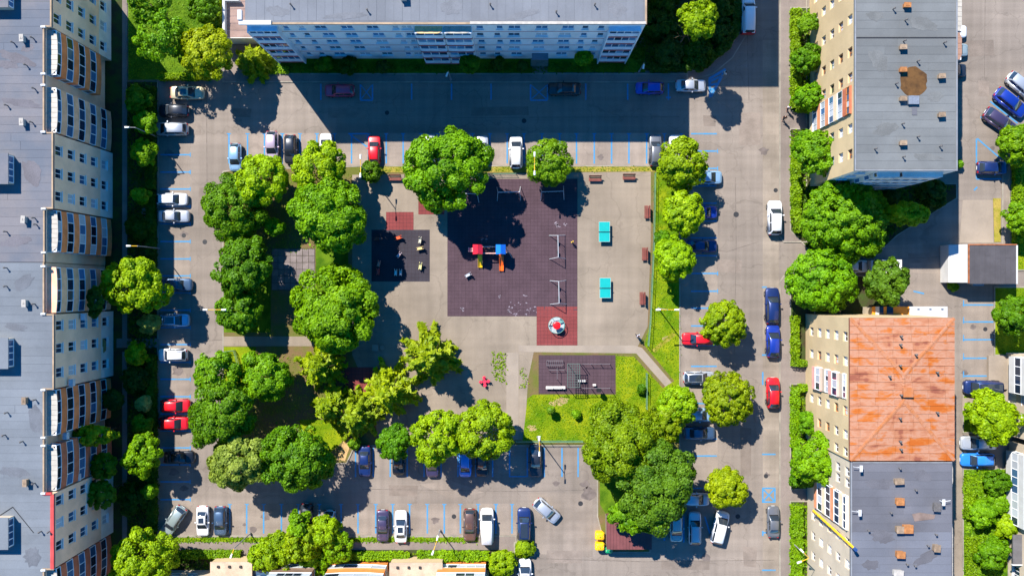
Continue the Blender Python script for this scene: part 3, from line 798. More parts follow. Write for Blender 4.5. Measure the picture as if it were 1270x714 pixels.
def stair_house(rf, px0, py0, px1, py1, z, mroof):
    h = 1.3
    a, c = P(px0, py1, z + h), P(px1, py0, z + h)
    mb = MB(); mb.box(a.x, a.y, z - .02, c.x, c.y, z + h - .1)
    o = mb.build('roof_hatch_house', CREAM, rf)
    MB().box(a.x - .12, a.y - .12, z + h - .1, c.x + .1, c.y + .12, z + h).build('flat_cover', mroof, o)
    mb = MB(); n = 4; y0, y1 = a.y + .15, c.y - .15
    for k in range(n): mb.box(c.x, y0 + (y1 - y0) * k / n + .06, z + .28, c.x + .035, y0 + (y1 - y0) * (k + 1) / n - .06, z + h - .3)
    mb.build('clerestory', GLASS_B, o)
    mb = MB()
    for k in range(n + 1): mb.box(c.x, y0 + (y1 - y0) * k / n - .05, z + .2, c.x + .06, y0 + (y1 - y0) * k / n + .05, z + h - .2)
    mb.box(c.x, y0, z + .12, c.x + .062, y1, z + .2); mb.box(c.x, y0, z + h - .2, c.x + .062, y1, z + h - .12)
    mb.build('clerestory_frame', FRAME, o)

# ---- western block: two long buildings, facade to the courtyard (east)
def west_block(name, label, sections, ytop, ybot, mroof, houses, chims, vents, seed):
    """sections: (y0, y1, x, kind, data) in roof-level pixels"""
    b = thing(name, label, 'apartment building', (P(60, (ytop + ybot) / 2, HT).x, P(60, (ytop + ybot) / 2, HT).y, 0))
    org = Vector(b.location)
    hold = b; rg = random.Random(seed)
    xb = P(-80, 0, HT).x
    pts = []
    for (y0, y1, x, kind, data) in sections:
        pts += [P(x + .8, y0, HT), P(x + .8, y1, HT)]
    rf = roof(b, [(xb, pts[0].y)] + pts + [(xb, pts[-1].y)], HT, mroof)
    for (y0, y1, x, kind, data) in sections:
        a, c = P(x, y0, HT), P(x, y1, HT)
        roof_sheets(rf, xb, c.y, c.x - .1, a.y, HT, mroof, 1.0, 'x', int(y0) + seed)
    parapet(b, [(p.x - .04, p.y) for p in pts], HT + .005, COPING, .18, .1)
    roof_stains(rf, [(20, 72, 2.2, .7), (8, 80, 1.4, .6), (34, 60, .8, .5), (28, 128, 2.4, .5), (40, 215, 1.0, 2.0), (18, 300, 2.2, .6)] if seed == 1 else [(30, 350, 1.6, .7), (20, 405, 1.2, .5), (45, 520, .8, 2.0), (18, 585, 2.0, .6), (40, 690, 1.0, 1.4)], HT, (92, 95, 101) if seed == 2 else (96, 93, 98), seed)
    prev = None
    for (y0, y1, x, kind, data) in sections:
        T, Bm = P(x, y0, HT), P(x, y1, HT)       # top and bottom corners in the photograph
        # return wall at a jog
        if prev is not None and abs(prev - T.x) > .2:
            if prev > T.x: facade(b, (T.x, T.y + .001), (prev, T.y + .001), 0, HT - .3, TAN)
            else: facade(b, (T.x, T.y - .001), (prev, T.y - .001), 0, HT - .3, TAN)
        prev = T.x
        if kind == 'win':
            wins = []
            for f in range(5):
                for yw in data:
                    u = P(x, yw, HT).y - Bm.y
                    if not (.7 < u < T.y - Bm.y - .7): continue
                    wins.append((u, F0 + f * FH + 1.45, 1.2, 1.35, 'w', rg.choice('ddbdc'), 2))
            lo = [w for w in wins if w[1] < 3.2]; hi = [w for w in wins if w[1] >= 3.2]
            facade(b, (Bm.x, Bm.y), (T.x, T.y), 0, 3.35, GREYW, lo)
            facade(b, (Bm.x, Bm.y), (T.x, T.y), 3.35, HT - .3, TAN, hi)
        else:
            facade(b, (Bm.x, Bm.y), (T.x, T.y), 0, HT - .3, TAN, [])
            for (b0, b1, floors, mp, cano, glz, op) in data:
                pa, pc = P(x, b0, HT), P(x, b1, HT)
                for f in floors:
                    balcony(b, (pc.x, pc.y), (pa.x, pa.y), F0 + f * FH, 1.25, mp, FRAME, 8, 1.05, 1.5, True, glz, CORR if (cano and f == max(floors)) else None, seed=seed + int(b0), open_=op)
                for yy in (b0 - 1, b1 + 1):
                    q = P(x, yy, HT); MB().cbox(q.x + .05, q.y, HT + .12, .55, .22, .25).build('parapet_block', WHITE, b)
    a, c = pts[0], pts[-1]
    facade(b, (a.x, a.y), (xb, a.y), 0, HT - .3, TAN)
    facade(b, (xb, c.y), (c.x, c.y), 0, HT - .3, TAN)
    facade(b, (xb, a.y), (xb, c.y), 0, HT - .3, TAN)
    for h_ in houses: stair_house(rf, *h_, HT + .03, mroof)
    for (x, y) in chims: chimney(rf, x, y, HT + .02, BRICKISH if y > 400 else CHIM_WHITE, .34, .72, .7)
    for (x, y) in vents: vent(rf, x, y, HT + .02)
    # children were built in world space: move the frame of reference to the thing's base
    for ch in b.children: ch.location -= org
    return b

west_block('apartment_building', 'long tan apartment block with lilac grey roof and ochre balconies at the upper left',
    [(-60, 33, 63, 'win', (-37, -9, 19)), (33, 165, 54, 'bal', [(35, 91, (1, 2, 3, 4), ORANGE, True, 'ddb', .0), (107, 163, (0, 1, 2, 3, 4), ORANGE2, True, 'ddbb', .0)]),
     (165, 258, 65, 'win', (185, 213.5, 242)), (258, 325, 54.5, 'bal', [(260, 312, (0, 1, 2, 3, 4), ORANGE, True, 'dbbc', .0)])],
    -60, 325, ROOF_W, [(-60, 191, 9, 227), (-60, -22, 9, 8)], [(26, 47), (26, 151), (28, 272)], [(38, 46), (40, 109), (37, 151), (40, 270), (42, 278), (14, 52), (30, 80), (6, 130), (5, 287)], 1)
west_block('apartment_building', 'long tan apartment block with greenish grey roof and red roof edge, lower left',
    [(325.6, 390, 54, 'bal', [(331, 388, (0, 1, 2, 3, 4), ORANGE2, False, 'dbd', .1)]), (390, 482, 66, 'win', (404, 432.5, 463)),
     (482, 612, 54, 'bal', [(484, 541, (0, 1, 2, 3, 4), ORANGE, True, 'ddb', .0), (553, 610, (0, 1, 2, 3, 4), BRICKRED, True, 'dbb', .0)]),
     (612, 705, 66, 'win', (623.5, 652, 680)), (705, 790, 54, 'bal', [(707, 760, (0, 1, 2, 3, 4), BRICKRED, True, 'dbb', .0)])],
    326, 790, ROOF_W2, [(-60, 420, 9, 456), (-60, 643, 9, 680)], [(29, 376), (29, 497), (30, 599)], [(40, 377), (41, 496), (40, 600), (25, 548), (3, 540), (48, 660), (59, 660), (6, 512), (5, 332), (5, 355)], 2)
WB2 = [o for o in SC.objects if o.get('category') == 'apartment building'][-1]
def fix(o, b):
    o.location -= Vector(b.location); return o
fix(parapet(WB2, [P(65.5, 612.5, HT), P(65.5, 704.5, HT)], HT + .02, REDCOP, .42, .16, 'red_coping'), WB2)
fix(parapet(WB2, [P(54, 611.5, HT), P(65, 611.5, HT)], HT + .02, REDCOP, .3, .16, 'red_coping'), WB2)
# air conditioners and a roof cable
ACM = mat('air_con_grey', srgb(186, 190, 196), .5, .08, 3)
for (wy, f) in ((546, 3), (548, 1), (395, 2), (478, 3), (606, 2)):
    p = P(60, wy, HT); fix(MB().cbox(p.x + (.35 if wy not in (395, 478) else 1.1), p.y, F0 + f * FH + 2.3, .5, .85, .6).build('air_conditioner', ACM, WB2), WB2)
cb = [P(-2, 640, HT), P(16, 628, HT), P(42, 660, HT)]; mb = MB()
for a_, c_ in zip(cb[:-1], cb[1:]): mb.tube((a_.x, a_.y, HT + .06), (c_.x, c_.y, HT + .06), .035, n=5)
fix(mb.build('roof_cable', DARK, WB2), WB2)
# arched entrance hood, steps
p = P(135, 427); fix(MB().prism([(p.x - .9, p.y - 1.1), (p.x + .5, p.y - 1.1), (p.x + .95, p.y - .6), (p.x + .95, p.y + .6), (p.x + .5, p.y + 1.1), (p.x - .9, p.y + 1.1)], 2.6, 2.85).build('entrance_hood', mat('hood_ochre', srgb(150, 122, 72), .8, .15, 1), WB2), WB2)

# ---- north block
NW_ = mat('blue_grey_render', srgb(216, 218, 222), .92, .08, .3, fine=.05, spec=.15)
RB = mat('maroon_slab_edge', srgb(170, 84, 84), .8, .12, 1)
PB = mat('pale_blue_panel', srgb(206, 216, 230), .7, .10, 1)
NB = thing('apartment_building', 'pale blue grey apartment block with light grey roof at the top of the court', 'apartment building', (P(549, 30, HT).x, P(549, 30, HT).y, 0))
a, c = P(304, 30, HT), P(801, 30, HT); yb = P(0, -70, HT).y
rf = roof(NB, [(a.x, a.y), (c.x, a.y), (c.x, yb), (a.x, yb)], HT, ROOF_N)
roof_sheets(rf, a.x + .3, a.y + .35, c.x - .3, yb, HT, ROOF_N, 1.02, 'y', 5)
roof_stains(rf, [(345, 14, 1.6, .6), (430, 20, 2.6, .4), (560, 10, 1.2, 1.0), (650, 18, 2.0, .5), (765, 12, 1.4, .8)], HT, (102, 104, 109), 3)
rg = random.Random(8); wins = []
cols = [(352, .7), (371, .75), (396, 1.5), (428, 1.5), (462, 1.5), (490, .8), (505, 1.3), (596, .9), (617, .8), (640, 1.5), (672, 1.5), (704, 1.5), (728, .8), (747, .8)]
for f in range(5):
    for x, w in cols:
        if f == 0 and x == 672: continue
        sh = rg.uniform(-.25, .25)
        wins.append((P(x, 30, HT).x - a.x + sh, F0 + f * FH + 1.4, w, 1.3, 'w', rg.choice('dbbbc'), 2 if w > 1 else 1))
facade(NB, (a.x, a.y - .0), (c.x, a.y), 0, HT - .3, NW_, wins)
facade(NB, (c.x, a.y), (c.x, yb), 0, HT - .3, NW_)
facade(NB, (a.x, yb), (a.x, a.y), 0, HT - .3, NW_)
facade(NB, (c.x, yb), (a.x, yb), 0, HT - .3, NW_)
for f in range(1, 5):
    z = F0 + f * FH - .1
    MB().box(P(340, 30, HT).x, a.y - .035, z, P(756, 30, HT).x, a.y, z + .07).build('floor_band', RB, NB)
parapet(NB, [(a.x, a.y + .05), (c.x, a.y + .05), (c.x, yb)], HT + .005, COPING, .22, .1)
parapet(NB, [(P(297, 0, HT).x, P(0, 29, HT).y), (P(337, 0, HT).x, P(0, 29, HT).y)], HT + .01, WHITE, .5, .28, 'white_parapet')
parapet(NB, [(P(298.5, 0, HT).x, P(0, 26, HT).y), (P(298.5, 0, HT).x, P(0, 14, HT).y)], HT + .01, WHITE, .5, .45, 'white_parapet')
parapet(NB, [(P(583, 0, HT).x, P(0, 29, HT).y), (P(801, 0, HT).x, P(0, 29, HT).y)], HT + .012, CHIM_WHITE, .32, .16, 'white_parapet')
AWN = mat('striped_awning', srgb(214, 176, 128), .8, .10, 3)
for (x0, x1, floors, glz, op, cano) in ((304, 341, range(5), 'bbd', .15, None), (513, 548, range(5), 'bbbd', .25, AWN), (550, 584, range(5), 'bbd', .35, CORR), (757, 796, range(5), 'dbb', .3, None)):
    for f in floors:
        pa, pc = P(x0, 30, HT), P(x1, 30, HT)
        z = F0 + f * FH
        pr = .85 if cano is not None else .62
        o = balcony(NB, (pa.x, pa.y), (pc.x, pc.y), z, pr, PB, FRAME, 5, .95, 1.35, False, glz, cano if f == 4 else None, drop=.05, seed=x0, open_=op)
        MB().box(pa.x - .06, pa.y - pr - .06, z - .32, pc.x + .06, pa.y, z - .052).build('maroon_edge', RB, o)
    for x in (x0, x1):
        q = P(x, 30, HT); MB().box(q.x - .07, q.y - .75, 0, q.x + .07, q.y, HT - .9).build('balcony_fin', NW_, NB)
for (x, y) in ((360, 5), (608, 5), (738, 5), (455, 12), (690, 14)): vent(rf, x, y, HT + .02)
chimney(rf, 500, -4, HT + .02, CHIM_WHITE)
# entrance porch
q = P(669, 72); MB().box(q.x - 1.1, q.y - 1.0, 2.5, q.x + 1.1, q.y + .3, 2.68).build('entrance_hood', mat('hood_grey', srgb(110, 116, 126), .8, .1, 1), NB)
MB().box(q.x - .8, q.y - .0, .0, q.x + .8, q.y + .42, 2.3).build('entrance_door', mat('door_dark', srgb(52, 60, 74), .5, .1, 1), NB)
MB().box(q.x - 1.2, q.y - 1.2, .0, q.x + 1.2, q.y + .0, .3).build('entrance_step', CONC, NB)
for ch in NB.children: ch.location -= Vector(NB.location)
# low annex with a parapeted terrace
AN = thing('terrace_annex', 'low annex with white parapet and brown boarded terrace beside the northern block', 'annex', (P(290, 20, 3).x, P(290, 20, 3).y, 0))
org = Vector(AN.location)
a, c = P(277, 46, 3.2), P(330, -60, 3.2)
MB().box(a.x + .02, a.y, 0, c.x, c.y, 2.7).build('wall', GREYW, AN)
n = 12
for k in range(n):
    y0 = a.y + .1 + (c.y - a.y) * k / n; y1 = a.y + .1 + (c.y - a.y) * (k + 1) / n - .05
    MB().box(a.x + .3, y0, 2.701, c.x - .02, min(y1, c.y), 2.74 + .008 * (k % 3)).build('terrace_slab', mat('terrace_brown', srgb(134, 112, 104), .9, .12, .6, rnd=.08), AN)
MB().box(a.x, a.y, 2.5, a.x + .28, c.y, 3.55).build('white_parapet', WHITE, AN)
MB().box(a.x + .281, P(0, 2, 3.2).y, 2.7, P(297, 0, 3.2).x, P(0, 0, 3.2).y, 3.5).build('white_parapet', WHITE, AN)
for ch in AN.children: ch.location -= org

# ---- taller block beyond the top edge; its shadow falls across the lane
TB = thing('apartment_building', 'taller block beyond the top edge whose shadow lies across the upper lane', 'apartment building', (P(812, -60).x, P(812, -60).y, 0))
org = Vector(TB.location); a, c = P(764, -34), P(862, -160); th = 20.0
facade(TB, (a.x, a.y), (c.x, a.y), 0, th, GREYW, [(1.6 + 2.2 * k, F0 + f * FH + 1.4, 1.2, 1.35, 'w', 'd', 2) for f in range(7) for k in range(4)])
facade(TB, (c.x, a.y), (c.x, c.y), 0, th, GREYW); facade(TB, (c.x, c.y), (a.x, c.y), 0, th, GREYW); facade(TB, (a.x, c.y), (a.x, a.y), 0, th, GREYW)
roof(TB, [(a.x, a.y), (c.x, a.y), (c.x, c.y), (a.x, c.y)], th + .3, ROOF_N)
for ch in TB.children: ch.location -= org

# ---- north-east block
NE = thing('apartment_building', 'cream apartment block with grey felt roof and a brown puddle at the upper right', 'apartment building', (P(1120, 80, HT).x, P(1120, 80, HT).y, 0))
a, c = P(1060, 212, HT), P(1187, -70, HT)
rf = roof(NE, [(a.x, a.y), (c.x, a.y), (c.x, c.y), (a.x, c.y)], HT, ROOF_NE)
ysplit = P(0, 47, HT).y
roof_stains(rf, [(1145, 30, 1.8, .9), (1090, 75, 1.0, 1.6), (1160, 120, 1.2, .6), (1100, 160, 1.6, .8), (1150, 195, 2.0, .5), (1085, 20, 1.2, .6)], HT, (98, 99, 98), 4)
roof_sheets(rf, a.x + .2, a.y + .2, c.x - .2, ysplit - .04, HT, ROOF_NE, 1.0, 'x', 11)
roof_sheets(rf, a.x + .2, ysplit + .04, c.x - .2, c.y, HT, ROOF_NE, 1.0, 'x', 12)
rg = random.Random(5); wins = []
for f in range(5):
    for i, yv in enumerate((-48, -20, 20, 61, 93, 157, 189)):
        fr = 'w'
        if yv in (61, 93): fr = ('b', 'b', 'g', 'b', 'b')[f]
        if yv == 20: fr = ('w', 'w', 'w', 'b', 'w')[f]
        if yv == 189 and f == 4: fr = 'b'
        wins.append((c.y - P(0, yv, HT).y, F0 + f * FH + 1.4, 1.15, 1.35, fr, rg.choice('cccd') if fr == 'w' else rg.choice('dc'), 2))
facade(NE, (a.x, c.y), (a.x, a.y), 0, HT - .3, TAN_E, wins, depth=.3)
facade(NE, (a.x, a.y), (c.x, a.y), 0, HT - .3, GREYW, [(P(x, 0, HT).x - a.x, F0 + f * FH + 1.4, 1.3, 1.35, 'w', 'd', 2) for f in range(5) for x in (1075,)])
facade(NE, (c.x, a.y), (c.x, c.y), 0, HT - .3, TAN_E)
facade(NE, (c.x, c.y), (a.x, c.y), 0, HT - .3, TAN_E)
parapet(NE, [(a.x + .06, c.y), (a.x + .06, a.y + .08), (c.x - .06, a.y + .08), (c.x - .06, c.y)], HT + .005, mat('lead_grey', srgb(120, 122, 126), .7, .1, 1), .16, .09)
MB().box(a.x + .15, ysplit - .05, HT + .01, c.x - .15, ysplit + .05, HT + .09).build('expansion_joint', DARK, rf)
PINK = mat('salmon_panel', srgb(206, 138, 100), .85, .12, 1, rnd=.06)
CRM_P = mat('cream_panel', srgb(216, 196, 166), .85, .08, 1)
for f in range(5):
    y0, y1 = P(0, 104, HT).y, P(0, 139, HT).y
    balcony(NE, (a.x, y0), (a.x, y1), F0 + f * FH, .28, (CRM_P, PINK, PINK, CRM_P, BRICKRED)[f], (FRAME, FRAME, FRAME, FRAME, FRAME_B)[f], 5, .9, 1.6, False, 'dcb', None, seed=f)
for (x0, x1, fl) in ((1092, 1120, (0, 1, 2, 3, 4)), (1124, 1174, (2, 3, 4)), (1124, 1174, (0, 1))):
    for f in fl:
        pa, pc = P(x0, 212, HT), P(x1, 212, HT)
        balcony(NE, (pa.x, pa.y), (pc.x, pc.y), F0 + f * FH, .62, GREYW, FRAME, 5, .95, 1.5, False, 'dbd', None, seed=x0 + f, open_=.3)
for (y0, y1, m_) in ((-60, 36, CORR), (38, 72, mat('brown_awning', srgb(140, 108, 92), .8, .1, 1))):
    for f in range(5):
        pa, pc = P(1187, y1, HT), P(1187, y0, HT)
        balcony(NE, (pa.x, pa.y), (pc.x, pc.y), F0 + f * FH, .95, GREYW, FRAME, 6, .95, 1.4, False, 'db', m_ if f == 4 else None, seed=int(y0) + f)
for (x, y, m_) in ((1126, 6, CHIM_ORANGE), (1121, 58, BRICKISH), (1121, 86, CHIM_ORANGE), (1169, 94, BRICKISH), (1121, 122, BRICKISH), (1169, 142, BRICKISH), (1121, 177, BRICKISH), (1121, 184 + 30, BRICKISH)):
    if y < 205: chimney(rf, x, y, HT + .03, m_, .66, .42, .6)
for (x, y) in ((1125, 24), (1123, 50), (1173, 52), (1140, 75), (1121, 153), (1140, 169), (1113, 103), (1087, 184), (1122, 194), (1168, 181), (1110, 10)): vent(rf, x, y, HT + .02)
q = P(1133.5, 124, HT + .4); MB().cbox(q.x, q.y, HT + .2, 1.25, 1.0, .42).build('roof_hatch', METAL, rf)
q = P(1134, 138, HT); MB().cbox(q.x, q.y, HT + .045, .6, .95, .05).build('roof_patch', ROOF_SE, rf)
rs = random.Random(4); q = P(1133, 101, HT)
pp = [(q.x + rad * math.cos(t_), q.y + rad * math.sin(t_)) for t_, rad in [(k * 2 * math.pi / 26, 1.78 * rs.uniform(.86, 1.08) * (1 + .05 * math.sin(3 * k * 2 * math.pi / 26))) for k in range(26)]]
mb = MB(); mb.prism(pp, HT + .001, HT + .034); mb.build('rain_puddle', mat('rusty_puddle', srgb(88, 62, 30), .28, .3, 1.0, world=True, spec=.5), rf)
for ch in NE.children: ch.location -= Vector(NE.location)

# ---- south-east: rusty hipped roof block
SEH = HT
RUST = bpy.data.materials.new('rusted_red_sheet'); RUST.use_nodes = True
t_ = RUST.node_tree; N_, L_ = t_.nodes, t_.links; pb = N_['Principled BSDF']; pb.inputs['Roughness'].default_value = .8; pb.inputs['Specular IOR Level'].default_value = .2
gm = N_.new('ShaderNodeNewGeometry'); oi = N_.new('ShaderNodeObjectInfo')
n1 = N_.new('ShaderNodeTexNoise'); n1.inputs['Scale'].default_value = .42; n1.inputs['Detail'].default_value = 8; n1.inputs['Roughness'].default_value = .65
mp_ = N_.new('ShaderNodeMapping'); mp_.inputs['Scale'].default_value = (.6, 1.6, 1); L_.new(gm.outputs[0], mp_.inputs[0]); L_.new(mp_.outputs[0], n1.inputs[0])
mrr = N_.new('ShaderNodeMapRange'); mrr.inputs[1].default_value = .33; mrr.inputs[2].default_value = .67; L_.new(n1.outputs[0], mrr.inputs[0])
ad = N_.new('ShaderNodeMath'); ad.operation = 'MULTIPLY_ADD'; ad.inputs[1].default_value = .22; L_.new(oi.outputs['Random'], ad.inputs[0]); L_.new(mrr.outputs[0], ad.inputs[2])
# rust runs down the slopes: streaks that fan out from the middle of the roof
_c = P(1119, 480, HT); sb = N_.new('ShaderNodeVectorMath'); sb.operation = 'SUBTRACT'; sb.inputs[1].default_value = (_c.x, _c.y, 0); L_.new(gm.outputs[0], sb.inputs[0])
sx_ = N_.new('ShaderNodeSeparateXYZ'); L_.new(sb.outputs[0], sx_.inputs[0])
an = N_.new('ShaderNodeMath'); an.operation = 'ARCTAN2'; L_.new(sx_.outputs[1], an.inputs[0]); L_.new(sx_.outputs[0], an.inputs[1])
ln = N_.new('ShaderNodeVectorMath'); ln.operation = 'LENGTH'; L_.new(sb.outputs[0], ln.inputs[0])
cb_ = N_.new('ShaderNodeCombineXYZ'); a4 = N_.new('ShaderNodeMath'); a4.operation = 'MULTIPLY'; a4.inputs[1].default_value = 3.6; L_.new(an.outputs[0], a4.inputs[0]); L_.new(a4.outputs[0], cb_.inputs[0])
l4 = N_.new('ShaderNodeMath'); l4.operation = 'MULTIPLY'; l4.inputs[1].default_value = .22; L_.new(ln.outputs['Value'], l4.inputs[0]); L_.new(l4.outputs[0], cb_.inputs[1])
ns = N_.new('ShaderNodeTexNoise'); ns.inputs['Scale'].default_value = 1.6; ns.inputs['Detail'].default_value = 5; L_.new(cb_.outputs[0], ns.inputs['Vector'])
ms = N_.new('ShaderNodeMath'); ms.operation = 'MULTIPLY_ADD'; ms.inputs[1].default_value = .9; L_.new(ns.outputs[0], ms.inputs[0])
of = N_.new('ShaderNodeMath'); of.operation = 'ADD'; of.inputs[1].default_value = -.47; L_.new(ad.outputs[0], of.inputs[0]); L_.new(of.outputs[0], ms.inputs[2])
cr = N_.new('ShaderNodeValToRGB'); e = cr.color_ramp.elements
e[0].position = .12; e[0].color = (*srgb(128, 74, 56), 1); e[1].position = 1.0; e[1].color = (*srgb(160, 82, 26), 1)
for pos, col in ((.24, srgb(152, 98, 70)), (.42, srgb(160, 108, 80)), (.58, srgb(164, 120, 96)), (.74, srgb(160, 104, 74)), (.86, srgb(166, 96, 44))):
    k_ = e.new(pos); k_.color = (*col, 1)
L_.new(ms.outputs[0], cr.inputs[0]); L_.new(cr.outputs[0], pb.inputs['Base Color'])
RUST_O = mat('orange_rust', srgb(162, 98, 54), .8, .0, .9, col2=srgb(160, 112, 86), fine=.12, world=True)
RB_ = thing('apartment_building', 'cream apartment block with rusty orange red sheet metal roof', 'apartment building', (P(1119, 480, HT).x, P(1119, 480, HT).y, 0))
a, c = P(1054, 571, HT), P(1184, 394, HT)
rf = MB().box(a.x, a.y, HT - .35, c.x, c.y, HT - .02).build('roof', mat('eaves_rust', srgb(120, 74, 60), .8, .1, 1), RB_)
mx, my0, my1 = (a.x + c.x) / 2, a.y + (c.y - a.y) * .42, a.y + (c.y - a.y) * .60
def hz(x, y):
    hw = (c.x - a.x) / 2
    e1 = 1 - abs(x - mx) / hw
    e2 = (y - a.y) / (my0 - a.y); e3 = (c.y - y) / (c.y - my1)
    return HT + .02 + .34 * max(0, min(e1, e2, e3, 1))
nx, ny = 6, 18
rs = random.Random(2)
for j in range(ny):
    off = (j % 2) * .5
    xs = [a.x] + [a.x + (c.x - a.x) * (k + off + (.5 if off == 0 else .0)) / nx for k in range(nx) if 0.02 < (k + off + (.5 if off == 0 else .0)) / nx < .98] + [c.x]
    xs = [xs[0]] + [x_ + rs.uniform(-.2, .2) for x_ in xs[1:-1]] + [xs[-1]]
    y0 = a.y + (c.y - a.y) * j / ny; y1 = a.y + (c.y - a.y) * (j + 1) / ny - .03
    for x0, x1 in zip(xs[:-1], xs[1:]):
        x1 -= .025; l_ = rs.uniform(.0, .02)
        k = 3; vs = []
        for yy in (y0, y1):
            for i in range(k + 1):
                x_ = x0 + (x1 - x0) * i / k; vs.append((x_, yy, hz(x_, yy) + l_))
        vs2 = [(v[0], v[1], v[2] - .06) for v in vs]; m_ = len(vs)
        fs = [(i, i + 1, k + 2 + i, k + 1 + i) for i in range(k)]
        fs += [(i + m_, i, i + 1, i + 1 + m_)[::-1] for i in range(k)] + [(k + 1 + i, k + 1 + i + m_, k + 2 + i + m_, k + 2 + i)[::-1] for i in range(k)]
        fs += [(0, k + 1, k + 1 + m_, m_)[::-1], (k, k + m_, 2 * k + 1 + m_, 2 * k + 1)[::-1]]
        MB().add(vs + vs2, fs).build('metal_sheet', RUST, rf)
        # standing seam on the joint
hips = [((a.x + .05, a.y + .05), (mx, my0)), ((c.x - .05, a.y + .05), (mx, my0)), ((a.x + .05, c.y - .05), (mx, my1)), ((c.x - .05, c.y - .05), (mx, my1)), ((mx, my0), (mx, my1))]
for (p0, p1) in hips:
    d_ = Vector((p1[0] - p0[0], p1[1] - p0[1])); L2 = d_.length; d_.normalize(); nn = Vector((-d_.y, d_.x)) * .2
    K = 7
    for k in range(K):
        q0 = Vector(p0) + d_ * (L2 * k / K + .02); q1 = Vector(p0) + d_ * (L2 * (k + 1) / K - .02)
        vs = []
        for q_ in (q0, q1):
            for s_ in (-1, 0, 1): v = q_ + nn * s_; vs.append((v.x, v.y, hz(v.x, v.y) + .04 + (.018 if s_ == 0 else 0)))
        vs += [(v[0], v[1], v[2] - .05) for v in vs]
        MB().add(vs, [(0, 3, 4, 1), (1, 4, 5, 2), (0, 6, 9, 3), (2, 5, 11, 8), (0, 1, 7, 6), (1, 2, 8, 7), (3, 9, 10, 4), (4, 10, 11, 5)]).build('hip_cap', RUST_O, rf)
for k in range(1, ny):    # standing seams
    y = a.y + (c.y - a.y) * k / ny
    vs = []; K = 12
    for i in range(K + 1):
        x_ = a.x + (c.x - a.x) * i / K; z_ = hz(x_, y)
        vs += [(x_, y - .045, z_ + .0), (x_, y - .03, z_ + .065), (x_, y + .0, z_ + .065), (x_, y + .015, z_)]
    fs = [(4 * i + q_, 4 * i + q_ + 1, 4 * i + 5 + q_, 4 * i + 4 + q_)[::-1] for i in range(K) for q_ in range(3)]
    MB().add(vs, fs).build('standing_seam', RUST, rf)
for (x, y) in ((1120, 417), (1119, 427.5), (1138, 440), (1118, 453.5), (1165, 462), (1105, 467), (1119, 490), (1165, 512), (1118, 519), (1119, 548), (1120, 558)):
    p = P(x, y, HT + .9); z_ = hz(p.x, p.y)
    mb = MB(); mb.tube((0, 0, -.05), (0, 0, .5), .08, .08, 7); mb.lathe([(.14, .5), (.14, .55), (.01, .66)], 8)
    mb.build('vent_pipe', PIPE, rf, loc=(p.x, p.y, z_))
q = P(1128, 487, HT + .9); z_ = hz(q.x, q.y); MB().cbox(q.x, q.y, z_ + .1, 1.2, 1.1, .5).build('roof_hatch', RUST_O, rf)
def west_wins(ylist, top, b_y, rg, frames):
    out = []
    for f in range(5):
        for yv in ylist: out.append((top - P(0, yv, HT).y, F0 + f * FH + 1.4, 1.15, 1.35, rg.choice(frames), rg.choice('ccdd'), 2))
    return out
rg = random.Random(9)
facade(RB_, (a.x, c.y), (a.x, a.y), 0, HT - .35, TAN_E, west_wins((418, 449, 511, 541, 563), c.y, a.y, rg, 'wwwwwb'), depth=.3)
facade(RB_, (a.x, a.y), (c.x, a.y), 0, HT - .35, TAN_E); facade(RB_, (c.x, a.y), (c.x, c.y), 0, HT - .35, TAN_E)
facade(RB_, (c.x, c.y), (a.x, c.y), 0, HT - .35, TAN_E)
ROSE = mat('dusty_pink_panel', srgb(206, 152, 140), .85, .1, 1, rnd=.05)
for f in range(1, 5):
    y0, y1 = P(0, 465, HT).y, P(0, 496, HT).y
    balcony(RB_, (a.x, y0), (a.x, y1), F0 + f * FH, .4 if f % 2 else .15, ROSE if f % 2 else CREAM, FRAME, 4, .85, 1.65, False, 'cdc', None, seed=f + 20)
for (x, y, s_) in ((1177, 571, 1),): pass
for ch in RB_.children: ch.location -= Vector(RB_.location)
# shop annex at its upper end
AX = thing('annex', 'low shop annex with white roof and orange window panels above the rusty roof', 'annex', (P(1128, 388).x, P(1128, 388).y, 0))
org = Vector(AX.location); a, c = P(1083, 396, 3.4), P(1174, 381, 3.4)
xm = P(1128, 0, 3.4).x
MB().box(a.x, a.y, 0, c.x, c.y - .02, 3.2).build('wall', CREAM, AX)
MB().box(xm, a.y - .4, 3.2, c.x + .1, c.y + .1, 3.42).build('white_roof', WHITE, AX)
OP = mat('orange_fascia', srgb(226, 140, 40), .6, .06, 1)
for x0, x1, m_ in ((1082, 1086, OP), (1086, 1091, WHITE), (1091, 1096, GLASS), (1096, 1100, OP), (1100, 1108, GLASS), (1108, 1126, OP), (1126, 1128, OP)):
    MB().box(P(x0, 0, 3.4).x + .01, a.y - .4, 3.2, P(x1, 0, 3.4).x - .01, c.y + .1, 3.36).build('fascia_panel' if m_ is not GLASS else 'rooflight', m_, AX)
for k in range(3): MB().box(xm + 1 + k * 1.6, c.y - .3, 3.42, xm + 1.3 + k * 1.6, c.y - .1, 3.52).build('roof_bracket', METAL, AX)
for ch in AX.children: ch.location -= org

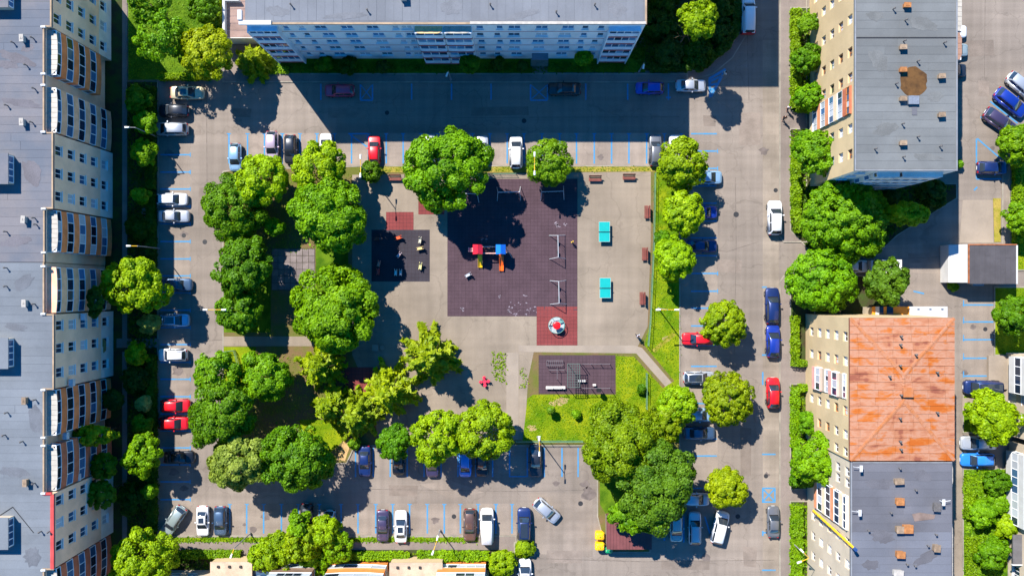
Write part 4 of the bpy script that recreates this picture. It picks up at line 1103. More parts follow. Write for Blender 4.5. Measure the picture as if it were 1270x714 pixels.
# ---- south-east: dark grey roof block
SG = thing('apartment_building', 'cream apartment block with dark grey felt roof at the lower right', 'apartment building', (P(1119, 640, HT).x, P(1119, 640, HT).y, 0))
a, c = P(1055, 790, HT - .3), P(1181, 572, HT - .3); ZR = HT - .3
rf = roof(SG, [(a.x, a.y), (c.x, a.y), (c.x, c.y - .02), (a.x, c.y - .02)], ZR, ROOF_SE)
ym = P(0, 659, ZR).y
roof_stains(rf, [(1090, 600, 1.6, .7), (1145, 590, 1.2, .8), (1095, 665, 1.4, 1.0), (1150, 690, 1.8, .7), (1080, 700, 1.2, .6)], ZR, (88, 87, 92), 5)
roof_sheets(rf, a.x + .15, ym + .03, c.x - .15, c.y - .2, ZR, ROOF_SE, 1.0, 'x', 31)
ROOF_SE2 = mat('worn_grey_felt', srgb(96, 98, 106), .9, .12, .15, fine=.08, rnd=.07, world=True, detail=8)
roof_sheets(rf, a.x + .15, a.y, c.x - .15, ym - .03, ZR, ROOF_SE2, 1.0, 'x', 33)
rg = random.Random(19)
facade(SG, (a.x, c.y), (a.x, a.y), 0, ZR - .3, CREAM, west_wins((588, 602, 676, 704, 732), c.y, a.y, rg, 'wwww'), depth=.3)
facade(SG, (a.x, a.y), (c.x, a.y), 0, ZR - .3, CREAM); facade(SG, (c.x, a.y), (c.x, c.y), 0, ZR - .3, CREAM)
for f in range(1, 5):
    y0, y1 = P(0, 618, HT).y, P(0, 660, HT).y
    balcony(SG, (a.x, y0), (a.x, y1), F0 + f * FH, .35, PINK if f % 2 else CRM_P, FRAME, 5, .85, 1.65, False, 'cdd', None, seed=f + 40)
for (y0, y1) in ((576, 606), (652, 760)):
    for f in range(5):
        pa, pc = P(1181, y1, HT), P(1181, y0, HT)
        balcony(SG, (pa.x, pa.y), (pc.x, pc.y), F0 + f * FH - .15, .55, GREYW, FRAME, 5, .95, 1.4, False, 'db', CORR if f == 4 else None, seed=int(y0) + f)
parapet(SG, [(c.x - .06, c.y - .1), (a.x + .06, c.y - .1), (a.x + .06, a.y), ], ZR + .005, mat('lead_grey', (0, 0, 0)), .16, .09)
for (x, y, m_, sx, sy, h_) in ((1116, 597, BRICKISH, .95, .55, .6), (1117, 622, CHIM_ORANGE, .8, .7, .6), (1163, 629, PIPE, .65, .85, .6), (1117, 657, BRICKISH, .7, .65, .7), (1127, 656, CHIM_ORANGE, 1.0, .85, .6), (1163, 680, BRICKISH, .6, .7, .7), (1118, 688, CHIM_ORANGE, .85, .65, .7), (1115, 711, CHIM_WHITE, 1.0, .6, .6)):
    chimney(rf, x, y, ZR + .02, m_, sx, sy, h_)
for (x, y) in ((1117, 581), (1137, 608), (1106, 636), (1078, 658), (1162, 663), (1152, 677), (1126, 700), (1136, 702)): vent(rf, x, y, ZR + .02, .45)
q = [P(1131, 637, ZR), P(1141, 635, ZR), (P(1160, 638, ZR)), P(1158, 643, ZR), P(1134, 646, ZR)]
mb = MB(); mb.prism([p[:2] for p in q], ZR, ZR + .05); mb.build('roof_patch', mat('brown_patch', srgb(112, 96, 88), .9, .2, 1), rf)
for (x, y, w_) in ((1068.5, 581, 1), (1067, 636, 1), (1171, 623, -1)):
    q = P(x, y, ZR + 1); mb = MB(); mb.cbox(0, 0, .9, .34, .75, .1); mb.tube((0, 0, 0), (0, 0, .85), .05, n=6); mb.tube((0, 0, .6), (-w_ * .9, .2, .75), .04, n=5)
    mb.build('antenna_panel', WHITE, rf, loc=(q.x, q.y, ZR))
for ch in SG.children: ch.location -= Vector(SG.location)

# ---- garage with lean-to
GA = thing('garage', 'small flat roofed garage with white lean-to and rusty roof edge', 'garage', (P(1225, 328).x, P(1225, 328).y, 0))
org = Vector(GA.location); z = 3.2
a, c = P(1201, 352, z), P(1261, 303, z)
MB().box(a.x + .05, a.y + .1, 0, c.x - .05, c.y - .05, z - .2).build('wall', WHITE, GA)
GFELT = mat('garage_felt', srgb(72, 69, 72), .9, .12, .5, fine=.08, rnd=.06, world=True)
rf = MB().box(a.x, a.y, z - .2, c.x, c.y, z).build('roof', GFELT, GA)
roof_sheets(rf, a.x + .15, a.y + .05, c.x - .15, c.y - .12, z, GFELT, .7, 'y', 77)
mbz = MB(); strip_mb(mbz, [(a.x + .02, a.y + .1), (a.x + .02, c.y - .03), (c.x - .02, c.y - .03)], .16, z + .001, z + .1); mbz.build('rusty_edge', mat('rust_edge', srgb(140, 84, 52), .8, .25, 2), GA)
MB().box(c.x - .09, a.y, z + .001, c.x + .09, c.y - .12, z + .09).build('white_edge', WHITE, GA)
b0, b1 = P(1180, 352, 1.6), P(1180, 303, 1.6)
lx0, lx1 = P(1177, 0, 2.2).x, a.x - .02
MB().add([(lx0, a.y + .2, 0), (lx1, a.y + .2, 0), (lx1, c.y, 0), (lx0, c.y, 0), (lx0, a.y + .2, 2.1), (lx1, a.y + .2, 3.0), (lx1, c.y, 3.0), (lx0, c.y, 2.1)], [(3, 2, 1, 0), (4, 5, 6, 7), (0, 1, 5, 4), (1, 2, 6, 5), (2, 3, 7, 6), (3, 0, 4, 7)]).build('lean_to', WHITE, GA)
MB().add([(lx0 + .4, a.y + 1.6, 2.25), (lx0 + 1.3, a.y + 1.7, 2.62), (lx0 + 1.5, a.y + 3.2, 2.72), (lx0 + 1.2, a.y + 3.2, 2.6)], [(0, 1, 2, 3)]).build('rooflight', GLASS_C, GA)
MB().box(a.x + 1, a.y - .25, 2.1, a.x + 2.5, a.y + .05, 2.5).build('wall_unit', METAL, GA)
for ch in GA.children: ch.location -= org

# ---- buildings at the right edge, only their lower storeys in frame
def edge_building(label, x, y0, y1, m, wins, extra=None, h=8.5, seed=3):
    b = thing('apartment_building', label, 'apartment building', (P(x, (y0 + y1) / 2).x, P(x, (y0 + y1) / 2).y, 0))
    a, c = P(x, y1), P(x, y0); D = 14
    rg = random.Random(seed); ws = []
    for f in range(3):
        for yv in wins: ws.append((c.y - P(0, yv).y, 1.6 + f * FH, 1.7, 1.5, 'w', rg.choice('ddcb'), 3))
    facade(b, (c.x, c.y), (a.x, a.y), 0, h, m, ws, depth=.2)
    facade(b, (a.x, a.y), (a.x + D, a.y), 0, h, m); facade(b, (a.x + D, c.y), (c.x, c.y), 0, h, m); facade(b, (a.x + D, a.y), (a.x + D, c.y), 0, h, m)
    roof(b, [(a.x - .15, a.y - .1), (a.x + D, a.y - .1), (a.x + D, c.y + .1), (a.x - .15, c.y + .1)], h + .3, ROOF_NE)
    if extra: extra(b, a, c)
    for ch in b.children: ch.location -= Vector(b.location)
    return b
def ex1(b, a, c):
    for f in range(1, 3): balcony(b, (a.x, c.y - .3), (a.x, c.y - 5.2), 1.0 + f * FH - 1.2, 1.0, WHITE, FRAME, 6, .95, 1.4, False, 'ddb', None, seed=f)
    MB().box(a.x - 2.6, c.y - 5.0, .0, a.x - .01, c.y - .4, .5).build('entrance_step', CONC_L, b)
edge_building('white apartment block with glazed balconies at the right edge below the garage', 1247, 437, 538, CREAM, (490, 515), ex1, seed=7)
def ex2(b, a, c):
    for f in range(0, 3): balcony(b, (a.x, c.y - 1.2), (a.x, c.y - 11.0), .7 + f * FH, .7, WHITE, FRAME, 10, .9, 1.5, False, 'dbc', None, seed=f + 60)
    MB().box(a.x - 1.2, P(0, 690).y, 2.7, a.x + 3.6, P(0, 655).y, 2.9).build('entrance_hood', mat('hood_slate', srgb(92, 90, 92), .8, .1, 1), b)
    MB().box(a.x - 1.35, P(0, 691.5).y, 2.65, a.x + 3.7, P(0, 690.2).y, 3.0).build('hood_edge', WHITE, b)
edge_building('white apartment block with long glazed balconies at the lower right corner', 1251, 546, 760, CREAM, (705, 730), ex2, seed=8)

# ---- southern flats: only the lowest storeys of the sunny north side in frame
SO = thing('apartment_building', 'cream block of flats with orange edged balconies along the bottom edge', 'apartment building', (P(400, 710).x, P(400, 710).y, 0))
a, c = P(208, 706), P(606, 706); h = 14.2; rg = random.Random(6)
ws = []
for f in range(5):
    for xv in (225, 245, 275, 320, 335, 405, 495, 530):
        ws.append((c.x - P(xv, 0).x, F0 + f * FH + 1.4, 1.2, 1.35, 'w', rg.choice('dbc'), 2))
facade(SO, (c.x, c.y), (a.x, a.y), 0, h, CREAM, ws, depth=.2)
yb = a.y - 12
facade(SO, (a.x, a.y), (a.x, yb), 0, h, CREAM); facade(SO, (a.x, yb), (c.x, yb), 0, h, CREAM); facade(SO, (c.x, yb), (c.x, c.y), 0, h, CREAM)
roof(SO, [(a.x, a.y + .1), (c.x, a.y + .1), (c.x, yb), (a.x, yb)], h + .3, ROOF_N)
BRN = mat('brown_panel', srgb(120, 98, 82), .85, .12, 1)
ORP = mat('bright_orange_panel', srgb(216, 130, 66), .8, .1, 1)
for (x0, x1, fl, mp_, bw) in ((345, 396, (0, 1, 2, 3, 4), BRN, False), (412, 482, (0, 1, 2, 3, 4), ORP, True), (545, 603, (0, 1, 2, 3, 4), ORP, False)):
    for f in fl:
        pa, pc = P(x1, 0), P(x0, 0)
        balcony(SO, (pa.x, a.y), (pc.x, a.y), F0 + f * FH - .5, 1.25 if f == 0 else 1.1, mp_, FRAME, 7, .95, 1.45, bw, 'dcc', CORR if f == 4 else None, seed=x0 + f)
# ground floor extensions with flat tops
for (x0, x1, yy, lab) in ((262, 312, 697, 'a'), (484, 548, 698, 'b')):
    p0, p1 = P(x0, yy, 2.8), P(x1, yy, 2.8)
    o = MB().box(p0.x, a.y + .01, 0, p1.x, p0.y, 2.8).build('porch', TAN_E, SO)
    MB().box(p0.x - .1, a.y + .012, 2.8, p1.x + .1, p0.y + .1, 2.92).build('porch_roof', mat('porch_beige', srgb(168, 150, 132), .9, .12, .8, fine=.08), o)
    for k in range(3): MB().cbox(p0.x + 1 + k * 1.5, p0.y - .5, 3.0, .3, .3, .25).build('porch_vent', DARK, o)
p0 = P(312, 703, 2.5); MB().box(p0.x, a.y + .01, 0, p0.x + 2.2, a.y + .75, 2.3).build('porch_window', GLASS_B, SO)
for ch in SO.children: ch.location -= Vector(SO.location)
# ------------------------------------------------------------------ cars
TYRE = mat('tyre_rubber', srgb(28, 28, 30), .85)
RIM = mat('alloy_rim', srgb(150, 152, 156), .35, metal=.8)
CGLASS = mat('car_glass', (.022, .030, .042), .05, spec=.7, coat=.5)
LAMPW = mat('headlamp', srgb(214, 220, 226), .15, spec=.6)
LAMPR = mat('tail_lamp', srgb(150, 16, 18), .25, spec=.6)
PLATE = mat('number_plate', srgb(220, 222, 222), .5)
BLACKP = mat('black_trim', srgb(24, 25, 27), .6)
# per type: length, width, hood z, roof z, windscreen base/top and rear top/base measured from the front, tail z
CT = dict(
    hatch=(4.05, 1.76, .88, 1.46, 1.02, 1.72, 3.35, 3.95, .95),
    sedan=(4.60, 1.80, .86, 1.42, 1.30, 2.02, 3.20, 3.85, .96),
    estate=(4.65, 1.80, .88, 1.46, 1.25, 1.98, 4.05, 4.55, .98),
    suv=(4.50, 1.86, 1.02, 1.66, 1.20, 1.82, 3.95, 4.40, 1.08),
    mpv=(4.40, 1.80, 1.00, 1.68, .86, 1.62, 3.95, 4.32, 1.06),
    van=(4.90, 1.88, 1.08, 1.88, .85, 1.50, 4.72, 4.86, 1.15))
def body_mesh(ty):
    L, Wd, zh, zr, fb, ft, rt, rb, zt = CT[ty]
    hw = Wd / 2; mb = MB()
    # lower body stations from front to rear: (x from front, width factor, belt z, low z)
    st = [(.0, .62, zh * .66, .34), (.05, .76, zh * .78, .28), (.18, .90, zh * .88, .24), (.45, .975, zh * .95, .22), (fb * .8, 1.0, zh, .21), (fb, 1.0, zh + .03, .21), (L * .5, 1.0, zh + .05, .21),
          (rb - .25, 1.0, (zh + zt) / 2 + .05, .21), (min(rb, L - .42), .985, zt, .22), (L - .30, .955, zt * .985, .25), (L - .12, .88, zt * .93, .30), (L - .03, .78, zt * .82, .34), (L, .68, zt * .72, .40)]
    prof = lambda w, zb, zl: [(w * .86, zl), (w * .97, zl + .12), (w, zl + (zb - zl) * .45), (w * .985, zl + (zb - zl) * .78), (w * .93, zb - .035), (w * .82, zb), (w * .42, zb + .025), (0, zb + .035)]
    rows = []
    for x, wf, zb, zl in st:
        p = prof(hw * wf, zb, zl); rows.append([(L / 2 - x, y, z) for y, z in p] + [(L / 2 - x, -y, z) for y, z in p[-2::-1]])
    n = len(rows[0]); vs = [v for r in rows for v in r]
    fs = [(i * n + k, i * n + k + 1, (i + 1) * n + k + 1, (i + 1) * n + k) for i in range(len(rows) - 1) for k in range(n - 1)]
    fs += [(i * n, (i + 1) * n, (i + 1) * n + n - 1, i * n + n - 1) for i in range(len(rows) - 1)]
    fs += [tuple(range(n - 1, -1, -1)), tuple(range((len(rows) - 1) * n, len(rows) * n))]
    mb.add(vs, fs)
    # cabin shell
    wb, wr = hw * .87, hw * (.74 if ty == 'van' else .66)
    secs = [(fb, wb * .94, wb * .94, zh + .0, zh + .01), (fb + (ft - fb) * .5, wb * .97, (wb + wr) / 2 * .97, zh + .0, (zh + zr) / 2 + .03), (ft, wb, wr, zh, zr - .02), ((ft + rt) / 2, wb, wr * 1.02, zh, zr), (rt, wb * .99, wr * .97, zh, zr - .03), (rt + (rb - rt) * .5, wb * .95, (wb + wr) / 2 * .93, zh, (zt + zr) / 2 + .02), (rb, wb * .90, wb * .90, zt - .02, zt + .01)]
    rows = []
    for x, b_, r_, z0, z1 in secs:
        q = [(b_, z0), (r_ + (b_ - r_) * .06, z1 - .05), (r_ * .93, z1 - .005), (r_ * .5, z1 + .03), (0, z1 + .04)]
        rows.append([(L / 2 - x, y, z) for y, z in q] + [(L / 2 - x, -y, z) for y, z in q[-2::-1]])
    n = len(rows[0]); vs = [v for r in rows for v in r]
    fs = [(i * n + k, i * n + k + 1, (i + 1) * n + k + 1, (i + 1) * n + k) for i in range(len(rows) - 1) for k in range(n - 1)]
    mb.add(vs, fs)
    return mb
def car_meshes(ty):
    if ty in CACHE: return CACHE[ty]
    L, Wd, zh, zr, fb, ft, rt, rb, zt = CT[ty]; hw = Wd / 2
    paint = MATS['paint_default']
    D = {'body': body_mesh(ty).mesh('body', paint, True)}
    wb, wr = hw * .87, hw * (.74 if ty == 'van' else .66)
    e = .022
    def scr(x0, w0, z0, x1, w1, z1, nm, up):   # bowed pane between two cross lines
        mb = MB(); K = 4; vs = []
        for s in (0., .5, 1.):
            for k in range(K + 1):
                t = -1 + 2 * k / K; w = w0 + (w1 - w0) * s
                vs.append((L / 2 - (x0 + (x1 - x0) * s) + up * .04 * (1 - t * t) + up * e, t * w, z0 + (z1 - z0) * s + .028 * (1 - t * t) + e + (.03 if s == .5 else 0)))
        fs = [(i * (K + 1) + k, i * (K + 1) + k + 1, (i + 1) * (K + 1) + k + 1, (i + 1) * (K + 1) + k) for i in range(2) for k in range(K)]
        return mb.add(vs, fs).mesh(nm, CGLASS, True)
    D['windscreen'] = scr(fb + (ft - fb) * .08, wb * .86, zh + .05 + (zr - zh) * .06, fb + (ft - fb) * .94, wr * .93, zr - .03, 'windscreen', 1)
    D['rear_window'] = scr(rb - (rb - rt) * .12, wb * .78, zt + .05 + (zr - zt) * .1, rt + (rb - rt) * .06, wr * .86, zr - .04, 'rear_window', -1)
    for s, nm in ((1, 'lw'), (-1, 'rw')):
        lst = []
        xs = [ft + .02, (ft + rt) / 2 + .05, rt + .0]
        def pt(x, f):   # f 0 base .. 1 top
            y = wb + (wr + (wb - wr) * .06 - wb) * f; z = zh + (zr - .06 - zh) * f
            return (L / 2 - x, s * (y + .014), z + .012)
        lo, hi = .22, .86
        front = [pt(fb + (ft - fb) * .52, lo), pt(xs[1] - .04, lo), pt(xs[1] - .04, hi), pt(xs[0] + .06, hi)]
        if ty == 'van':
            front = [pt(fb + .35, lo), pt(1.95, lo), pt(1.95, hi), pt(xs[0] + .06, hi)]; rear = None
        else: rear = [pt(xs[1] + .04, lo), pt(rt + (rb - rt) * .45, lo), pt(xs[2] + .02, hi), pt(xs[1] + .04, hi)]
        for q in (front, rear):
            if q: lst.append(MB().add(q, [(0, 1, 2, 3)]).mesh('side_window', CGLASS))
        D[nm] = lst
    mb = MB(); x = L / 2
    D['headlight'] = MB().add([(x - .06, -.16, zh * .66), (x - .10, .16, zh * .70), (x - .34, .17, zh * .90), (x - .20, -.14, zh * .86), (x - .16, -.16, zh * .60), (x - .2, .16, zh * .62), (x - .42, .17, zh * .8), (x - .3, -.14, zh * .8)],
                              [(0, 1, 2, 3), (0, 4, 5, 1), (1, 5, 6, 2), (2, 6, 7, 3), (3, 7, 4, 0)]).mesh('headlight', LAMPW)
    D['taillight'] = MB().cbox(-L / 2 + .09, 0, zt * .80, .2, .26, .2).mesh('taillight', LAMPR)
    D['mirror'] = MB().cbox(0, 0, 0, .14, .22, .13).mesh('mirror', paint)
    D['bumper_plate'] = MB().cbox(0, 0, 0, .03, .5, .11).mesh('number_plate', PLATE)
    wm = MB(); wm.tube((0, -.10, 0), (0, .10, 0), .32, n=16); D['wheel'] = wm.mesh('wheel', TYRE, False)
    rm = MB()
    rm.tube((0, .085, 0), (0, .108, 0), .21, n=12)
    D['rim'] = rm.mesh('rim', RIM)
    D['sunroof'] = MB().box(L / 2 - ft - .95, -wr * .62, zr + .012, L / 2 - ft - .15, wr * .62, zr + .052).mesh('sunroof', CGLASS)
    D['pano'] = MB().box(L / 2 - rt + .1, -wr * .80, zr - .0, L / 2 - ft - .08, wr * .80, zr + .046).mesh('panoramic_roof', CGLASS)
    r = MB()
    for s in (-1, 1): r.tube((L / 2 - ft - .15, s * wr * .92, zr + .06), (L / 2 - rt + .05, s * wr * .90, zr + .05), .025, n=5)
    D['rails'] = r.mesh('roof_rails', METAL)
    D['handle'] = MB().cbox(0, 0, 0, .18, .03, .035).mesh('door_handle', BLACKP)
    sm = MB(); t_ = .012
    def ridge(pts_):
        for a_, b_ in zip(pts_[:-1], pts_[1:]): sm.tube(a_, b_, t_, n=4)
    zc_ = zh + .035
    for s in (-1, 1): ridge([(L / 2 - .32, s * hw * .60, zh * .90 + .03), (L / 2 - fb * .75, s * hw * .70, zh + .012), (L / 2 - fb - .02, s * hw * .74, zc_)])
    ridge([(L / 2 - .24, -hw * .5, zh * .90 + .02), (L / 2 - .20, 0, zh * .92 + .02), (L / 2 - .24, hw * .5, zh * .90 + .02)])
    if ty != 'van': ridge([(-L / 2 + .20, -hw * .66, zt * .95 + .02), (-L / 2 + .16, 0, zt * .96 + .025), (-L / 2 + .20, hw * .66, zt * .95 + .02)])
    D['seam'] = sm.mesh('shut_lines', BLACKP)
    D['cowl'] = MB().box(L / 2 - fb - .06, -wb * .82, zh + .02, L / 2 - fb + .10, wb * .82, zh + .066).mesh('wiper_cowl', BLACKP)
    CACHE[ty] = D
    return D
def paint(name, col, metal=.0, rough=.35):
    return mat('paint_' + name, col, rough, metal=metal, coat=.7, spec=.5)
paint('default', (.5, .5, .5))
PAINT = dict(white=paint('white', srgb(208, 209, 210)), silver=paint('silver', srgb(176, 180, 186), .45), grey=paint('grey', srgb(106, 108, 112), .4), dark=paint('dark', srgb(40, 44, 52), .3), black=paint('black', srgb(18, 20, 24), .2),
             navy=paint('navy', srgb(24, 44, 96), .3), blue=paint('blue', srgb(26, 62, 170), .2), bright=paint('bright_blue', srgb(40, 120, 206), .1), pale=paint('pale_blue', srgb(140, 176, 204), .4), red=paint('red', srgb(196, 16, 26), .05),
             maroon=paint('maroon', srgb(168, 50, 84), .2), beige=paint('beige', srgb(186, 172, 140), .3), brown=paint('brown', srgb(92, 70, 62), .3), plum=paint('plum', srgb(64, 56, 84), .3), steel=paint('steel_blue', srgb(64, 88, 116), .4), pinkish=paint('rose_silver', srgb(190, 168, 180), .4), royal=paint('royal_blue', srgb(20, 48, 140), .2), sage=paint('sage_silver', srgb(150, 164, 164), .4))
CARS = 'cars parked around the courtyard'
def car(px, py, hd, ty, col, label, lp=None, extra='', group=CARS):
    D = car_meshes(ty); L, Wd, zh, zr, fb, ft, rt, rb, zt = CT[ty]; hw = Wd / 2
    c = P(px, py, .8); a = math.radians(hd)
    nm = 'van' if ty == 'van' else 'parked_car'
    t = thing(nm, label, 'van' if ty == 'van' else 'car', (c.x, c.y, .005), a, group)
    k = 1.0
    if lp: k = (lp / PPM) * .985 / L; t.scale = (k, min(1.06, max(.94, k)), min(1.05, max(.95, k)))
    m = PAINT[col]
    inst('body', D['body'], t, mats=[m])
    inst('windscreen', D['windscreen'], t); inst('rear_window', D['rear_window'], t)
    for s in ('lw', 'rw'):
        for w in D[s]: inst('side_window', w, t)
    for s in (-1, 1):
        inst('headlight', D['headlight'], t, loc=(0, s * hw * .62, 0), scale=(1, s, 1))
        inst('taillight', D['taillight'], t, loc=(0, s * hw * .66, 0))
        inst('mirror', D['mirror'], t, loc=(L / 2 - ft + .12 - (.35 if ty != 'van' else .1) + .1, s * (hw + .07), zh + .1), mats=[m])
        for x in (L / 2 - .82, -L / 2 + .80):
            w = inst('wheel', D['wheel'], t, loc=(x, s * (hw - .09), .32), rot=(0, 0, 0 if s > 0 else math.pi)); inst('rim', D['rim'], w)
        inst('door_handle', D['handle'], t, loc=(L / 2 - (ft + rt) / 2 + .1, s * (hw * .985), zh * .82))
    inst('number_plate', D['bumper_plate'], t, loc=(L / 2 + .005, 0, .48)); inst('number_plate', D['bumper_plate'], t, loc=(-L / 2 - .005, 0, .62))
    inst('shut_lines', D['seam'], t); inst('wiper_cowl', D['cowl'], t)
    if 's' in extra: inst('sunroof', D['sunroof'], t)
    if 'p' in extra: inst('panoramic_roof', D['pano'], t)
    if 'r' in extra: inst('roof_rails', D['rails'], t)
    if 'b' in extra:   # light bar / white roof panel
        pass
    return t

for args in (
    # left hand bays, noses to the right or left
    (232, 115, 0, 'sedan', 'beige', 'beige saloon with sunroof, topmost in the left hand bays', 42, 's'),
    (215, 137, 180, 'hatch', 'dark', 'dark grey hatchback just below the beige saloon with sunroof'),
    (213, 160, 180, 'mpv', 'silver', 'silver people carrier third from the top in the left hand bays', 40),
    (213, 247, 0, 'estate', 'white', 'white saloon beside a grey one, upper of the pair left of the big park trees', 38),
    (215, 268, 0, 'sedan', 'silver', 'silver grey saloon directly below the white one in the left hand bays', 39),
    (219, 353, 0, 'sedan', 'steel', 'dusky steel blue saloon in the shade by the round lime tree', 38),
    (216, 397, 0, 'hatch', 'pale', 'pale blue hatchback with leaf reflections on its roof, above the slab path', 37, 'p'),
    (214, 440, 180, 'suv', 'white', 'white off-roader just below the slab path in the left hand bays', 36, 'r'),
    (217, 503, 0, 'hatch', 'red', 'upper of the two red cars in the left hand bays', 37),
    (215, 525, 0, 'hatch', 'red', 'lower of the two red cars, partly under the park tree', 37),
    (222, 567, 0, 'sedan', 'black', 'black saloon alone in deep shade of the lower left bays', 38),
    (215, 646, 236, 'estate', 'sage', 'grey green estate parked askew at the lower left corner', 42, 'r'),
    (251, 646, 270, 'sedan', 'white', 'white saloon beside a blue car at the lower left corner', 38, 's'),
    (273, 646, 270, 'hatch', 'steel', 'steel blue hatchback right of the white saloon at the lower left', 37),
    # upper bays beside the plaza
    (291.5, 195, 270, 'hatch', 'pale', 'light blue hatchback alone at the left end of the upper bays', 35),
    (337, 181, 270, 'hatch', 'pinkish', 'rose silver hatchback half under the bright tree in the upper bays', 37),
    (360, 185, 270, 'hatch', 'dark', 'dark grey hatchback next to the rose silver one, half under a tree', 36),
    (404, 183, 90, 'hatch', 'white', 'small white hatchback between two bright trees and a red car', 36),
    (464, 186, 90, 'hatch', 'red', 'bright red hatchback in the upper bays above the bench', 36),
    (533, 184, 90, 'hatch', 'silver', 'silver hatchback left behind the big plaza tree', 36),
    (577, 184, 90, 'hatch', 'silver', 'silver hatchback right behind the big plaza tree', 36),
    (598, 187, 90, 'estate', 'silver', 'silver estate with roof rails squeezed right of the big plaza tree', 39, 'r'),
    (640, 189, 90, 'mpv', 'white', 'white people carrier in the open left of the small round tree', 40),
    (813, 186, 90, 'estate', 'grey', 'grey estate under the top lime tree of the right hand row', 40),
    (838, 186, 90, 'hatch', 'white', 'white hatchback hidden by the top lime tree of the right hand row', 38),
    # shaded side of the northern block
    (421, 112, 180, 'estate', 'maroon', 'maroon estate in shade between painted bays by the northern block', 37),
    (700, 110, 180, 'sedan', 'black', 'black saloon in deep shade beside the crossed-out bay', 41),
    (806, 109, 180, 'hatch', 'blue', 'blue hatchback in shade near the corner garden', 35),
    (857, 106, 0, 'sedan', 'silver', 'pale silver saloon at the corner next to the blue hatching', 38),
    # right hand row
    (877, 220, 0, 'hatch', 'pale', 'light blue grey hatchback under the uppermost lime trees', 38),
    (872, 263, 0, 'hatch', 'royal', 'royal blue hatchback in shade of the middle lime tree', 36),
    (870, 305, 0, 'sedan', 'navy', 'navy saloon in the shade between two lime trees', 40),
    (866, 420, 180, 'estate', 'red', 'red car nosing left beside the first globe tree', 40),
    (867, 468, 0, 'estate', 'silver', 'silver white car with black panoramic roof above the second globe tree', 39, 'p'),
    (866, 514, 0, 'hatch', 'pale', 'pale blue car hidden between the yellow lime and the second globe tree', 38),
    (868, 537, 0, 'sedan', 'steel', 'dark steel blue saloon just below the second globe tree', 39),
    (862, 619, 0, 'hatch', 'silver', 'silver hatchback by the dark tree left of the last globe tree', 37),
    (839, 653, 270, 'hatch', 'sage', 'sage silver hatchback under the edge of the dark tree by the shelter', 38),
    (862, 655, 90, 'estate', 'silver', 'silver estate with roof rails, middle of three below the last globe tree', 41, 'r'),
    (893, 654, 76, 'mpv', 'white', 'white people carrier parked askew below the last globe tree', 41),
    (959.5, 647, 90, 'sedan', 'grey', 'grey saloon at the far kerb of the right hand street', 39),
    (958, 379, 90, 'estate', 'navy', 'dark blue estate, upper of the two blue cars at the right kerb', 45),
    (959, 423, 90, 'hatch', 'royal', 'brighter blue hatchback, lower of the two blue cars at the right kerb', 40),
    (959, 487, 90, 'hatch', 'red', 'red hatchback at the right kerb below the blue cars', 38),
    (961, 270, 90, 'suv', 'white', 'white car driving up the right hand street', 43),
    # lower bays, upper row
    (452, 572, 270, 'sedan', 'navy', 'navy saloon in the upper row of lower bays next to the conifers', 39),
    (494, 572, 270, 'hatch', 'black', 'black hatchback half under the small dark round tree', 35),
    (536, 574, 270, 'hatch', 'plum', 'plum grey hatchback peeking out under the left lime tree', 36),
    (577, 573, 270, 'mpv', 'bright', 'bright blue people carrier between the two lower lime trees', 37),
    (598, 573, 270, 'hatch', 'black', 'black hatchback under the right lower lime tree', 36),
    (664, 571, 270, 'sedan', 'dark', 'dark grey saloon alone beside the lamp in the lower bays', 41),
    # lower row
    (380, 642, 270, 'hatch', 'dark', 'small dark car hidden behind the spreading lime shrub', 36),
    (409, 650, 270, 'hatch', 'silver', 'silver hatchback peeking out above the spreading lime shrub', 36),
    (474.5, 652, 270, 'sedan', 'plum', 'plum grey saloon beside the white saloon in the lower row', 40),
    (497, 653, 90, 'sedan', 'white', 'white saloon beside the plum grey one in the lower row', 40, 's'),
    (582.5, 651, 270, 'estate', 'brown', 'brown estate beside the white van in the lower row', 41),
    (604, 652, 90, 'van', 'white', 'white panel van in the lower row beside the brown estate', 44),
    (650, 650, 90, 'suv', 'navy', 'dark navy off-roader at the right end of the lower row', 41, 'p'),
    (678, 633, -41, 'hatch', 'silver', 'silver hatchback turning diagonally across the lower court'),
    (651, 712, 90, 'hatch', 'white', 'white hatchback cut by the bottom edge of the picture', 38, 's'),
    # right side
    (1059, 330, 0, 'hatch', 'white', 'white hatchback half under the tree in the side lane', 36),
    (1231, 208, 0, 'hatch', 'navy', 'dark navy hatchback with red lamps in the painted triangle bay', 38),
    (1241, 151, -35, 'estate', 'plum', 'dark plum estate parked slantwise at the right edge', 46),
    (1254, 127, -38, 'estate', 'royal', 'royal blue estate parked slantwise above the dark plum one', 46),
    (1268, 107, -40, 'estate', 'silver', 'silver estate cut by the right edge, topmost of the slanting cars', 44),
    (1218, 480, 180, 'van', 'navy', 'dark blue van with long glass roof beside the rusty roofed block', 45, 'p'),
    (1214, 549, 180, 'sedan', 'silver', 'silver saloon above the bright blue estate at the lower right', 45),
    (1213, 570, 180, 'estate', 'bright', 'bright blue estate below the silver saloon at the lower right', 42),
    (1182, 39, 0, 'hatch', 'white', 'white hatchback mostly hidden behind the upper right roof edge, highest of three', 36),
    (1183, 62, 0, 'hatch', 'sage', 'sage silver hatchback mostly hidden behind the upper right roof edge, middle of three', 37),
    (1181, 87, 0, 'hatch', 'dark', 'dark hatchback mostly hidden behind the upper right roof edge, lowest of three', 37)):
    car(*args)
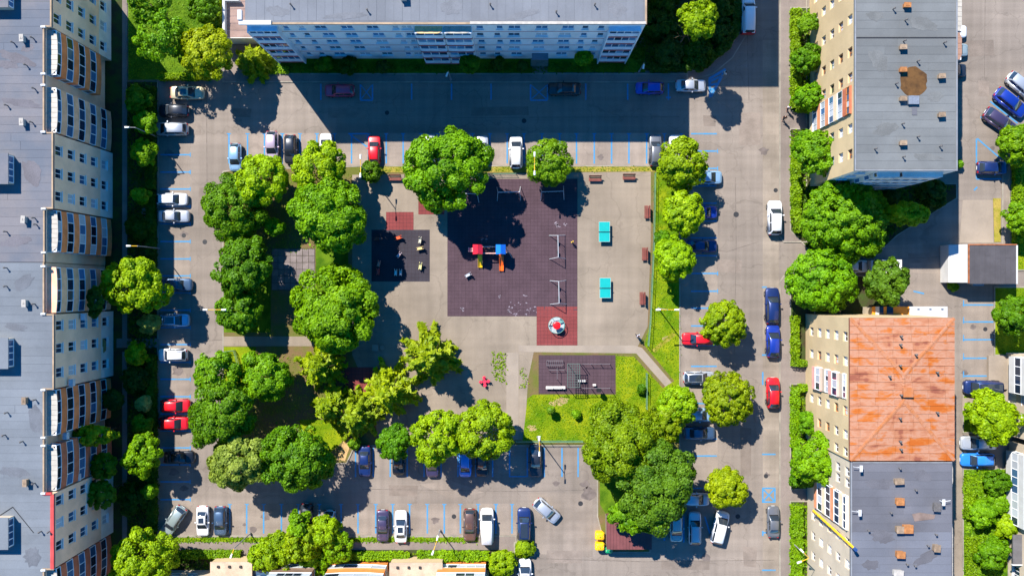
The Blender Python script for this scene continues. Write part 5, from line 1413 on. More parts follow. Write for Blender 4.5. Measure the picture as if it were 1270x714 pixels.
# white van with red rear end in the top lane
v = car(928, 20, 90, 'van', 'white', 'white delivery van with red rear end at the top of the lane', 44)
L = CT['van'][0]
MB().box(-L / 2 - .03, -.93, .3, -L / 2 + .42, .93, 1.12).build('red_rear_bumper', PAINT['red'], v)
mb = MB()
for s in (-1, 1): mb.box(-L / 2 - .02, s * .62 - .2, 1.1, -L / 2 + .3, s * .62 + .2, 1.2)
mb.build('rear_light_cluster', LAMPW, v)
# box truck in the side lane
p = P(1098, 331, 1.2); t = thing('box_truck', 'small pale box truck half hidden by a tree in the side lane', 'truck', (p.x, p.y, .005), math.pi)
MB().box(-1.7, -.95, .55, 1.0, .95, 2.35).build('cargo_box', mat('truck_box', srgb(206, 202, 196), .6, .08, 1.5), t)
MB().box(1.02, -.88, .4, 2.1, .88, 1.55).add([(1.1, -.85, 1.55), (1.8, -.85, 1.55), (1.8, .85, 1.55), (1.1, .85, 1.55), (1.1, -.75, 1.95), (1.5, -.75, 1.95), (1.5, .75, 1.95), (1.1, .75, 1.95)], [(4, 5, 6, 7), (0, 1, 5, 4), (2, 3, 7, 6), (3, 0, 4, 7)]).build('cab', PAINT['white'], t)
MB().add([(1.83, -.8, 1.56), (1.83, .8, 1.56), (1.53, .7, 1.92), (1.53, -.7, 1.92)], [(0, 1, 2, 3)]).build('windscreen', CGLASS, t)
D = car_meshes('van')
for x in (1.45, -.95):
    for s in (-1, 1): w = inst('wheel', D['wheel'], t, loc=(x, s * .84, .32), rot=(0, 0, 0 if s > 0 else math.pi)); inst('rim', D['rim'], w)

# ------------------------------------------------------------------ playground
RUB_D = mat('plum_rubber', srgb(74, 58, 64), .92, .10, .5, fine=.12, world=True, spec=.15)
RUB_B = mat('charcoal_rubber', srgb(56, 52, 58), .92, .10, .5, fine=.12, world=True, spec=.15)
RUB_R = mat('red_rubber', srgb(116, 56, 55), .92, .08, .5, fine=.10, world=True, spec=.15)
def mat_area(label, x0, y0, x1, y1, m, z=.135, tiles=.5):
    """rubber safety surface: a bedding slab and its tiles, joints left open"""
    a, c = P(x0, y1), P(x1, y0)
    t = thing('rubber_mat', label, 'rubber mat', (a.x, a.y, .1)); t['kind'] = 'structure'
    MB().box(0, 0, -.04, c.x - a.x, c.y - a.y, z - .112).build('bedding', mat('joint_dark', srgb(54, 40, 44), .95), t)
    mb = MB(); nx, ny = max(1, round((c.x - a.x) / tiles)), max(1, round((c.y - a.y) / tiles)); dx, dy = (c.x - a.x) / nx, (c.y - a.y) / ny
    rg = random.Random(x0)
    for i in range(nx):
        for j in range(ny):
            zt = z - .1 + rg.uniform(-.004, .005); g_ = .012
            x, y = i * dx, j * dy
            mb.add([(x + g_, y + g_, zt), (x + dx - g_, y + g_, zt), (x + dx - g_, y + dy - g_, zt), (x + g_, y + dy - g_, zt)], [(0, 1, 2, 3)])
    o = mb.build('rubber_tiles', m, t); o['kind'] = 'stuff'
    return t
MAIN = mat_area('large plum rubber surface in the middle of the plaza', 555, 222, 716, 392, RUB_D)
mat_area('red rubber square under the carousel', 665.5, 380, 716, 428, RUB_R, .142)
mat_area('charcoal rubber mat with spring riders left of the big plum surface', 461, 285, 533, 349, RUB_B)
mat_area('red rubber mat above the charcoal one', 479, 263, 513, 285.5, RUB_R, .131)
mat_area('red rubber mat at the foot of the big plaza tree', 519, 230, 551, 266, RUB_R)
mat_area('plum rubber surface under the exercise frames', 668, 440, 763, 488, RUB_D, .138)
mat_area('red rubber surface in the shade among the conifers', 427, 455, 468, 491, RUB_R)
# chalk and paint marks on the rubber
CHALK = mat('chalk', srgb(124, 114, 122), .95, .1, 3)
def chalk(px, py, n, sx, sy, seed, parent=MAIN, z=.046):
    rg = random.Random(seed); mb = MB()
    for _ in range(n):
        q = P(px + rg.gauss(0, sx), py + rg.gauss(0, sy)) - Vector((parent.location.x, parent.location.y, 0)); r = rg.uniform(.05, .16)
        pts = [(q.x + r * rg.uniform(.5, 1.3) * math.cos(k * 1.05), q.y + r * rg.uniform(.3, 1.) * math.sin(k * 1.05)) for k in range(6)]
        mb.prism(pts, z - .02, z)
    mb.build('chalk_marks', CHALK, parent)
chalk(691, 279, 22, 2.2, 1.6, 1); chalk(700, 278, 6, 1.2, 1.0, 2); chalk(636, 384, 22, 5.5, 4.2, 3); chalk(656, 384, 14, 4.5, 4.2, 4); chalk(651, 367, 5, 1.2, .8, 5); chalk(620, 368, 5, 1, 1, 6); chalk(574, 383, 7, 1.2, 1.6, 7); chalk(602, 297, 9, 3, 1.2, 8)
STEEL = mat('steel_tube', srgb(178, 182, 186), .5, .06, 3, metal=.2)
def tubes(name, segs, r, m, parent, n=8):
    mb = MB()
    for a, b in segs: mb.tube(a, b, r, n=n)
    return mb.build(name, m, parent, smooth=False)
def swing(px0, py0, px1, py1, label, splay, h=2.05, seats=2):
    """px: beam ends at height h"""
    A, B = P(px0, py0, h), P(px1, py1, h); d = (B - A); L = d.length; rz = math.atan2(d.y, d.x)
    t = thing('swing', label, 'swing', ((A.x + B.x) / 2, (A.y + B.y) / 2, .135), rz, 'swings on the plum rubber surface'); h -= .135
    tubes('top_beam', [((-L / 2, 0, h), (L / 2, 0, h))], .05, STEEL, t)
    for s in (-1, 1):
        for k in (-1, 1): tubes('leg', [((s * L / 2, 0, h), (s * (L / 2 + .15), k * splay, 0))], .045, STEEL, t)
    for i in range(seats):
        x = -L / 4 + i * L / 2 if seats > 1 else 0
        o = MB().cbox(x, 0, .5, .45, .22, .05).build('seat', BLACKP, t)
        tubes('chain', [((x - .2, 0, .5), (x - .2, 0, h)), ((x + .2, 0, .5), (x + .2, 0, h))], .014, METAL, t, 4)
swing(617.5, 238.5, 644.5, 238, 'grey swing frame beside the shadow of the big plaza tree', .95)
swing(672, 238, 699, 237, 'grey swing frame in the shade of the small round tree', .95)
swing(574, 240, 592, 240.5, 'grey swing frame half under the big plaza tree', .95, seats=1)
swing(692.5, 319, 692, 292, 'upper of two upright set swing frames left of the tennis tables', 1.1)
swing(693.5, 376, 693, 349, 'lower upright set swing frame just above the carousel', 1.1)
# play tower
RED_P = mat('red_plastic', srgb(214, 34, 54), .4, spec=.5); BLU_P = mat('blue_plastic', srgb(20, 110, 214), .4, spec=.5)
YEL_P = mat('yellow_plastic', srgb(234, 184, 10), .4, spec=.5); ORA_P = mat('orange_plastic', srgb(232, 100, 18), .4, spec=.5)
PINKW = mat('pinkish_wood', srgb(196, 150, 140), .7, .15, 3)
p = P(607, 311, 1.5); t = thing('play_tower', 'play tower with red and blue roofs, bridge and two slides', 'play tower', (p.x, p.y, .135))
for (cx, m, nm) in ((-1.55, RED_P, 'red_roof'), (1.55, BLU_P, 'blue_roof')):
    mb = MB(); w = .66
    for sx in (-1, 1):
        for sy in (-1, 1):
            MB().tube((cx + sx * .5, sy * .5 + .15, 0), (cx + sx * .5, sy * .5 + .15, 2.3), .05, n=6).build('post', STEEL, t)
    mb.add([(cx - w, -w + .15, 2.25), (cx + w, -w + .15, 2.25), (cx + w, w + .15, 2.25), (cx - w, w + .15, 2.25), (cx, -w + .2, 2.85), (cx, w + .1, 2.85)], [(0, 1, 4), (1, 2, 5, 4), (2, 3, 5), (3, 0, 4, 5), (3, 2, 1, 0)])
    mb.build(nm, m, t)
    MB().box(cx - .55, -.4, 1.1, cx + .55, .7, 1.17).build('deck', PINKW, t)
    for sx in (-1, 1): MB().box(cx + sx * .55 - .03, -.4, 1.18, cx + sx * .55 + .03, .7, 1.75).build('side_panel', m if sx * cx > 0 else PINKW, t)
mb = MB()
for k in range(9): mb.box(-1.0 + k * .225, -.28, 1.06, -1.0 + k * .225 + .17, .48, 1.13)
mb.build('bridge_planks', mat('bridge_wood', srgb(82, 58, 56), .8, .15, 2), t)
for y in (-.34, .54):
    MB().box(-1.0, y - .07, 1.55, 1.0, y + .07, 1.63).build('bridge_rail', PINKW, t)
def slide(cx, m, L=2.5):
    prof = [(-.42, 1.14), (-.75, 1.1), (-1.5, .55), (-2.0, .25), (-L, .16)]
    for a, b in zip(prof[:-1], prof[1:]): pass
    mb = MB(); w = .3
    sec = [(-w, .2), (-w, .0), (w, .0), (w, .2), (w - .06, .2), (w - .06, .05), (-w + .06, .05), (-w + .06, .2)]
    vs = [(cx + x, y, z + h_) for (y, z) in prof for (x, h_) in sec]; n = len(sec)
    fs = [(i * n + k, i * n + (k + 1) % n, (i + 1) * n + (k + 1) % n, (i + 1) * n + k) for i in range(len(prof) - 1) for k in range(n)]
    fs += [tuple(range(n)), tuple(range((len(prof) - 1) * n, len(prof) * n))[::-1]]
    mb.add(vs, fs).build('slide', m, t)
slide(-1.3, YEL_P, 2.25); slide(1.62, ORA_P, 2.7)
MB().box(-2.9, -.1, 0, -2.82, .5, 1.3).add([], []).build('ladder_rail', PINKW, t)
mb = MB()
for k in range(5): mb.box(-2.85, -.1 + .0, .2 + k * .22, -2.2 + .0, .45, .25 + k * .22)
mb.build('climbing_steps', PINKW, t)
tubes('climbing_pole', [((2.35, -.3, 0), (2.35, -.3, 2.1)), ((2.35, -.3, 2.1), (1.9, -.1, 2.1)), ((2.2, .5, 2.2), (3.1, -.9, 0.05))], .035, STEEL, t)
# carousel
p = P(690, 403, .4); t = thing('carousel', 'round white and teal carousel with red centre wheel', 'carousel', (p.x, p.y, .142))
MB().lathe([(.95, .18), (1.08, .2), (1.08, .26)], 28).build('platform', mat('tread_plate', srgb(150, 160, 160), .5, .1, 2), t)
TEAL = mat('teal_paint', srgb(98, 142, 136), .6, .1, 2)
for k in range(3):
    a0 = k * 2.094 + .4
    mb = MB(); mb.prism([((1.1 if q < 6 else .55) * math.cos(a0 + (q if q < 6 else 11 - q) * .13), (1.1 if q < 6 else .55) * math.sin(a0 + (q if q < 6 else 11 - q) * .13)) for q in range(12)], .45, .52)
    mb.build('seat', CORR if k else TEAL, t)
    tubes('seat_post', [((.8 * math.cos(a0 + .33), .8 * math.sin(a0 + .33), .2), (.8 * math.cos(a0 + .33), .8 * math.sin(a0 + .33), .46))], .04, METAL, t)
mb = MB(); strip_mb(mb, [(1.1 * math.cos(k * .2244), 1.1 * math.sin(k * .2244)) for k in range(28)], .06, .85, .91, True); mb.build('hand_rail', TEAL, t)
for k in range(6): tubes('rail_post', [((1.08 * math.cos(k * 1.047), 1.08 * math.sin(k * 1.047), .2), (1.1 * math.cos(k * 1.047), 1.1 * math.sin(k * 1.047), .87))], .03, METAL, t, 5)
MB().lathe([(.07, .2), (.07, 1.3)], 10).build('post', METAL, t)
MB().lathe([(.5, 1.32), (.53, 1.38), (.42, 1.43), (.1, 1.46)], 24).build('centre_wheel', mat('red_wheel', srgb(222, 14, 22), .4, spec=.4), t)
# table tennis tables
TT = mat('teal_table', srgb(0, 150, 146), .45, .04, 2, spec=.4)
for (x, y, lb) in ((749.5, 287.5, 'upper teal concrete table tennis table'), (750.5, 357, 'lower teal concrete table tennis table')):
    p = P(x, y, .76); t = thing('tennis_table', lb + ' on the plaza', 'table tennis table', (p.x, p.y, .108), group='table tennis tables')
    for s in (-1, 1): MB().box(-.76, min(s * .02, s * 1.37), .66, .76, max(s * .02, s * 1.37), .76).build('table_top', TT, t)
    MB().box(-.85, -.012, .762, .85, .012, .9).build('net', DARK, t)
    for s in (-1, 1): MB().box(-.5, s * .8 - .12, 0, .5, s * .8 + .12, .66).build('leg', CONC, t)
    mb = MB()
    for s in (-1, 1): mb.box(s * .74 - .012, -1.36, .762, s * .74 + .012, 1.36, .765); mb.box(-.74, s * 1.35 - .012, .762, .74, s * 1.35 + .012, .7655)
    mb.build('edge_line', WHITE, t)
# benches
BW = [mat('bench_wood', srgb(112, 60, 52), .75, .15, 3, rnd=.1)]
def bench(px, py, rz, label, Lb=1.75):
    p = P(px, py, .45); t = thing('park_bench', label, 'bench', (p.x, p.y, .11), rz, 'brown benches round the plaza')
    pm = shared('plank', lambda: MB().cbox(0, 0, 0, 1.75, .115, .035).mesh('seat_plank', BW[0]))
    for k in range(4): inst('seat_plank', pm, t, loc=(0, -.26 + k * .135, .44))
    for k in range(3): inst('back_plank', pm, t, loc=(0, .30 + k * .045, .56 + k * .14), rot=(math.radians(72), 0, 0))
    for s in (-1, 1): tubes('leg', [((s * .7, -.25, 0), (s * .7, -.25, .42)), ((s * .7, .2, 0), (s * .7, .27, .42)), ((s * .7, .27, .42), (s * .7, .42, .95)), ((s * .7, -.28, .41), (s * .7, .27, .41))], .03, DARK, t, 6)
bench(490, 221, 0, 'left bench of the pair under the verge above the spring riders')
bench(510, 221, 0, 'right bench of the pair above the spring riders, half under the big tree')
bench(738, 222, 0, 'left bench at the top edge of the plaza right of the round tree')
bench(780, 220, 0, 'bench in the top right corner of the plaza')
bench(802, 263, -math.pi / 2, 'uppermost of three benches along the right fence')
bench(799, 315, -math.pi / 2, 'middle bench along the right fence')
bench(796, 370, -math.pi / 2, 'lowest bench along the right fence')
# spring riders
def rider(px, py, col, label, rz=0., s=1.0, base=.135):
    p = P(px, py, .5); t = thing('spring_rider', label, 'spring rider', (p.x, p.y, base), rz, 'spring riders')
    m = mat('rider_' + '_'.join(str(c) for c in col), srgb(*col), .45, .05, 2, spec=.5)
    mb = MB(); pr = None
    for k in range(33):
        a = k * .78; q = (.1 * s * math.cos(a), .1 * s * math.sin(a), .03 + k * .0105)
        if pr: mb.tube(pr, q, .014, n=4, caps=False)
        pr = q
    mb.build('spring', DARK, t)
    MB().box(-.34 * s, -.11 * s, .38, .30 * s, .11 * s, .55).build('seat', m, t)
    MB().prism([(-.3 * s, -.03), (.42 * s, -.03), (.42 * s, .03), (-.3 * s, .03)], .3, .38).build('base_beam', METAL, t)
    for sy in (-1, 1): MB().add([(x * s, sy * (.13 * s), z) for x, z in ((-.42, .3), (.1, .26), (.4, .45), (.5, .85), (.34, .9), (.2, .6), (-.25, .58), (-.45, .66))] + [(x * s, sy * (.17 * s), z) for x, z in ((-.42, .3), (.1, .26), (.4, .45), (.5, .85), (.34, .9), (.2, .6), (-.25, .58), (-.45, .66))],
                  [tuple(range(8)), tuple(range(15, 7, -1))] + [(k, (k + 1) % 8, 8 + (k + 1) % 8, 8 + k) for k in range(8)]).build('side_panel', m, t)
    tubes('handlebar', [((.3 * s, -.28 * s, .78), (.3 * s, .28 * s, .78))], .025, BLACKP, t, 5)
for a in ((494, 295, (226, 84, 30), 'orange spring rider at the top of the charcoal mat', .3, 1.15), (468, 296, (150, 60, 40), 'dark red spring rider in the top left of the charcoal mat', 0), (470, 327, (214, 130, 110), 'rosy spring rider upper of two at the left of the charcoal mat', 1.3), (469, 337, (190, 60, 50), 'red spring rider lower of two at the left of the charcoal mat', 1.5),
          (495, 316, (196, 170, 170), 'pale pink spring rider in the middle of the charcoal mat', .9), (491, 338, (222, 214, 206), 'white spring rider, left of a pair at the bottom of the charcoal mat', 1.5), (497, 338, (206, 196, 186), 'cream spring rider, right of a pair at the bottom of the charcoal mat', 1.5), (521, 298, (190, 184, 160), 'grey cream spring rider, upper one at the right of the charcoal mat', 1.4), (521, 308, (206, 180, 120), 'sand coloured spring rider just below the grey cream one', .2, 1.1), (521.5, 330, (206, 196, 130), 'pale yellow spring rider at the lower right of the charcoal mat', 1.4, 1.1),
          (580.5, 341, (186, 192, 200), 'light grey spring rider alone on the plum rubber below the tower', .5, 1.0), (510, 473, (90, 150, 206), 'small blue spring rider under the larch on the bare ground', 1.4, 1.0, .11)): rider(*a)
# red four seat rocker
p = P(601, 473, .5); t = thing('spring_rocker', 'pink red four armed spring rocker on the bare concrete', 'spring rocker', (p.x, p.y, .108))
RK = mat('rocker_red', srgb(210, 44, 70), .45, .05, 2, spec=.5)
MB().lathe([(.12, .0), (.1, .32), (.34, .36), (.34, .42)], 12).build('spring_base', DARK, t)
for k in range(4):
    a = k * math.pi / 2 + .1; c_, s_ = math.cos(a), math.sin(a)
    MB().tube((.2 * c_, .2 * s_, .42), (.78 * c_, .78 * s_, .44), .06, n=6).build('arm', RK, t)
    MB().lathe([(.2, .47), (.24, .5), (.2, .54)], 12, c=(.52 * c_, .52 * s_, 0)).build('seat', RK, t)
    MB().box(.66 * c_ - .04, .66 * s_ - .04, .47, .66 * c_ + .04, .66 * s_ + .04, .85).build('handle', RK, t)
MB().lathe([(.26, .43), (.26, .5)], 12).build('hub', RK, t)
# chess table and stool under the maple
p = P(465.5, 431, .75); t = thing('chess_table', 'square pale stone table in the shade beside the big left maple', 'table', (p.x, p.y, .108))
MB().cbox(0, 0, .74, .85, .85, .08).build('table_top', CONC_L, t); MB().cbox(0, 0, .35, .35, .35, .7).build('leg', CONC, t)
p = P(474, 431, .45); t = thing('stool', 'round stone stool beside the square pale table', 'stool', (p.x, p.y, .108))
MB().lathe([(.24, .0), (.24, .35)], 12).build('base', CONC, t); MB().lathe([(.3, .351), (.3, .43)], 14).build('seat', CONC_L, t)
# exercise frames
STEEL_S = STEEL; STEEL = mat('worn_grey_steel', srgb(112, 108, 112), .55, .1, 3, metal=.2)
p = P(711, 464); org = Vector((p.x, p.y, 0)); GRN = mat('grey_green_steel', srgb(84, 98, 92), .55, .1, 2, metal=.2)
def gx(x, y, z=0.): q = P(x, y, z); return (q.x, q.y, z)
def gym(name, label, cx, cy):
    q = P(cx, cy); t = thing(name, label, 'exercise frame', (q.x, q.y, .138)); off = Vector((q.x, q.y, .138))
    return t, (lambda x, y, z=0.: tuple(Vector(gx(x, y, z)) - Vector((off.x, off.y, 0))))
t, g_ = gym('climbing_frame', 'grey green climbing net frame in the middle of the exercise area', 711, 465)
for (x, y) in ((704, 451), (719, 451), (704, 480), (719, 480)): tubes('post', [(g_(x, y, .0), g_(x, y, 2.3))], .05, GRN, t)
tubes('top_frame', [(g_(704, 451, 2.3), g_(719, 451, 2.3)), (g_(704, 480, 2.3), g_(719, 480, 2.3)), (g_(704, 451, 2.3), g_(704, 480, 2.3)), (g_(719, 451, 2.3), g_(719, 480, 2.3))], .05, GRN, t)
for k in range(1, 5): tubes('net_rope', [(g_(704 + 3 * k, 451, 2.28), g_(704 + 3 * k, 480, 2.28))], .03, GRN, t, 5)
for k in range(1, 9): tubes('net_rope', [(g_(704, 451 + 3.2 * k, 2.3), g_(719, 451 + 3.2 * k, 2.3))], .03, GRN, t, 5)
t, g_ = gym('pull_up_bars', 'row of grey pull-up bars along the top of the exercise area', 738, 451)
for x in (722, 733, 744.5, 756): tubes('post', [(g_(x, 451, .0), g_(x, 451, .95 if x > 725 else 2.2))], .045, STEEL, t)
tubes('bar', [(g_(722, 451, .9), g_(756, 451, .9))], .03, STEEL, t)
t, g_ = gym('pull_up_bars', 'row of tall grey posts with bars along the lower edge of the exercise area', 730, 481)
for x in (686, 697, 722, 733, 744, 756): tubes('post', [(g_(x, 481, .0), g_(x, 481, 2.0))], .045, STEEL, t)
tubes('bar', [(g_(722, 481, 1.95), g_(756, 481, 1.95)), (g_(686, 481, 1.95), g_(697, 481, 1.95))], .03, STEEL, t)
MB().box(*[v for v in (g_(739, 483, .6)[0], g_(739, 483, .6)[1] - .15, 1.2)], g_(744, 480, .6)[0], g_(744, 480, .6)[1], 1.9).build('notice_board', BLACKP, t)
t, g_ = gym('balance_bench', 'long pale bench board at the lower left of the exercise area', 689, 480)
a, c = g_(677, 482, .5), g_(701, 478.5, .5); MB().box(a[0], a[1], .42, c[0], c[1], .5).build('board', mat('pale_board', srgb(196, 190, 182), .6, .1, 2), t)
for x in (679, 698): tubes('leg', [(g_(x, 480.2, 0), g_(x, 480.2, .43))], .05, METAL, t)
t, g_ = gym('ladder_bench', 'low ladder bench at the upper left of the exercise area', 688, 450)
tubes('side_rail', [(g_(678, 447, .5), g_(698, 447, .5)), (g_(678, 453, .5), g_(698, 453, .5))], .035, STEEL, t)
for k in range(9): tubes('rung', [(g_(678 + 2.5 * k, 447, .5), g_(678 + 2.5 * k, 453, .5))], .025, STEEL, t, 5)
for (x, y) in ((678, 447), (698, 447), (678, 453), (698, 453)): tubes('leg', [(g_(x, y, 0), g_(x, y, .5))], .035, STEEL, t, 6)
t, g_ = gym('exercise_bench', 'small pale sit-up bench right of the net frame', 723, 472)
for (x, y) in ((719, 472), (724, 472), (737, 477)):
    a = g_(x, y, .5); MB().box(a[0] - .22, a[1] - .14, .4, a[0] + .22, a[1] + .14, .5).build('pad', mat('pale_board', (0, 0, 0)), t); tubes('leg', [((a[0], a[1], 0), (a[0], a[1], .41))], .05, METAL, t)
t, g_ = gym('parallel_bars', 'thin parallel bars on the left half of the exercise area', 691, 464)
tubes('bar', [(g_(691, 456, 1.2), g_(691, 470, 1.2)), (g_(681, 458.5, .6), g_(700, 458.5, .6))], .03, STEEL, t)
for (x, y, z) in ((691, 456, 1.2), (691, 470, 1.2), (681, 458.5, .6), (700, 458.5, .6)): tubes('post', [(g_(x, y, 0), g_(x, y, z))], .035, STEEL, t, 6)

# ------------------------------------------------------------------ bins, shelter, fences, lamps, chute
BIN_Y = mat('yellow_bin', srgb(240, 180, 8), .5, .05, 2, spec=.4); BIN_G = mat('green_bin', srgb(6, 136, 86), .5, .05, 2, spec=.4)
def bell_bin(px, py, m, label, r=.72, h=1.5):
    p = P(px, py, .8); t = thing('recycling_bin', label, 'recycling bin', (p.x, p.y, .005), group='recycling bins by the shelter')
    w_, d_ = r * .88, r * .76
    def ring(k_, z_): return [(sx_ * w_ * k_ * a_, sy_ * d_ * k_ * b_, z_) for sx_, sy_, a_, b_ in ((1, -1, 1, .7), (1, 1, 1, .7), (1, 1, .72, 1), (-1, 1, .72, 1), (-1, 1, 1, .7), (-1, -1, 1, .7), (-1, -1, .72, 1), (1, -1, .72, 1))]
    def loft(levels): 
        vs_ = [v_ for k_, z_ in levels for v_ in ring(k_, z_)]; n_ = len(levels)
        return MB().add(vs_, [(i * 8 + j, i * 8 + (j + 1) % 8, (i + 1) * 8 + (j + 1) % 8, (i + 1) * 8 + j) for i in range(n_ - 1) for j in range(8)] + [tuple(range((n_ - 1) * 8, n_ * 8)), tuple(range(7, -1, -1))])
    loft([(.8, .04), (.97, h * .72)]).build('body', m, t); loft([(1.02, h * .722), (1.02, h * .78), (.86, h * .92), (.5, h), (.2, h + .01)]).build('lid', m, t)
    for s in (-1, 1): MB().tube((s * w_ * .7, -d_ * .9, .04), (s * w_ * .7, -d_ * .8, .18), .08, n=6).build('foot', DARK, t); tubes('lifting_ring', [((-.12, 0, h + .02), (0, 0, h + .22)), ((0, 0, h + .22), (.12, 0, h + .02))], .03, METAL, t, 5)
    for s in (-1, 1): MB().cbox(s * r * .55, 0, h * .93, .18, .22, .05).build('label_plate', WHITE, t)
bell_bin(743.5, 663, BIN_Y, 'upper of two yellow recycling bins by the brown shelter')
bell_bin(743.5, 676, BIN_Y, 'lower yellow recycling bin by the brown shelter')
bell_bin(755, 681, BIN_G, 'green recycling bin at the corner of the brown shelter', .55, 1.3)
a, c = P(752.5, 681, 2.5), P(808, 641, 2.5); t = thing('bin_shelter', 'open shelter with brown ribbed roof beside the dark tree', 'shelter', ((a.x + c.x) / 2, (a.y + c.y) / 2, .0)); hx, hy = (c.x - a.x) / 2, (c.y - a.y) / 2
SHR = mat('brown_ribbed_sheet', srgb(106, 62, 62), .6, .10, 1, rnd=.04)
for k in range(14): MB().box(-hx + 2 * hx * k / 14 + .01, -hy, 2.42, -hx + 2 * hx * (k + 1) / 14 - .01, hy, 2.48).build('roof_panel', SHR, t)
mb = MB()
for k in range(15): mb.box(-hx + 2 * hx * k / 14 - .035, -hy, 2.475, -hx + 2 * hx * k / 14 + .035, hy, 2.53)
mb.build('roof_rib', SHR, t)
for sx in (-1, 1):
    for sy in (-1, 1): tubes('post', [((sx * (hx - .2), sy * (hy - .2), 0), (sx * (hx - .2), sy * (hy - .2), 2.42))], .06, DARK, t)
MB().box(-hx + .1, -hy + .3, .1, -hx + .16, hy - .2, 1.6).build('side_wall', CONC_L, t); MB().box(-hx + .2, hy - .2, .1, hx - .2, hy - .14, 1.6).build('back_wall', SHR, t)
MB().box(-hx, -hy - .3, 0, hx - .6, -hy - .18, .12).build('kerb_edge', KERB, t)
FEN = mat('green_fence_wire', srgb(96, 132, 108), .6, .1, 2)
def fence(pts, label, h=1.15):
    q = [P(x, y) for x, y in pts]; o0 = q[0]; t = thing('mesh_fence', label, 'fence', (o0.x, o0.y, .12))
    for a, b in zip(q[:-1], q[1:]):
        n = max(1, round((b - a).length / 2.2))
        for k in range(n):
            p0, p1 = a + (b - a) * (k / n) - o0, a + (b - a) * ((k + 1) / n) - o0
            mb = MB()
            for z in (.08, h * .5, h - .06): mb.tube((p0.x, p0.y, z), (p1.x, p1.y, z), .022 if z < h - .1 else .035, n=4, caps=False)
            m_ = 14
            for i in range(1, m_): p_ = p0 + (p1 - p0) * (i / m_); mb.tube((p_.x, p_.y, .06), (p_.x, p_.y, h - .05), .009, n=3, caps=False)
            mb.build('wire_panel', FEN, t)
            MB().tube((p0.x, p0.y, 0), (p0.x, p0.y, h), .04, n=6).build('post', FEN, t)
    e = q[-1] - o0; MB().tube((e.x, e.y, 0), (e.x, e.y, h), .04, n=6).build('post', FEN, t)
fence([(811.5, 216), (810, 300), (805.5, 400), (803, 428)], 'green wire fence along the right edge of the plaza')
fence([(801, 462), (801, 506)], 'short green wire fence on the sunny lawn')
fence([(640, 546), (722, 546)], 'green wire fence between the sunny lawn and the lower bays')
fence([(278, 436), (292, 434), (298, 456)], 'low curved wire fence on the small lawn by the grey path', .8)
fence([(560, 217), (640, 216)], 'low wire fence at the top edge of the plum rubber', .7)
LAMPHEAD = mat('lamp_head_white', srgb(226, 226, 222), .5, .05, 3); YELP = mat('yellow_pole', srgb(212, 168, 40), .6, .1, 3); GREYP = mat('grey_pole', srgb(128, 130, 132), .6, .1, 3)
def lamp(px, py, label, ang, h=6.6, arm=1.2, two=True, z0=.1, yellow=True, ang2=None, name='street_lamp'):
    """px, py: centre of the head in the photograph; arms along ang (deg)"""
    p = P(px, py, h); t = thing(name, label, 'street lamp', (p.x, p.y, z0), group='street lamps')
    h -= z0
    MB().tube((0, 0, 0), (0, 0, h - .1), .085, .055, 8).build('pole', GREYP, t); MB().lathe([(.16, 0), (.14, .35), (.09, .4)], 8).build('base', GREYP, t)
    for a in ((ang, ang + 180 if ang2 is None else ang2) if two else (ang,)):
        c_, s_ = math.cos(math.radians(a)), math.sin(math.radians(a))
        tubes('arm', [((0, 0, h - .15), (c_ * arm * .8, s_ * arm * .8, h))], .045, YELP if yellow else GREYP, t, 6)
        o = MB().add([(x, y, z) for x, y, z in ((-.32, -.1, 0), (.32, -.13, 0), (.32, .13, 0), (-.32, .1, 0), (-.28, -.06, .1), (.26, -.08, .1), (.26, .08, .1), (-.28, .06, .1))], [(3, 2, 1, 0), (4, 5, 6, 7), (0, 1, 5, 4), (1, 2, 6, 5), (2, 3, 7, 6), (3, 0, 4, 7)]).build('lamp_head', LAMPHEAD, t, loc=(c_ * arm, s_ * arm, h), rz=math.radians(a))
lamp(447, 206, 'two armed street lamp at the left end of the top verge', 90)
lamp(663, 203, 'two armed street lamp in front of the small round tree', 90)
lamp(828, 384, 'two armed street lamp on the right hand lawn strip', 0)
lamp(669, 553, 'two armed street lamp by the lone dark car in the lower bays', 90, arm=1.0)
lamp(266, 384, 'two armed street lamp at the left edge of the park', 0)
lamp(540, 676, 'street lamp with blue and white heads on the lower hedge', 250, arm=1.0, ang2=75)
lamp(290, 680, 'street lamp on the lower left verge', 250, arm=1.0, two=False)
lamp(1004, 692, 'two armed street lamp in the lower right hedge garden', 135, arm=1.4, ang2=200)
lamp(170, 305, 'single armed street lamp over the left garden, nearest the lime tree', 180, two=False, yellow=True, arm=1.1)
lamp(167, 158, 'single armed street lamp over the left garden near the top', 180, two=False, yellow=False, arm=1.0)
lamp(176, 703, 'single armed street lamp over the tree at the lower left', 180, two=False, yellow=False, arm=1.0)
lamp(556, 88, 'street lamp with white head in the shaded northern strip', 250, h=4.5, two=False, arm=.5)
lamp(799, 78, 'street lamp with white head right of the northern block', 260, h=4.5, two=False, arm=.5)
# yellow telescopic chute against the lower right block
A, B = P(1009, 633, 4.4), P(1060, 680, 15.4); t = thing('rubble_chute', 'long yellow tube leaning against the lower right block up to its roof edge', 'chute', (A.x, A.y, 0)); d = B - A; A0 = Vector((0, 0, 4.4))
CH = mat('chute_yellow', srgb(222, 170, 40), .6, .1, 2)
for k in range(8):
    p0, p1 = A0 + d * (k / 8), A0 + d * ((k + 1) / 8); MB().tube(p0, p1, .18, .13, 10).build('tube_section', CH, t)
MB().tube(A0 + d * .995, A0 + d * 1.03, .2, .2, 10).build('blue_end', mat('chute_blue', srgb(40, 70, 120), .6), t)

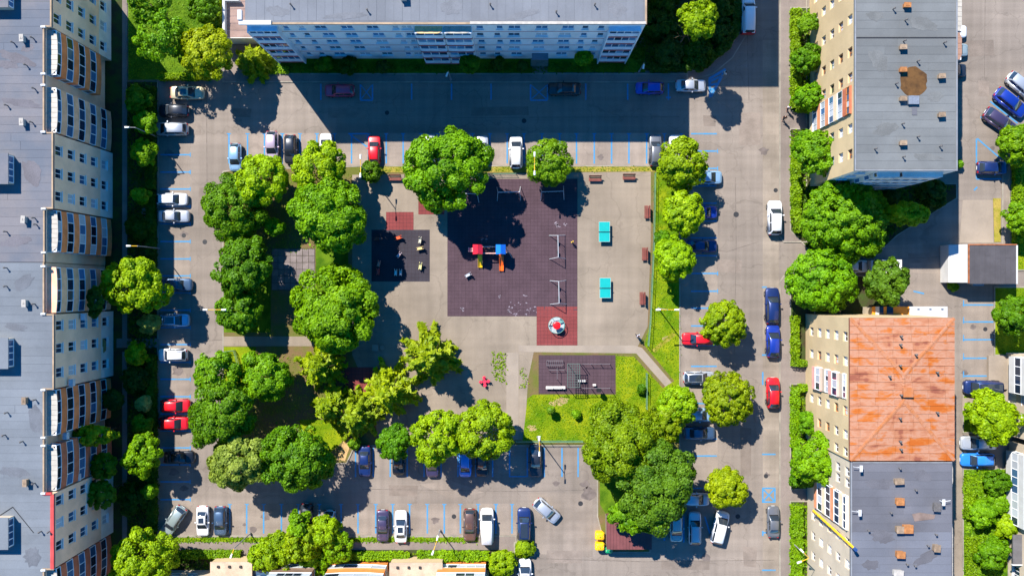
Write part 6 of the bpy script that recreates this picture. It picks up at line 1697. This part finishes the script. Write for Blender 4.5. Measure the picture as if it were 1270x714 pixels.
# ------------------------------------------------------------------ people
SKIN = mat('skin', srgb(196, 150, 122), .6); HAIR = mat('dark_hair', srgb(38, 28, 24), .7)
def skinned(name, nodes, edges, m, parent, sub=2):
    me = bpy.data.meshes.new(name); me.from_pydata([n[0] for n in nodes], edges, []); me.materials.append(m)
    o = bpy.data.objects.new(name, me); link(o, parent)
    md = o.modifiers.new('skin', 'SKIN'); md.use_smooth_shade = True
    for i, (_, r) in enumerate(nodes): sv = me.skin_vertices[0].data[i]; sv.radius = (r, r); sv.use_root = (i == 0)
    o.modifiers.new('sub', 'SUBSURF').levels = sub; o.modifiers['sub'].render_levels = sub
    return o
def ensure_skin(me):
    if not me.skin_vertices: pass
def person(px, py, rz, shirt, legs, label, h=1.74, z0=.11, stride=.22, hair=HAIR):
    p = P(px, py, 1.0); t = thing('person', label, 'person', (p.x, p.y, z0), math.radians(rz)); k = h / 1.74; t.scale = (k, k, k)
    V = [((0, 0, .95), .13), ((0, 0, 1.18), .115), ((.01, 0, 1.38), .14), ((.01, 0, 1.50), .06), ((.03, 0, 1.60), .092), ((.03, 0, 1.68), .085)]
    E = [(0, 1), (1, 2), (2, 3), (3, 4), (4, 5)]
    V += [((.0, .09, .90), .09), ((stride * .5, .09, .50), .062), ((stride, .09, .09), .045), ((stride + .14, .09, .04), .04), ((.0, -.09, .90), .09), ((-stride * .4, -.09, .50), .062), ((-stride - .04, -.09, .10), .045), ((-stride + .1, -.09, .04), .04)]
    E += [(0, 6), (6, 7), (7, 8), (8, 9), (0, 10), (10, 11), (11, 12), (12, 13)]
    V += [((0, .19, 1.41), .06), ((-.06, .25, 1.14), .045), ((.06, .27, .90), .034), ((0, -.19, 1.41), .06), ((.08, -.25, 1.14), .045), ((.22, -.24, .95), .034)]
    E += [(2, 14), (14, 15), (15, 16), (2, 17), (17, 18), (18, 19)]
    # hands: palm, four fingers and a thumb each
    for (wi, base, sy) in ((16, Vector((.06, .27, .90)), 1), (19, Vector((.22, -.24, .95)), -1)):
        i0 = len(V); V.append(((base.x + .02, base.y, base.z - .08), .028)); E.append((wi, i0))
        for f in range(4): V.append(((base.x - .01 + f * .02, base.y - sy * .01, base.z - .165 - (.015 if f in (1, 2) else 0)), .009)); E.append((i0, len(V) - 1))
        V.append(((base.x + .065, base.y - sy * .02, base.z - .12), .010)); E.append((i0, len(V) - 1))
    body = skinned('body', V, E, SKIN, t)
    skinned('shirt', [((0, 0, .98), .145), ((0, 0, 1.18), .135), ((.01, 0, 1.38), .16), ((.01, 0, 1.46), .075), ((0, .19, 1.41), .078), ((-.06, .25, 1.14), .062), ((0, -.19, 1.41), .078), ((.08, -.25, 1.14), .062)], [(0, 1), (1, 2), (2, 3), (2, 4), (4, 5), (2, 6), (6, 7)], shirt, t)
    skinned('trousers', [((0, 0, 1.0), .14), ((.0, .09, .90), .105), ((stride * .5, .09, .50), .078), ((stride, .09, .12), .062), ((.0, -.09, .90), .105), ((-stride * .4, -.09, .50), .078), ((-stride - .04, -.09, .13), .062)], [(0, 1), (1, 2), (2, 3), (0, 4), (4, 5), (5, 6)], legs, t)
    MB().lathe([(.094, 0), (.102, .04), (.085, .09), (.04, .12), (.005, .125)], 14, c=(.015, 0, 1.635)).build('hair', hair, t, smooth=True)
    for s in (-1, 1): MB().cbox(.122, s * .033, 1.625, .012, .022, .012).build('eye', DARK, t)
    MB().add([(.118, -.016, 1.585), (.118, .016, 1.585), (.118, 0, 1.63), (.148, 0, 1.588)], [(0, 3, 2), (1, 2, 3), (0, 1, 3)]).build('nose', SKIN, t)
    return t
cl = lambda n, c: mat('cloth_' + n, srgb(*c), .9, .08, 4)
person(791, 416, 300, cl('grey_blue', (150, 168, 190)), cl('dark', (40, 44, 56)), 'pedestrian in grey blue top walking off the plaza towards the bent path')
person(899, 91, 200, cl('white', (216, 214, 210)), cl('sand', (180, 150, 130)), 'pedestrian in white at the hatched corner in the shade', z0=.0)
person(978, 134, 250, cl('white', (216, 214, 210)), cl('plum', (70, 40, 58)), 'pedestrian in a white top on the right hand footpath', z0=.095)
person(973, 146, 240, cl('black', (34, 36, 44)), cl('dark', (40, 44, 56)), 'pedestrian in dark clothes just below the one in a white top', z0=.095)
person(710, 300, 120, cl('yellow', (236, 196, 20)), cl('yellow', (236, 196, 20)), 'child in yellow clothes at the right edge of the plum rubber', h=1.15, z0=.135, stride=.12)
# ------------------------------------------------------------------ trees, shrubs and hedges as in the photograph
T = tree
T(555, 204, 52, 'maple', 'big bright green maple at the top of the plaza shading the swings', 11, leaf=.4)
T(679, 202, 29, 'maple', 'small round green tree at the top of the plaza beside a lamp', 6.5, style='globe')
T(329, 221, 36, 'lime', 'lime green tree at the top left of the park, by the rose silver car', 8)
T(394, 213, 34, 'lime', 'lime green tree at the top of the park next to the small white car', 8)
T(408, 272, 53, 'maple', 'very broad bright green tree reaching over the left plaza edge', 10.5, leaf=.4)
T(289, 258, 42, 'dark', 'dark green tree at the upper left corner of the park', 7.5)
T(338, 280, 13, 'maple', 'small tree in the gap above the slabbed court', 3.6)
T(303, 334, 37, 'dark', 'mid green tree left of the slabbed court', 7.5)
T(299, 390, 29, 'dark', 'mid green tree above the narrow grey path at the park edge', 6.5)
T(414, 388, 60, 'maple', 'largest bright green maple at the lower left of the plaza', 9.2, leaf=.4)
T(460, 212, 13, 'dark', 'small shrub at the left end of the top verge', 2.8, name='shrub')
T(394, 456, 27, 'conifer', 'feathery yellow green conifer below the largest maple', 7, style='conifer')
T(404, 508, 24, 'conifer', 'smaller conifer above the sunny lawn patch', 8, style='conifer')
T(438, 519, 27, 'conifer', 'star shaped conifer below the shaded red rubber', 7.5, style='conifer')
T(478, 489, 33, 'conifer', 'tall conifer beside the shaded red rubber', 8.5, style='conifer')
T(530, 443, 34, 'larch', 'yellow green larch standing free on the lower plaza', 9.5, style='conifer', leaf=.42)
T(331, 468, 36, 'maple', 'bright green tree below the narrow grey path', 7.5)
T(268, 468, 27, 'maple', 'green tree overhanging the left road by the small lawn', 8)
T(270, 515, 42, 'dark', 'dark mid green tree overhanging the left road near the red cars', 10.5)
T(297, 570, 38, 'willow', 'grey green feathery tree at the lower left corner of the park', 9, leaf=.42)
T(371, 572, 47, 'dark', 'round mid green tree hanging over the lower road', 10)
T(491, 547, 22, 'dark', 'small dark round tree over the black hatchback', 6)
T(543, 543, 31, 'lime', 'left of two lime green trees above the lower bays', 8)
T(603, 532, 36, 'lime', 'right one of two lime green trees above the lower bays', 8.5)
T(845, 203, 32, 'lime', 'uppermost lime green tree in the right hand row', 8, style='globe', leaf=.36)
T(847, 264, 28, 'lime', 'middle lime green tree in the right hand row', 7.5, style='globe', leaf=.36)
T(836, 320, 27, 'lime', 'third lime green tree in the right hand row', 7, style='globe', leaf=.36)
T(900, 400, 27, 'globe', 'clipped globe tree beside the red car nosing left', 6, style='globe', br=.42)
T(901, 494, 32, 'globe', 'largest clipped globe tree in the right hand bays', 6.5, style='globe', br=.42)
T(901, 603, 26, 'globe', 'yellowish clipped globe tree, lowest in the right hand bays', 5.8, style='globe', br=.42)
T(838, 502, 27, 'lime', 'yellow lime tree between the lawn and the panoramic roof car', 6.5, style='globe', leaf=.34)
T(768, 547, 52, 'olive', 'broad olive green tree on the lower right lawn', 11, dens=1.1)
T(814, 603, 55, 'dark', 'large dark green tree above the shelter', 12, leaf=.38, dens=1.1)
T(782, 640, 28, 'maple', 'brighter green tree leaning over the shelter roof', 8.5)
T(822, 530, 22, 'olive', 'smaller olive tree beside the yellow lime', 7)
T(862, 26, 26, 'lime', 'sunlit tree in the shaded corner garden', 13, dens=1.0)
T(1047, 272, 52, 'maple', 'big dense round tree at the corner of the upper right block', 9, style='globe', br=.6)
T(1017, 351, 43, 'maple', 'dense round tree at the mouth of the side lane', 8, style='globe', br=.6)
T(1101, 351, 28, 'dark', 'tree with loose crown over the box truck', 8)
T(1126, 266, 23, 'lime', 'low leaning yellow green tree in the shaded garden', 7, aspect=(1.2, .75))
T(1158, 240, 19, 'deep', 'dark shrub mass under the upper right balconies', 2.2, name='shrub')
T(1104, 246, 17, 'deep', 'dark shrub between the big round tree and the balconies', 2.2, name='shrub')
T(1075, 300, 20, 'dark', 'dark low tree behind the white hatchback in the lane', 4)
T(1018, 190, 27, 'maple', 'tree leaning on the upper right facade', 8, dens=1.1)
T(996, 176, 14, 'maple', 'round shrub below the upper entrance', 3, name='shrub')
T(1001, 72, 19, 'dark', 'round tree in the front garden of the upper right block', 5)
T(1003, 122, 18, 'maple', 'tree just above the upper entrance of the right block', 5)
T(1001, 29, 13, 'maple', 'small tree at the top of the upper front garden', 4)
T(1018, 570, 34, 'maple', 'tree leaning over the facade of the lower right block', 9, leaf=.36)
T(995, 590, 18, 'dark', 'dark shrub by the middle entrance of the lower right blocks', 4)
T(1003, 523, 14, 'maple', 'small garden tree above the middle lower entrance', 3.5)
T(1231, 518, 34, 'lime', 'lime green tree above the silver saloon at the lower right', 7, leaf=.36)
T(1266, 178, 26, 'maple', 'tree at the right edge above the green strip', 6)
T(1262, 387, 27, 'dark', 'tree at the right edge below the garage', 7)
T(1266, 270, 20, 'maple', 'bushy tree on the green strip at the right edge', 5)
T(1238, 600, 17, 'dark', 'shrub at the top of the overgrown lower right garden', 2.5, name='shrub')
T(1218, 638, 20, 'maple', 'left shrub in the overgrown lower right garden', 2.6, name='shrub')
T(1249, 653, 14, 'lime', 'bright round shrub against the white right edge block', 2.4, name='shrub')
T(1230, 684, 23, 'dark', 'shrub at the bottom of the overgrown lower right garden', 3, name='shrub')
T(1238, 624, 13, 'maple', 'small shrub in the middle of the overgrown garden', 2.0, name='shrub')
T(167, 353, 37, 'lime', 'lime green tree in the left garden opposite the steel blue saloon', 8.5)
T(176, 692, 42, 'lime', 'bright tree at the lower left corner of the court', 9)
T(176, 562, 23, 'maple', 'green tree in the left garden below the red cars', 7)
T(176, 528, 13, 'dark', 'small dark tree in the left garden beside the red cars', 3.5)
T(178, 500, 11, 'silver', 'silvery shrub in the left garden above the red cars', 2.4, name='shrub')
T(113, 541, 20, 'yellow', 'yellow green tree close to the lower left facade', 9, aspect=(1.4, .7))
T(128, 578, 16, 'dark', 'dark tree close to the facade, second below the yellow one', 7)
T(127, 612, 17, 'dark', 'dark tree close to the facade, lowest of the three', 7)
T(140, 495, 14, 'deep', 'deep green shrub at the foot of the left facade', 4)
T(118, 375, 13, 'deep', 'creeper like tree against the left facade', 9, aspect=(.7, 1.6))
T(178, 190, 17, 'maple', 'shrub tree in the upper left garden by the silver carrier', 4)
T(181, 152, 15, 'maple', 'shrub tree in the upper left garden, second from the top', 4)
T(171, 122, 17, 'dark', 'dark shrub tree at the top of the left garden strip', 4)
T(175, 242, 11, 'maple', 'small sunlit shrub in the middle of the left garden', 3, name='shrub')
T(170, 440, 13, 'lime', 'small sunlit shrub just below the slab path', 3, name='shrub')
T(186, 402, 12, 'silver', 'silvery shrub just above the slab path', 2.6, name='shrub')
T(172, 285, 16, 'deep', 'deep green shrub above the lime tree in the left garden', 2.4, name='shrub')
T(168, 470, 17, 'deep', 'deep green shrub in the lower part of the left garden', 2.4, name='shrub')
T(165, 620, 18, 'deep', 'deep green shrub low in the left garden', 2.6, name='shrub')
T(186, 608, 10, 'maple', 'small bright shrub low in the left garden', 2.6, name='shrub')
T(200, 50, 33, 'maple', 'open crowned tree in the upper left garden', 9, dens=.6)
T(257, 63, 32, 'yellow', 'golden tree left of the terrace annex', 9, leaf=.36)
T(311, 72, 20, 'larch', 'golden shrub tree at the corner of the northern block', 5, style='conifer')
T(185, 6, 26, 'maple', 'tree at the top edge of the upper left garden', 9, dens=.8)
T(255, 8, 20, 'dark', 'darker tree at the top edge near the annex', 6)
for (x, y, r, kd, lb, hh) in ((328, 690, 23, 'lime', 'leftmost low crown of the spreading bottom shrubs', 3.4), (350, 681, 25, 'lime', 'second crown from the left in the spreading bottom shrubs', 4.2), (378, 668, 27, 'lime', 'tallest middle crown of the spreading bottom shrubs', 5), (404, 661, 22, 'lime', 'upper right crown of the spreading bottom shrubs', 4.6), (417, 678, 19, 'hedge', 'lower right crown of the spreading bottom shrubs by the dark gap', 3.8), (392, 690, 20, 'hedge', 'low crown of the spreading bottom shrubs above the brown balcony', 3), (372, 650, 15, 'maple', 'greener topmost crown of the spreading bottom shrubs', 4.6)):
    T(x, y, r, kd, lb, hh, name='shrub', br=.5)
T(622, 697, 19, 'lime', 'round shrub at the right end of the lower hedge', 2.6, name='shrub')
T(650, 680, 12, 'lime', 'bush on the small green island', 1.6, name='shrub')
T(822, 297, 12, 'dark', 'dark shrub growing through the plaza fence', 2.6, name='shrub')
T(683, 508, 5, 'maple', 'sapling on the sunny lawn', 1.7, name='shrub')
T(796, 482, 5, 'dark', 'tiny sapling by the short lawn fence', 1.2, name='shrub')
T(715, 513, 5, 'maple', 'pale sapling in the middle of the sunny lawn', 1.0, name='shrub')
T(582, 78, 12, 'dark', 'shaded tree in front of the northern balconies', 5)
T(724, 72, 10, 'maple', 'slim shaded shrub right of the northern entrance', 4)
T(432, 83, 11, 'deep', 'dark shrub at the northern facade, left one', 2.4, name='shrub')
T(402, 80, 10, 'dark', 'small round shrub at the northern facade near the sunny grass', 2, name='shrub')
T(618, 80, 10, 'deep', 'dark shrub left of the northern entrance', 2.2, name='shrub')
T(648, 82, 7, 'deep', 'dark low shrub beside the northern entrance path', 1.8, name='shrub')
T(475, 83, 8, 'deep', 'dark low shrub under the northern windows', 1.8, name='shrub')
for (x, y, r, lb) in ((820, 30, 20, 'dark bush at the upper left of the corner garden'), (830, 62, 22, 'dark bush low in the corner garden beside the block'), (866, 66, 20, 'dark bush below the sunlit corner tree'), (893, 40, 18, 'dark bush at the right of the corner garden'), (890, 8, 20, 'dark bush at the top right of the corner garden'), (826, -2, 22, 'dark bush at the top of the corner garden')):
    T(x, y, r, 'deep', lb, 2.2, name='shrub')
T(440, 205 + 345, 8, 'maple', 'small bush beside the boarded ramp', 1.6, name='shrub')
T(1189, 204, 4, 'maple', 'weed tuft at the corner of the upper right block', .9, name='shrub')
T(1182, 356, 6, 'maple', 'weed clump under the white lean-to', .9, name='shrub')

HG = hedge
HG([(984.5, 14), (984.5, 135)], 10, 1.0, 'hedge', 'bright clipped hedge along the upper right footpath')
HG([(985, 135), (1002, 136)], 9, 1.0, 'hedge', 'short hedge turning to the upper right entrance')
HG([(985, 178), (985, 270), (990, 287)], 10, 1.0, 'hedge', 'bright clipped hedge below the upper right entrance')
HG([(984, 392), (984, 452)], 8, .9, 'hedge', 'bright hedge left of the lower right block, upper run')
HG([(989, 450), (1003, 450)], 7, .9, 'hedge', 'short hedge end by the lower right entrance')
HG([(984, 480), (984, 552)], 9, .9, 'hedge', 'bright hedge below the lower right entrance')
HG([(989, 480), (1001, 480)], 7, .9, 'hedge', 'short hedge corner below the lower right entrance')
HG([(986, 625), (986, 730)], 13, 1.0, 'hedge', 'broad bright hedge at the lower right corner garden')
HG([(216, 685), (300, 685)], 8, .9, 'hedge', 'sunny clipped hedge at the lower left path')
HG([(428, 687), (508, 687)], 8, .9, 'hedge', 'sunny clipped hedge at the lower path, middle run')
HG([(519, 687), (606, 687)], 10, .9, 'hedge', 'sunny clipped hedge at the lower path under the lamp')
HG([(548, 699), (600, 701)], 8, .8, 'hedge', 'inner hedge close to the orange balconies')
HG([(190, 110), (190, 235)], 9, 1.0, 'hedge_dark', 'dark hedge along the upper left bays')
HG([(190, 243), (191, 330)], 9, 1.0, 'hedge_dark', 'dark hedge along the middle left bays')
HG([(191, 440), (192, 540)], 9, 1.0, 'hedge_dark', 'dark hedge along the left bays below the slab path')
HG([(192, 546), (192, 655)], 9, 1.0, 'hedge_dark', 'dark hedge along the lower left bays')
HG([(200, 97), (262, 97), (270, 90)], 7, .9, 'hedge', 'sunny hedge along the bottom of the upper left garden')
HG([(271, -10), (272, 52)], 9, 1.1, 'hedge', 'hedge beside the white annex wall')
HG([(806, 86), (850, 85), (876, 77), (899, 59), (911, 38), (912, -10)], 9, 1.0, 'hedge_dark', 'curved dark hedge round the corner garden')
HG([(1259, 188), (1259, 300)], 10, .8, 'hedge', 'bright hedge on the right hand green strip')
HG([(1200, 590), (1200, 640)], 12, .8, 'hedge', 'bright ground hedge at the lower right garden, upper run')
HG([(1202, 664), (1202, 730)], 11, .7, 'hedge', 'bright ground hedge at the lower right garden, lower run')
HG([(338, 88), (358, 88)], 8, .25, 'hedge', 'bright green tuft standing in for sunlit grass at the northern corner')  # bright leaves added to paint a sunlit patch of lawn
for (x0, y0, x1, y1, lb) in ((150, 130, 150, 300, 'upper'), (150, 440, 150, 650, 'lower')): pass
poly('path', [(152, -100), (158, -100), (158, 420), (152, 420)], .05, .115, ASPH2, None, 'narrow dark path along the left facade, upper run', 'path')
poly('path', [(152, 436), (158, 436), (158, 720), (152, 720)], .05, .115, ASPH2, None, 'narrow dark path along the left facade, lower run', 'path')
for y, w_ in ((262, 'uppermost'), (272.5, 'middle'), (283, 'lowest')): q = P(178.5, y); tag(MB().box(q.x - .3, q.y - .42, .05, q.x + .3, q.y + .42, .13).build('stepping_stone', CONC_L), w_ + ' of three pale stepping stones in the shaded left garden', 'stepping stone', 'stepping stones in the left garden')
sp = thing('slab_path', 'path of large framed slabs from the left bays to the arched entrance', 'path', (P(168, 428).x, P(168, 428).y, .1)); sp['kind'] = 'structure'
for (x0, x1) in ((145, 163), (164, 174.5), (175.5, 186), (187, 197)):
    a, c = P(x0, 431), P(x1, 419.5); MB().box(a.x - sp.location.x, a.y - sp.location.y, -.05, c.x - sp.location.x, c.y - sp.location.y, .022).build('paving_slab', ASPH2, sp)
for x in (163.5, 175, 186.5): a, c = P(x - .6, 431.5), P(x + .6, 419); MB().box(a.x - sp.location.x, a.y - sp.location.y, -.05, c.x - sp.location.x, c.y - sp.location.y, .035).build('slab_edging', KERB, sp)
grass([(654, 496), (662, 490), (764, 490), (764, 442), (786, 443), (822, 481), (836, 474), (842, 545), (650, 546)], 5200, 'grass', 'short sunny grass on the lower right lawn', 1)
grass([(811, 215), (842, 215), (842, 470), (834, 470), (800, 428), (807, 400)], 2600, 'grass', 'short grass on the strip right of the plaza fence', 2)
grass([(160, -20), (275, -20), (275, 95), (200, 98), (160, 98)], 3600, 'grass', 'grass in the upper left garden', 3)
grass([(470, 207.5), (842, 207.5), (842, 212), (470, 213)], 900, 'grass', 'dry grass on the top verge', 4, z=.12)
grass([(217, 666), (592, 666), (592, 671), (217, 671)], 1500, 'grass', 'grass on the narrow lower verges', 5, size=.18)
grass([(1254, 165), (1275, 165), (1275, 330), (1254, 330)], 1600, 'grass', 'grass on the right hand green strip', 6)
grass([(1234, 358), (1272, 358), (1272, 438), (1234, 438)], 900, 'grass', 'grass below the flat roofed garage', 7)
grass([(1196, 583), (1246, 583), (1246, 720), (1196, 720)], 2600, 'grass', 'rank grass in the overgrown lower right garden', 8, size=.22)
grass([(980, 12), (1010, 12), (1010, 138), (980, 138)], 900, 'grass', 'ground cover in the upper front garden', 9, size=.24)
grass([(980, 162), (1010, 162), (1010, 290), (990, 290)], 1000, 'grass', 'ground cover in the front garden below the entrance', 10, size=.24)
grass([(981, 478), (1010, 478), (1010, 604), (981, 604)], 900, 'grass', 'ground cover in the front garden of the lower right block', 11, size=.24)
grass([(981, 623), (1010, 623), (1010, 720), (981, 720)], 900, 'grass', 'ground cover in the lower right corner garden', 12, size=.24)
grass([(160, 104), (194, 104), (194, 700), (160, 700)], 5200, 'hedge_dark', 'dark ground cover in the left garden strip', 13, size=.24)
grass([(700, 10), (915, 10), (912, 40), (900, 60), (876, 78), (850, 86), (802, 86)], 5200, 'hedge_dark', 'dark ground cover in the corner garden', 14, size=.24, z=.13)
grass([(985, 232), (1180, 232), (1110, 288), (1090, 308), (1000, 308)], 3000, 'hedge_dark', 'dark ground cover in the garden round the upper right block', 15, size=.24)
grass([(332, 78), (798, 78), (798, 90), (332, 90)], 1800, 'hedge_dark', 'shaded grass under the northern facade', 16, size=.18)
grass([(278, 215), (440, 215), (440, 300), (278, 330)], 2200, 'grass', 'thin grass under the upper left park trees', 17)
grass([(610, 438), (627, 438), (627, 475), (614, 470)], 160, 'grass', 'weedy patch beside the straight path', 18, size=.2, z=.11)
grass([(645, 455), (652, 455), (655, 480), (646, 480)], 60, 'grass', 'thin weeds right of the straight path', 19, size=.16, z=.11)
grass([(638, 673), (660, 673), (662, 688), (640, 690)], 260, 'grass', 'grass on the small green island', 20, size=.18)
grass([(278, 440), (430, 440), (430, 570), (278, 570)], 2600, 'grass', 'thin grass under the lower left park trees', 21)
grass([(202, 682), (300, 682), (300, 704), (202, 704)], 500, 'hedge_dark', 'ground cover before the lower left flats', 22, size=.22)
grass([(308, 684), (620, 684), (620, 700), (308, 700)], 1200, 'hedge', 'ground cover before the lower flats', 23, size=.22)
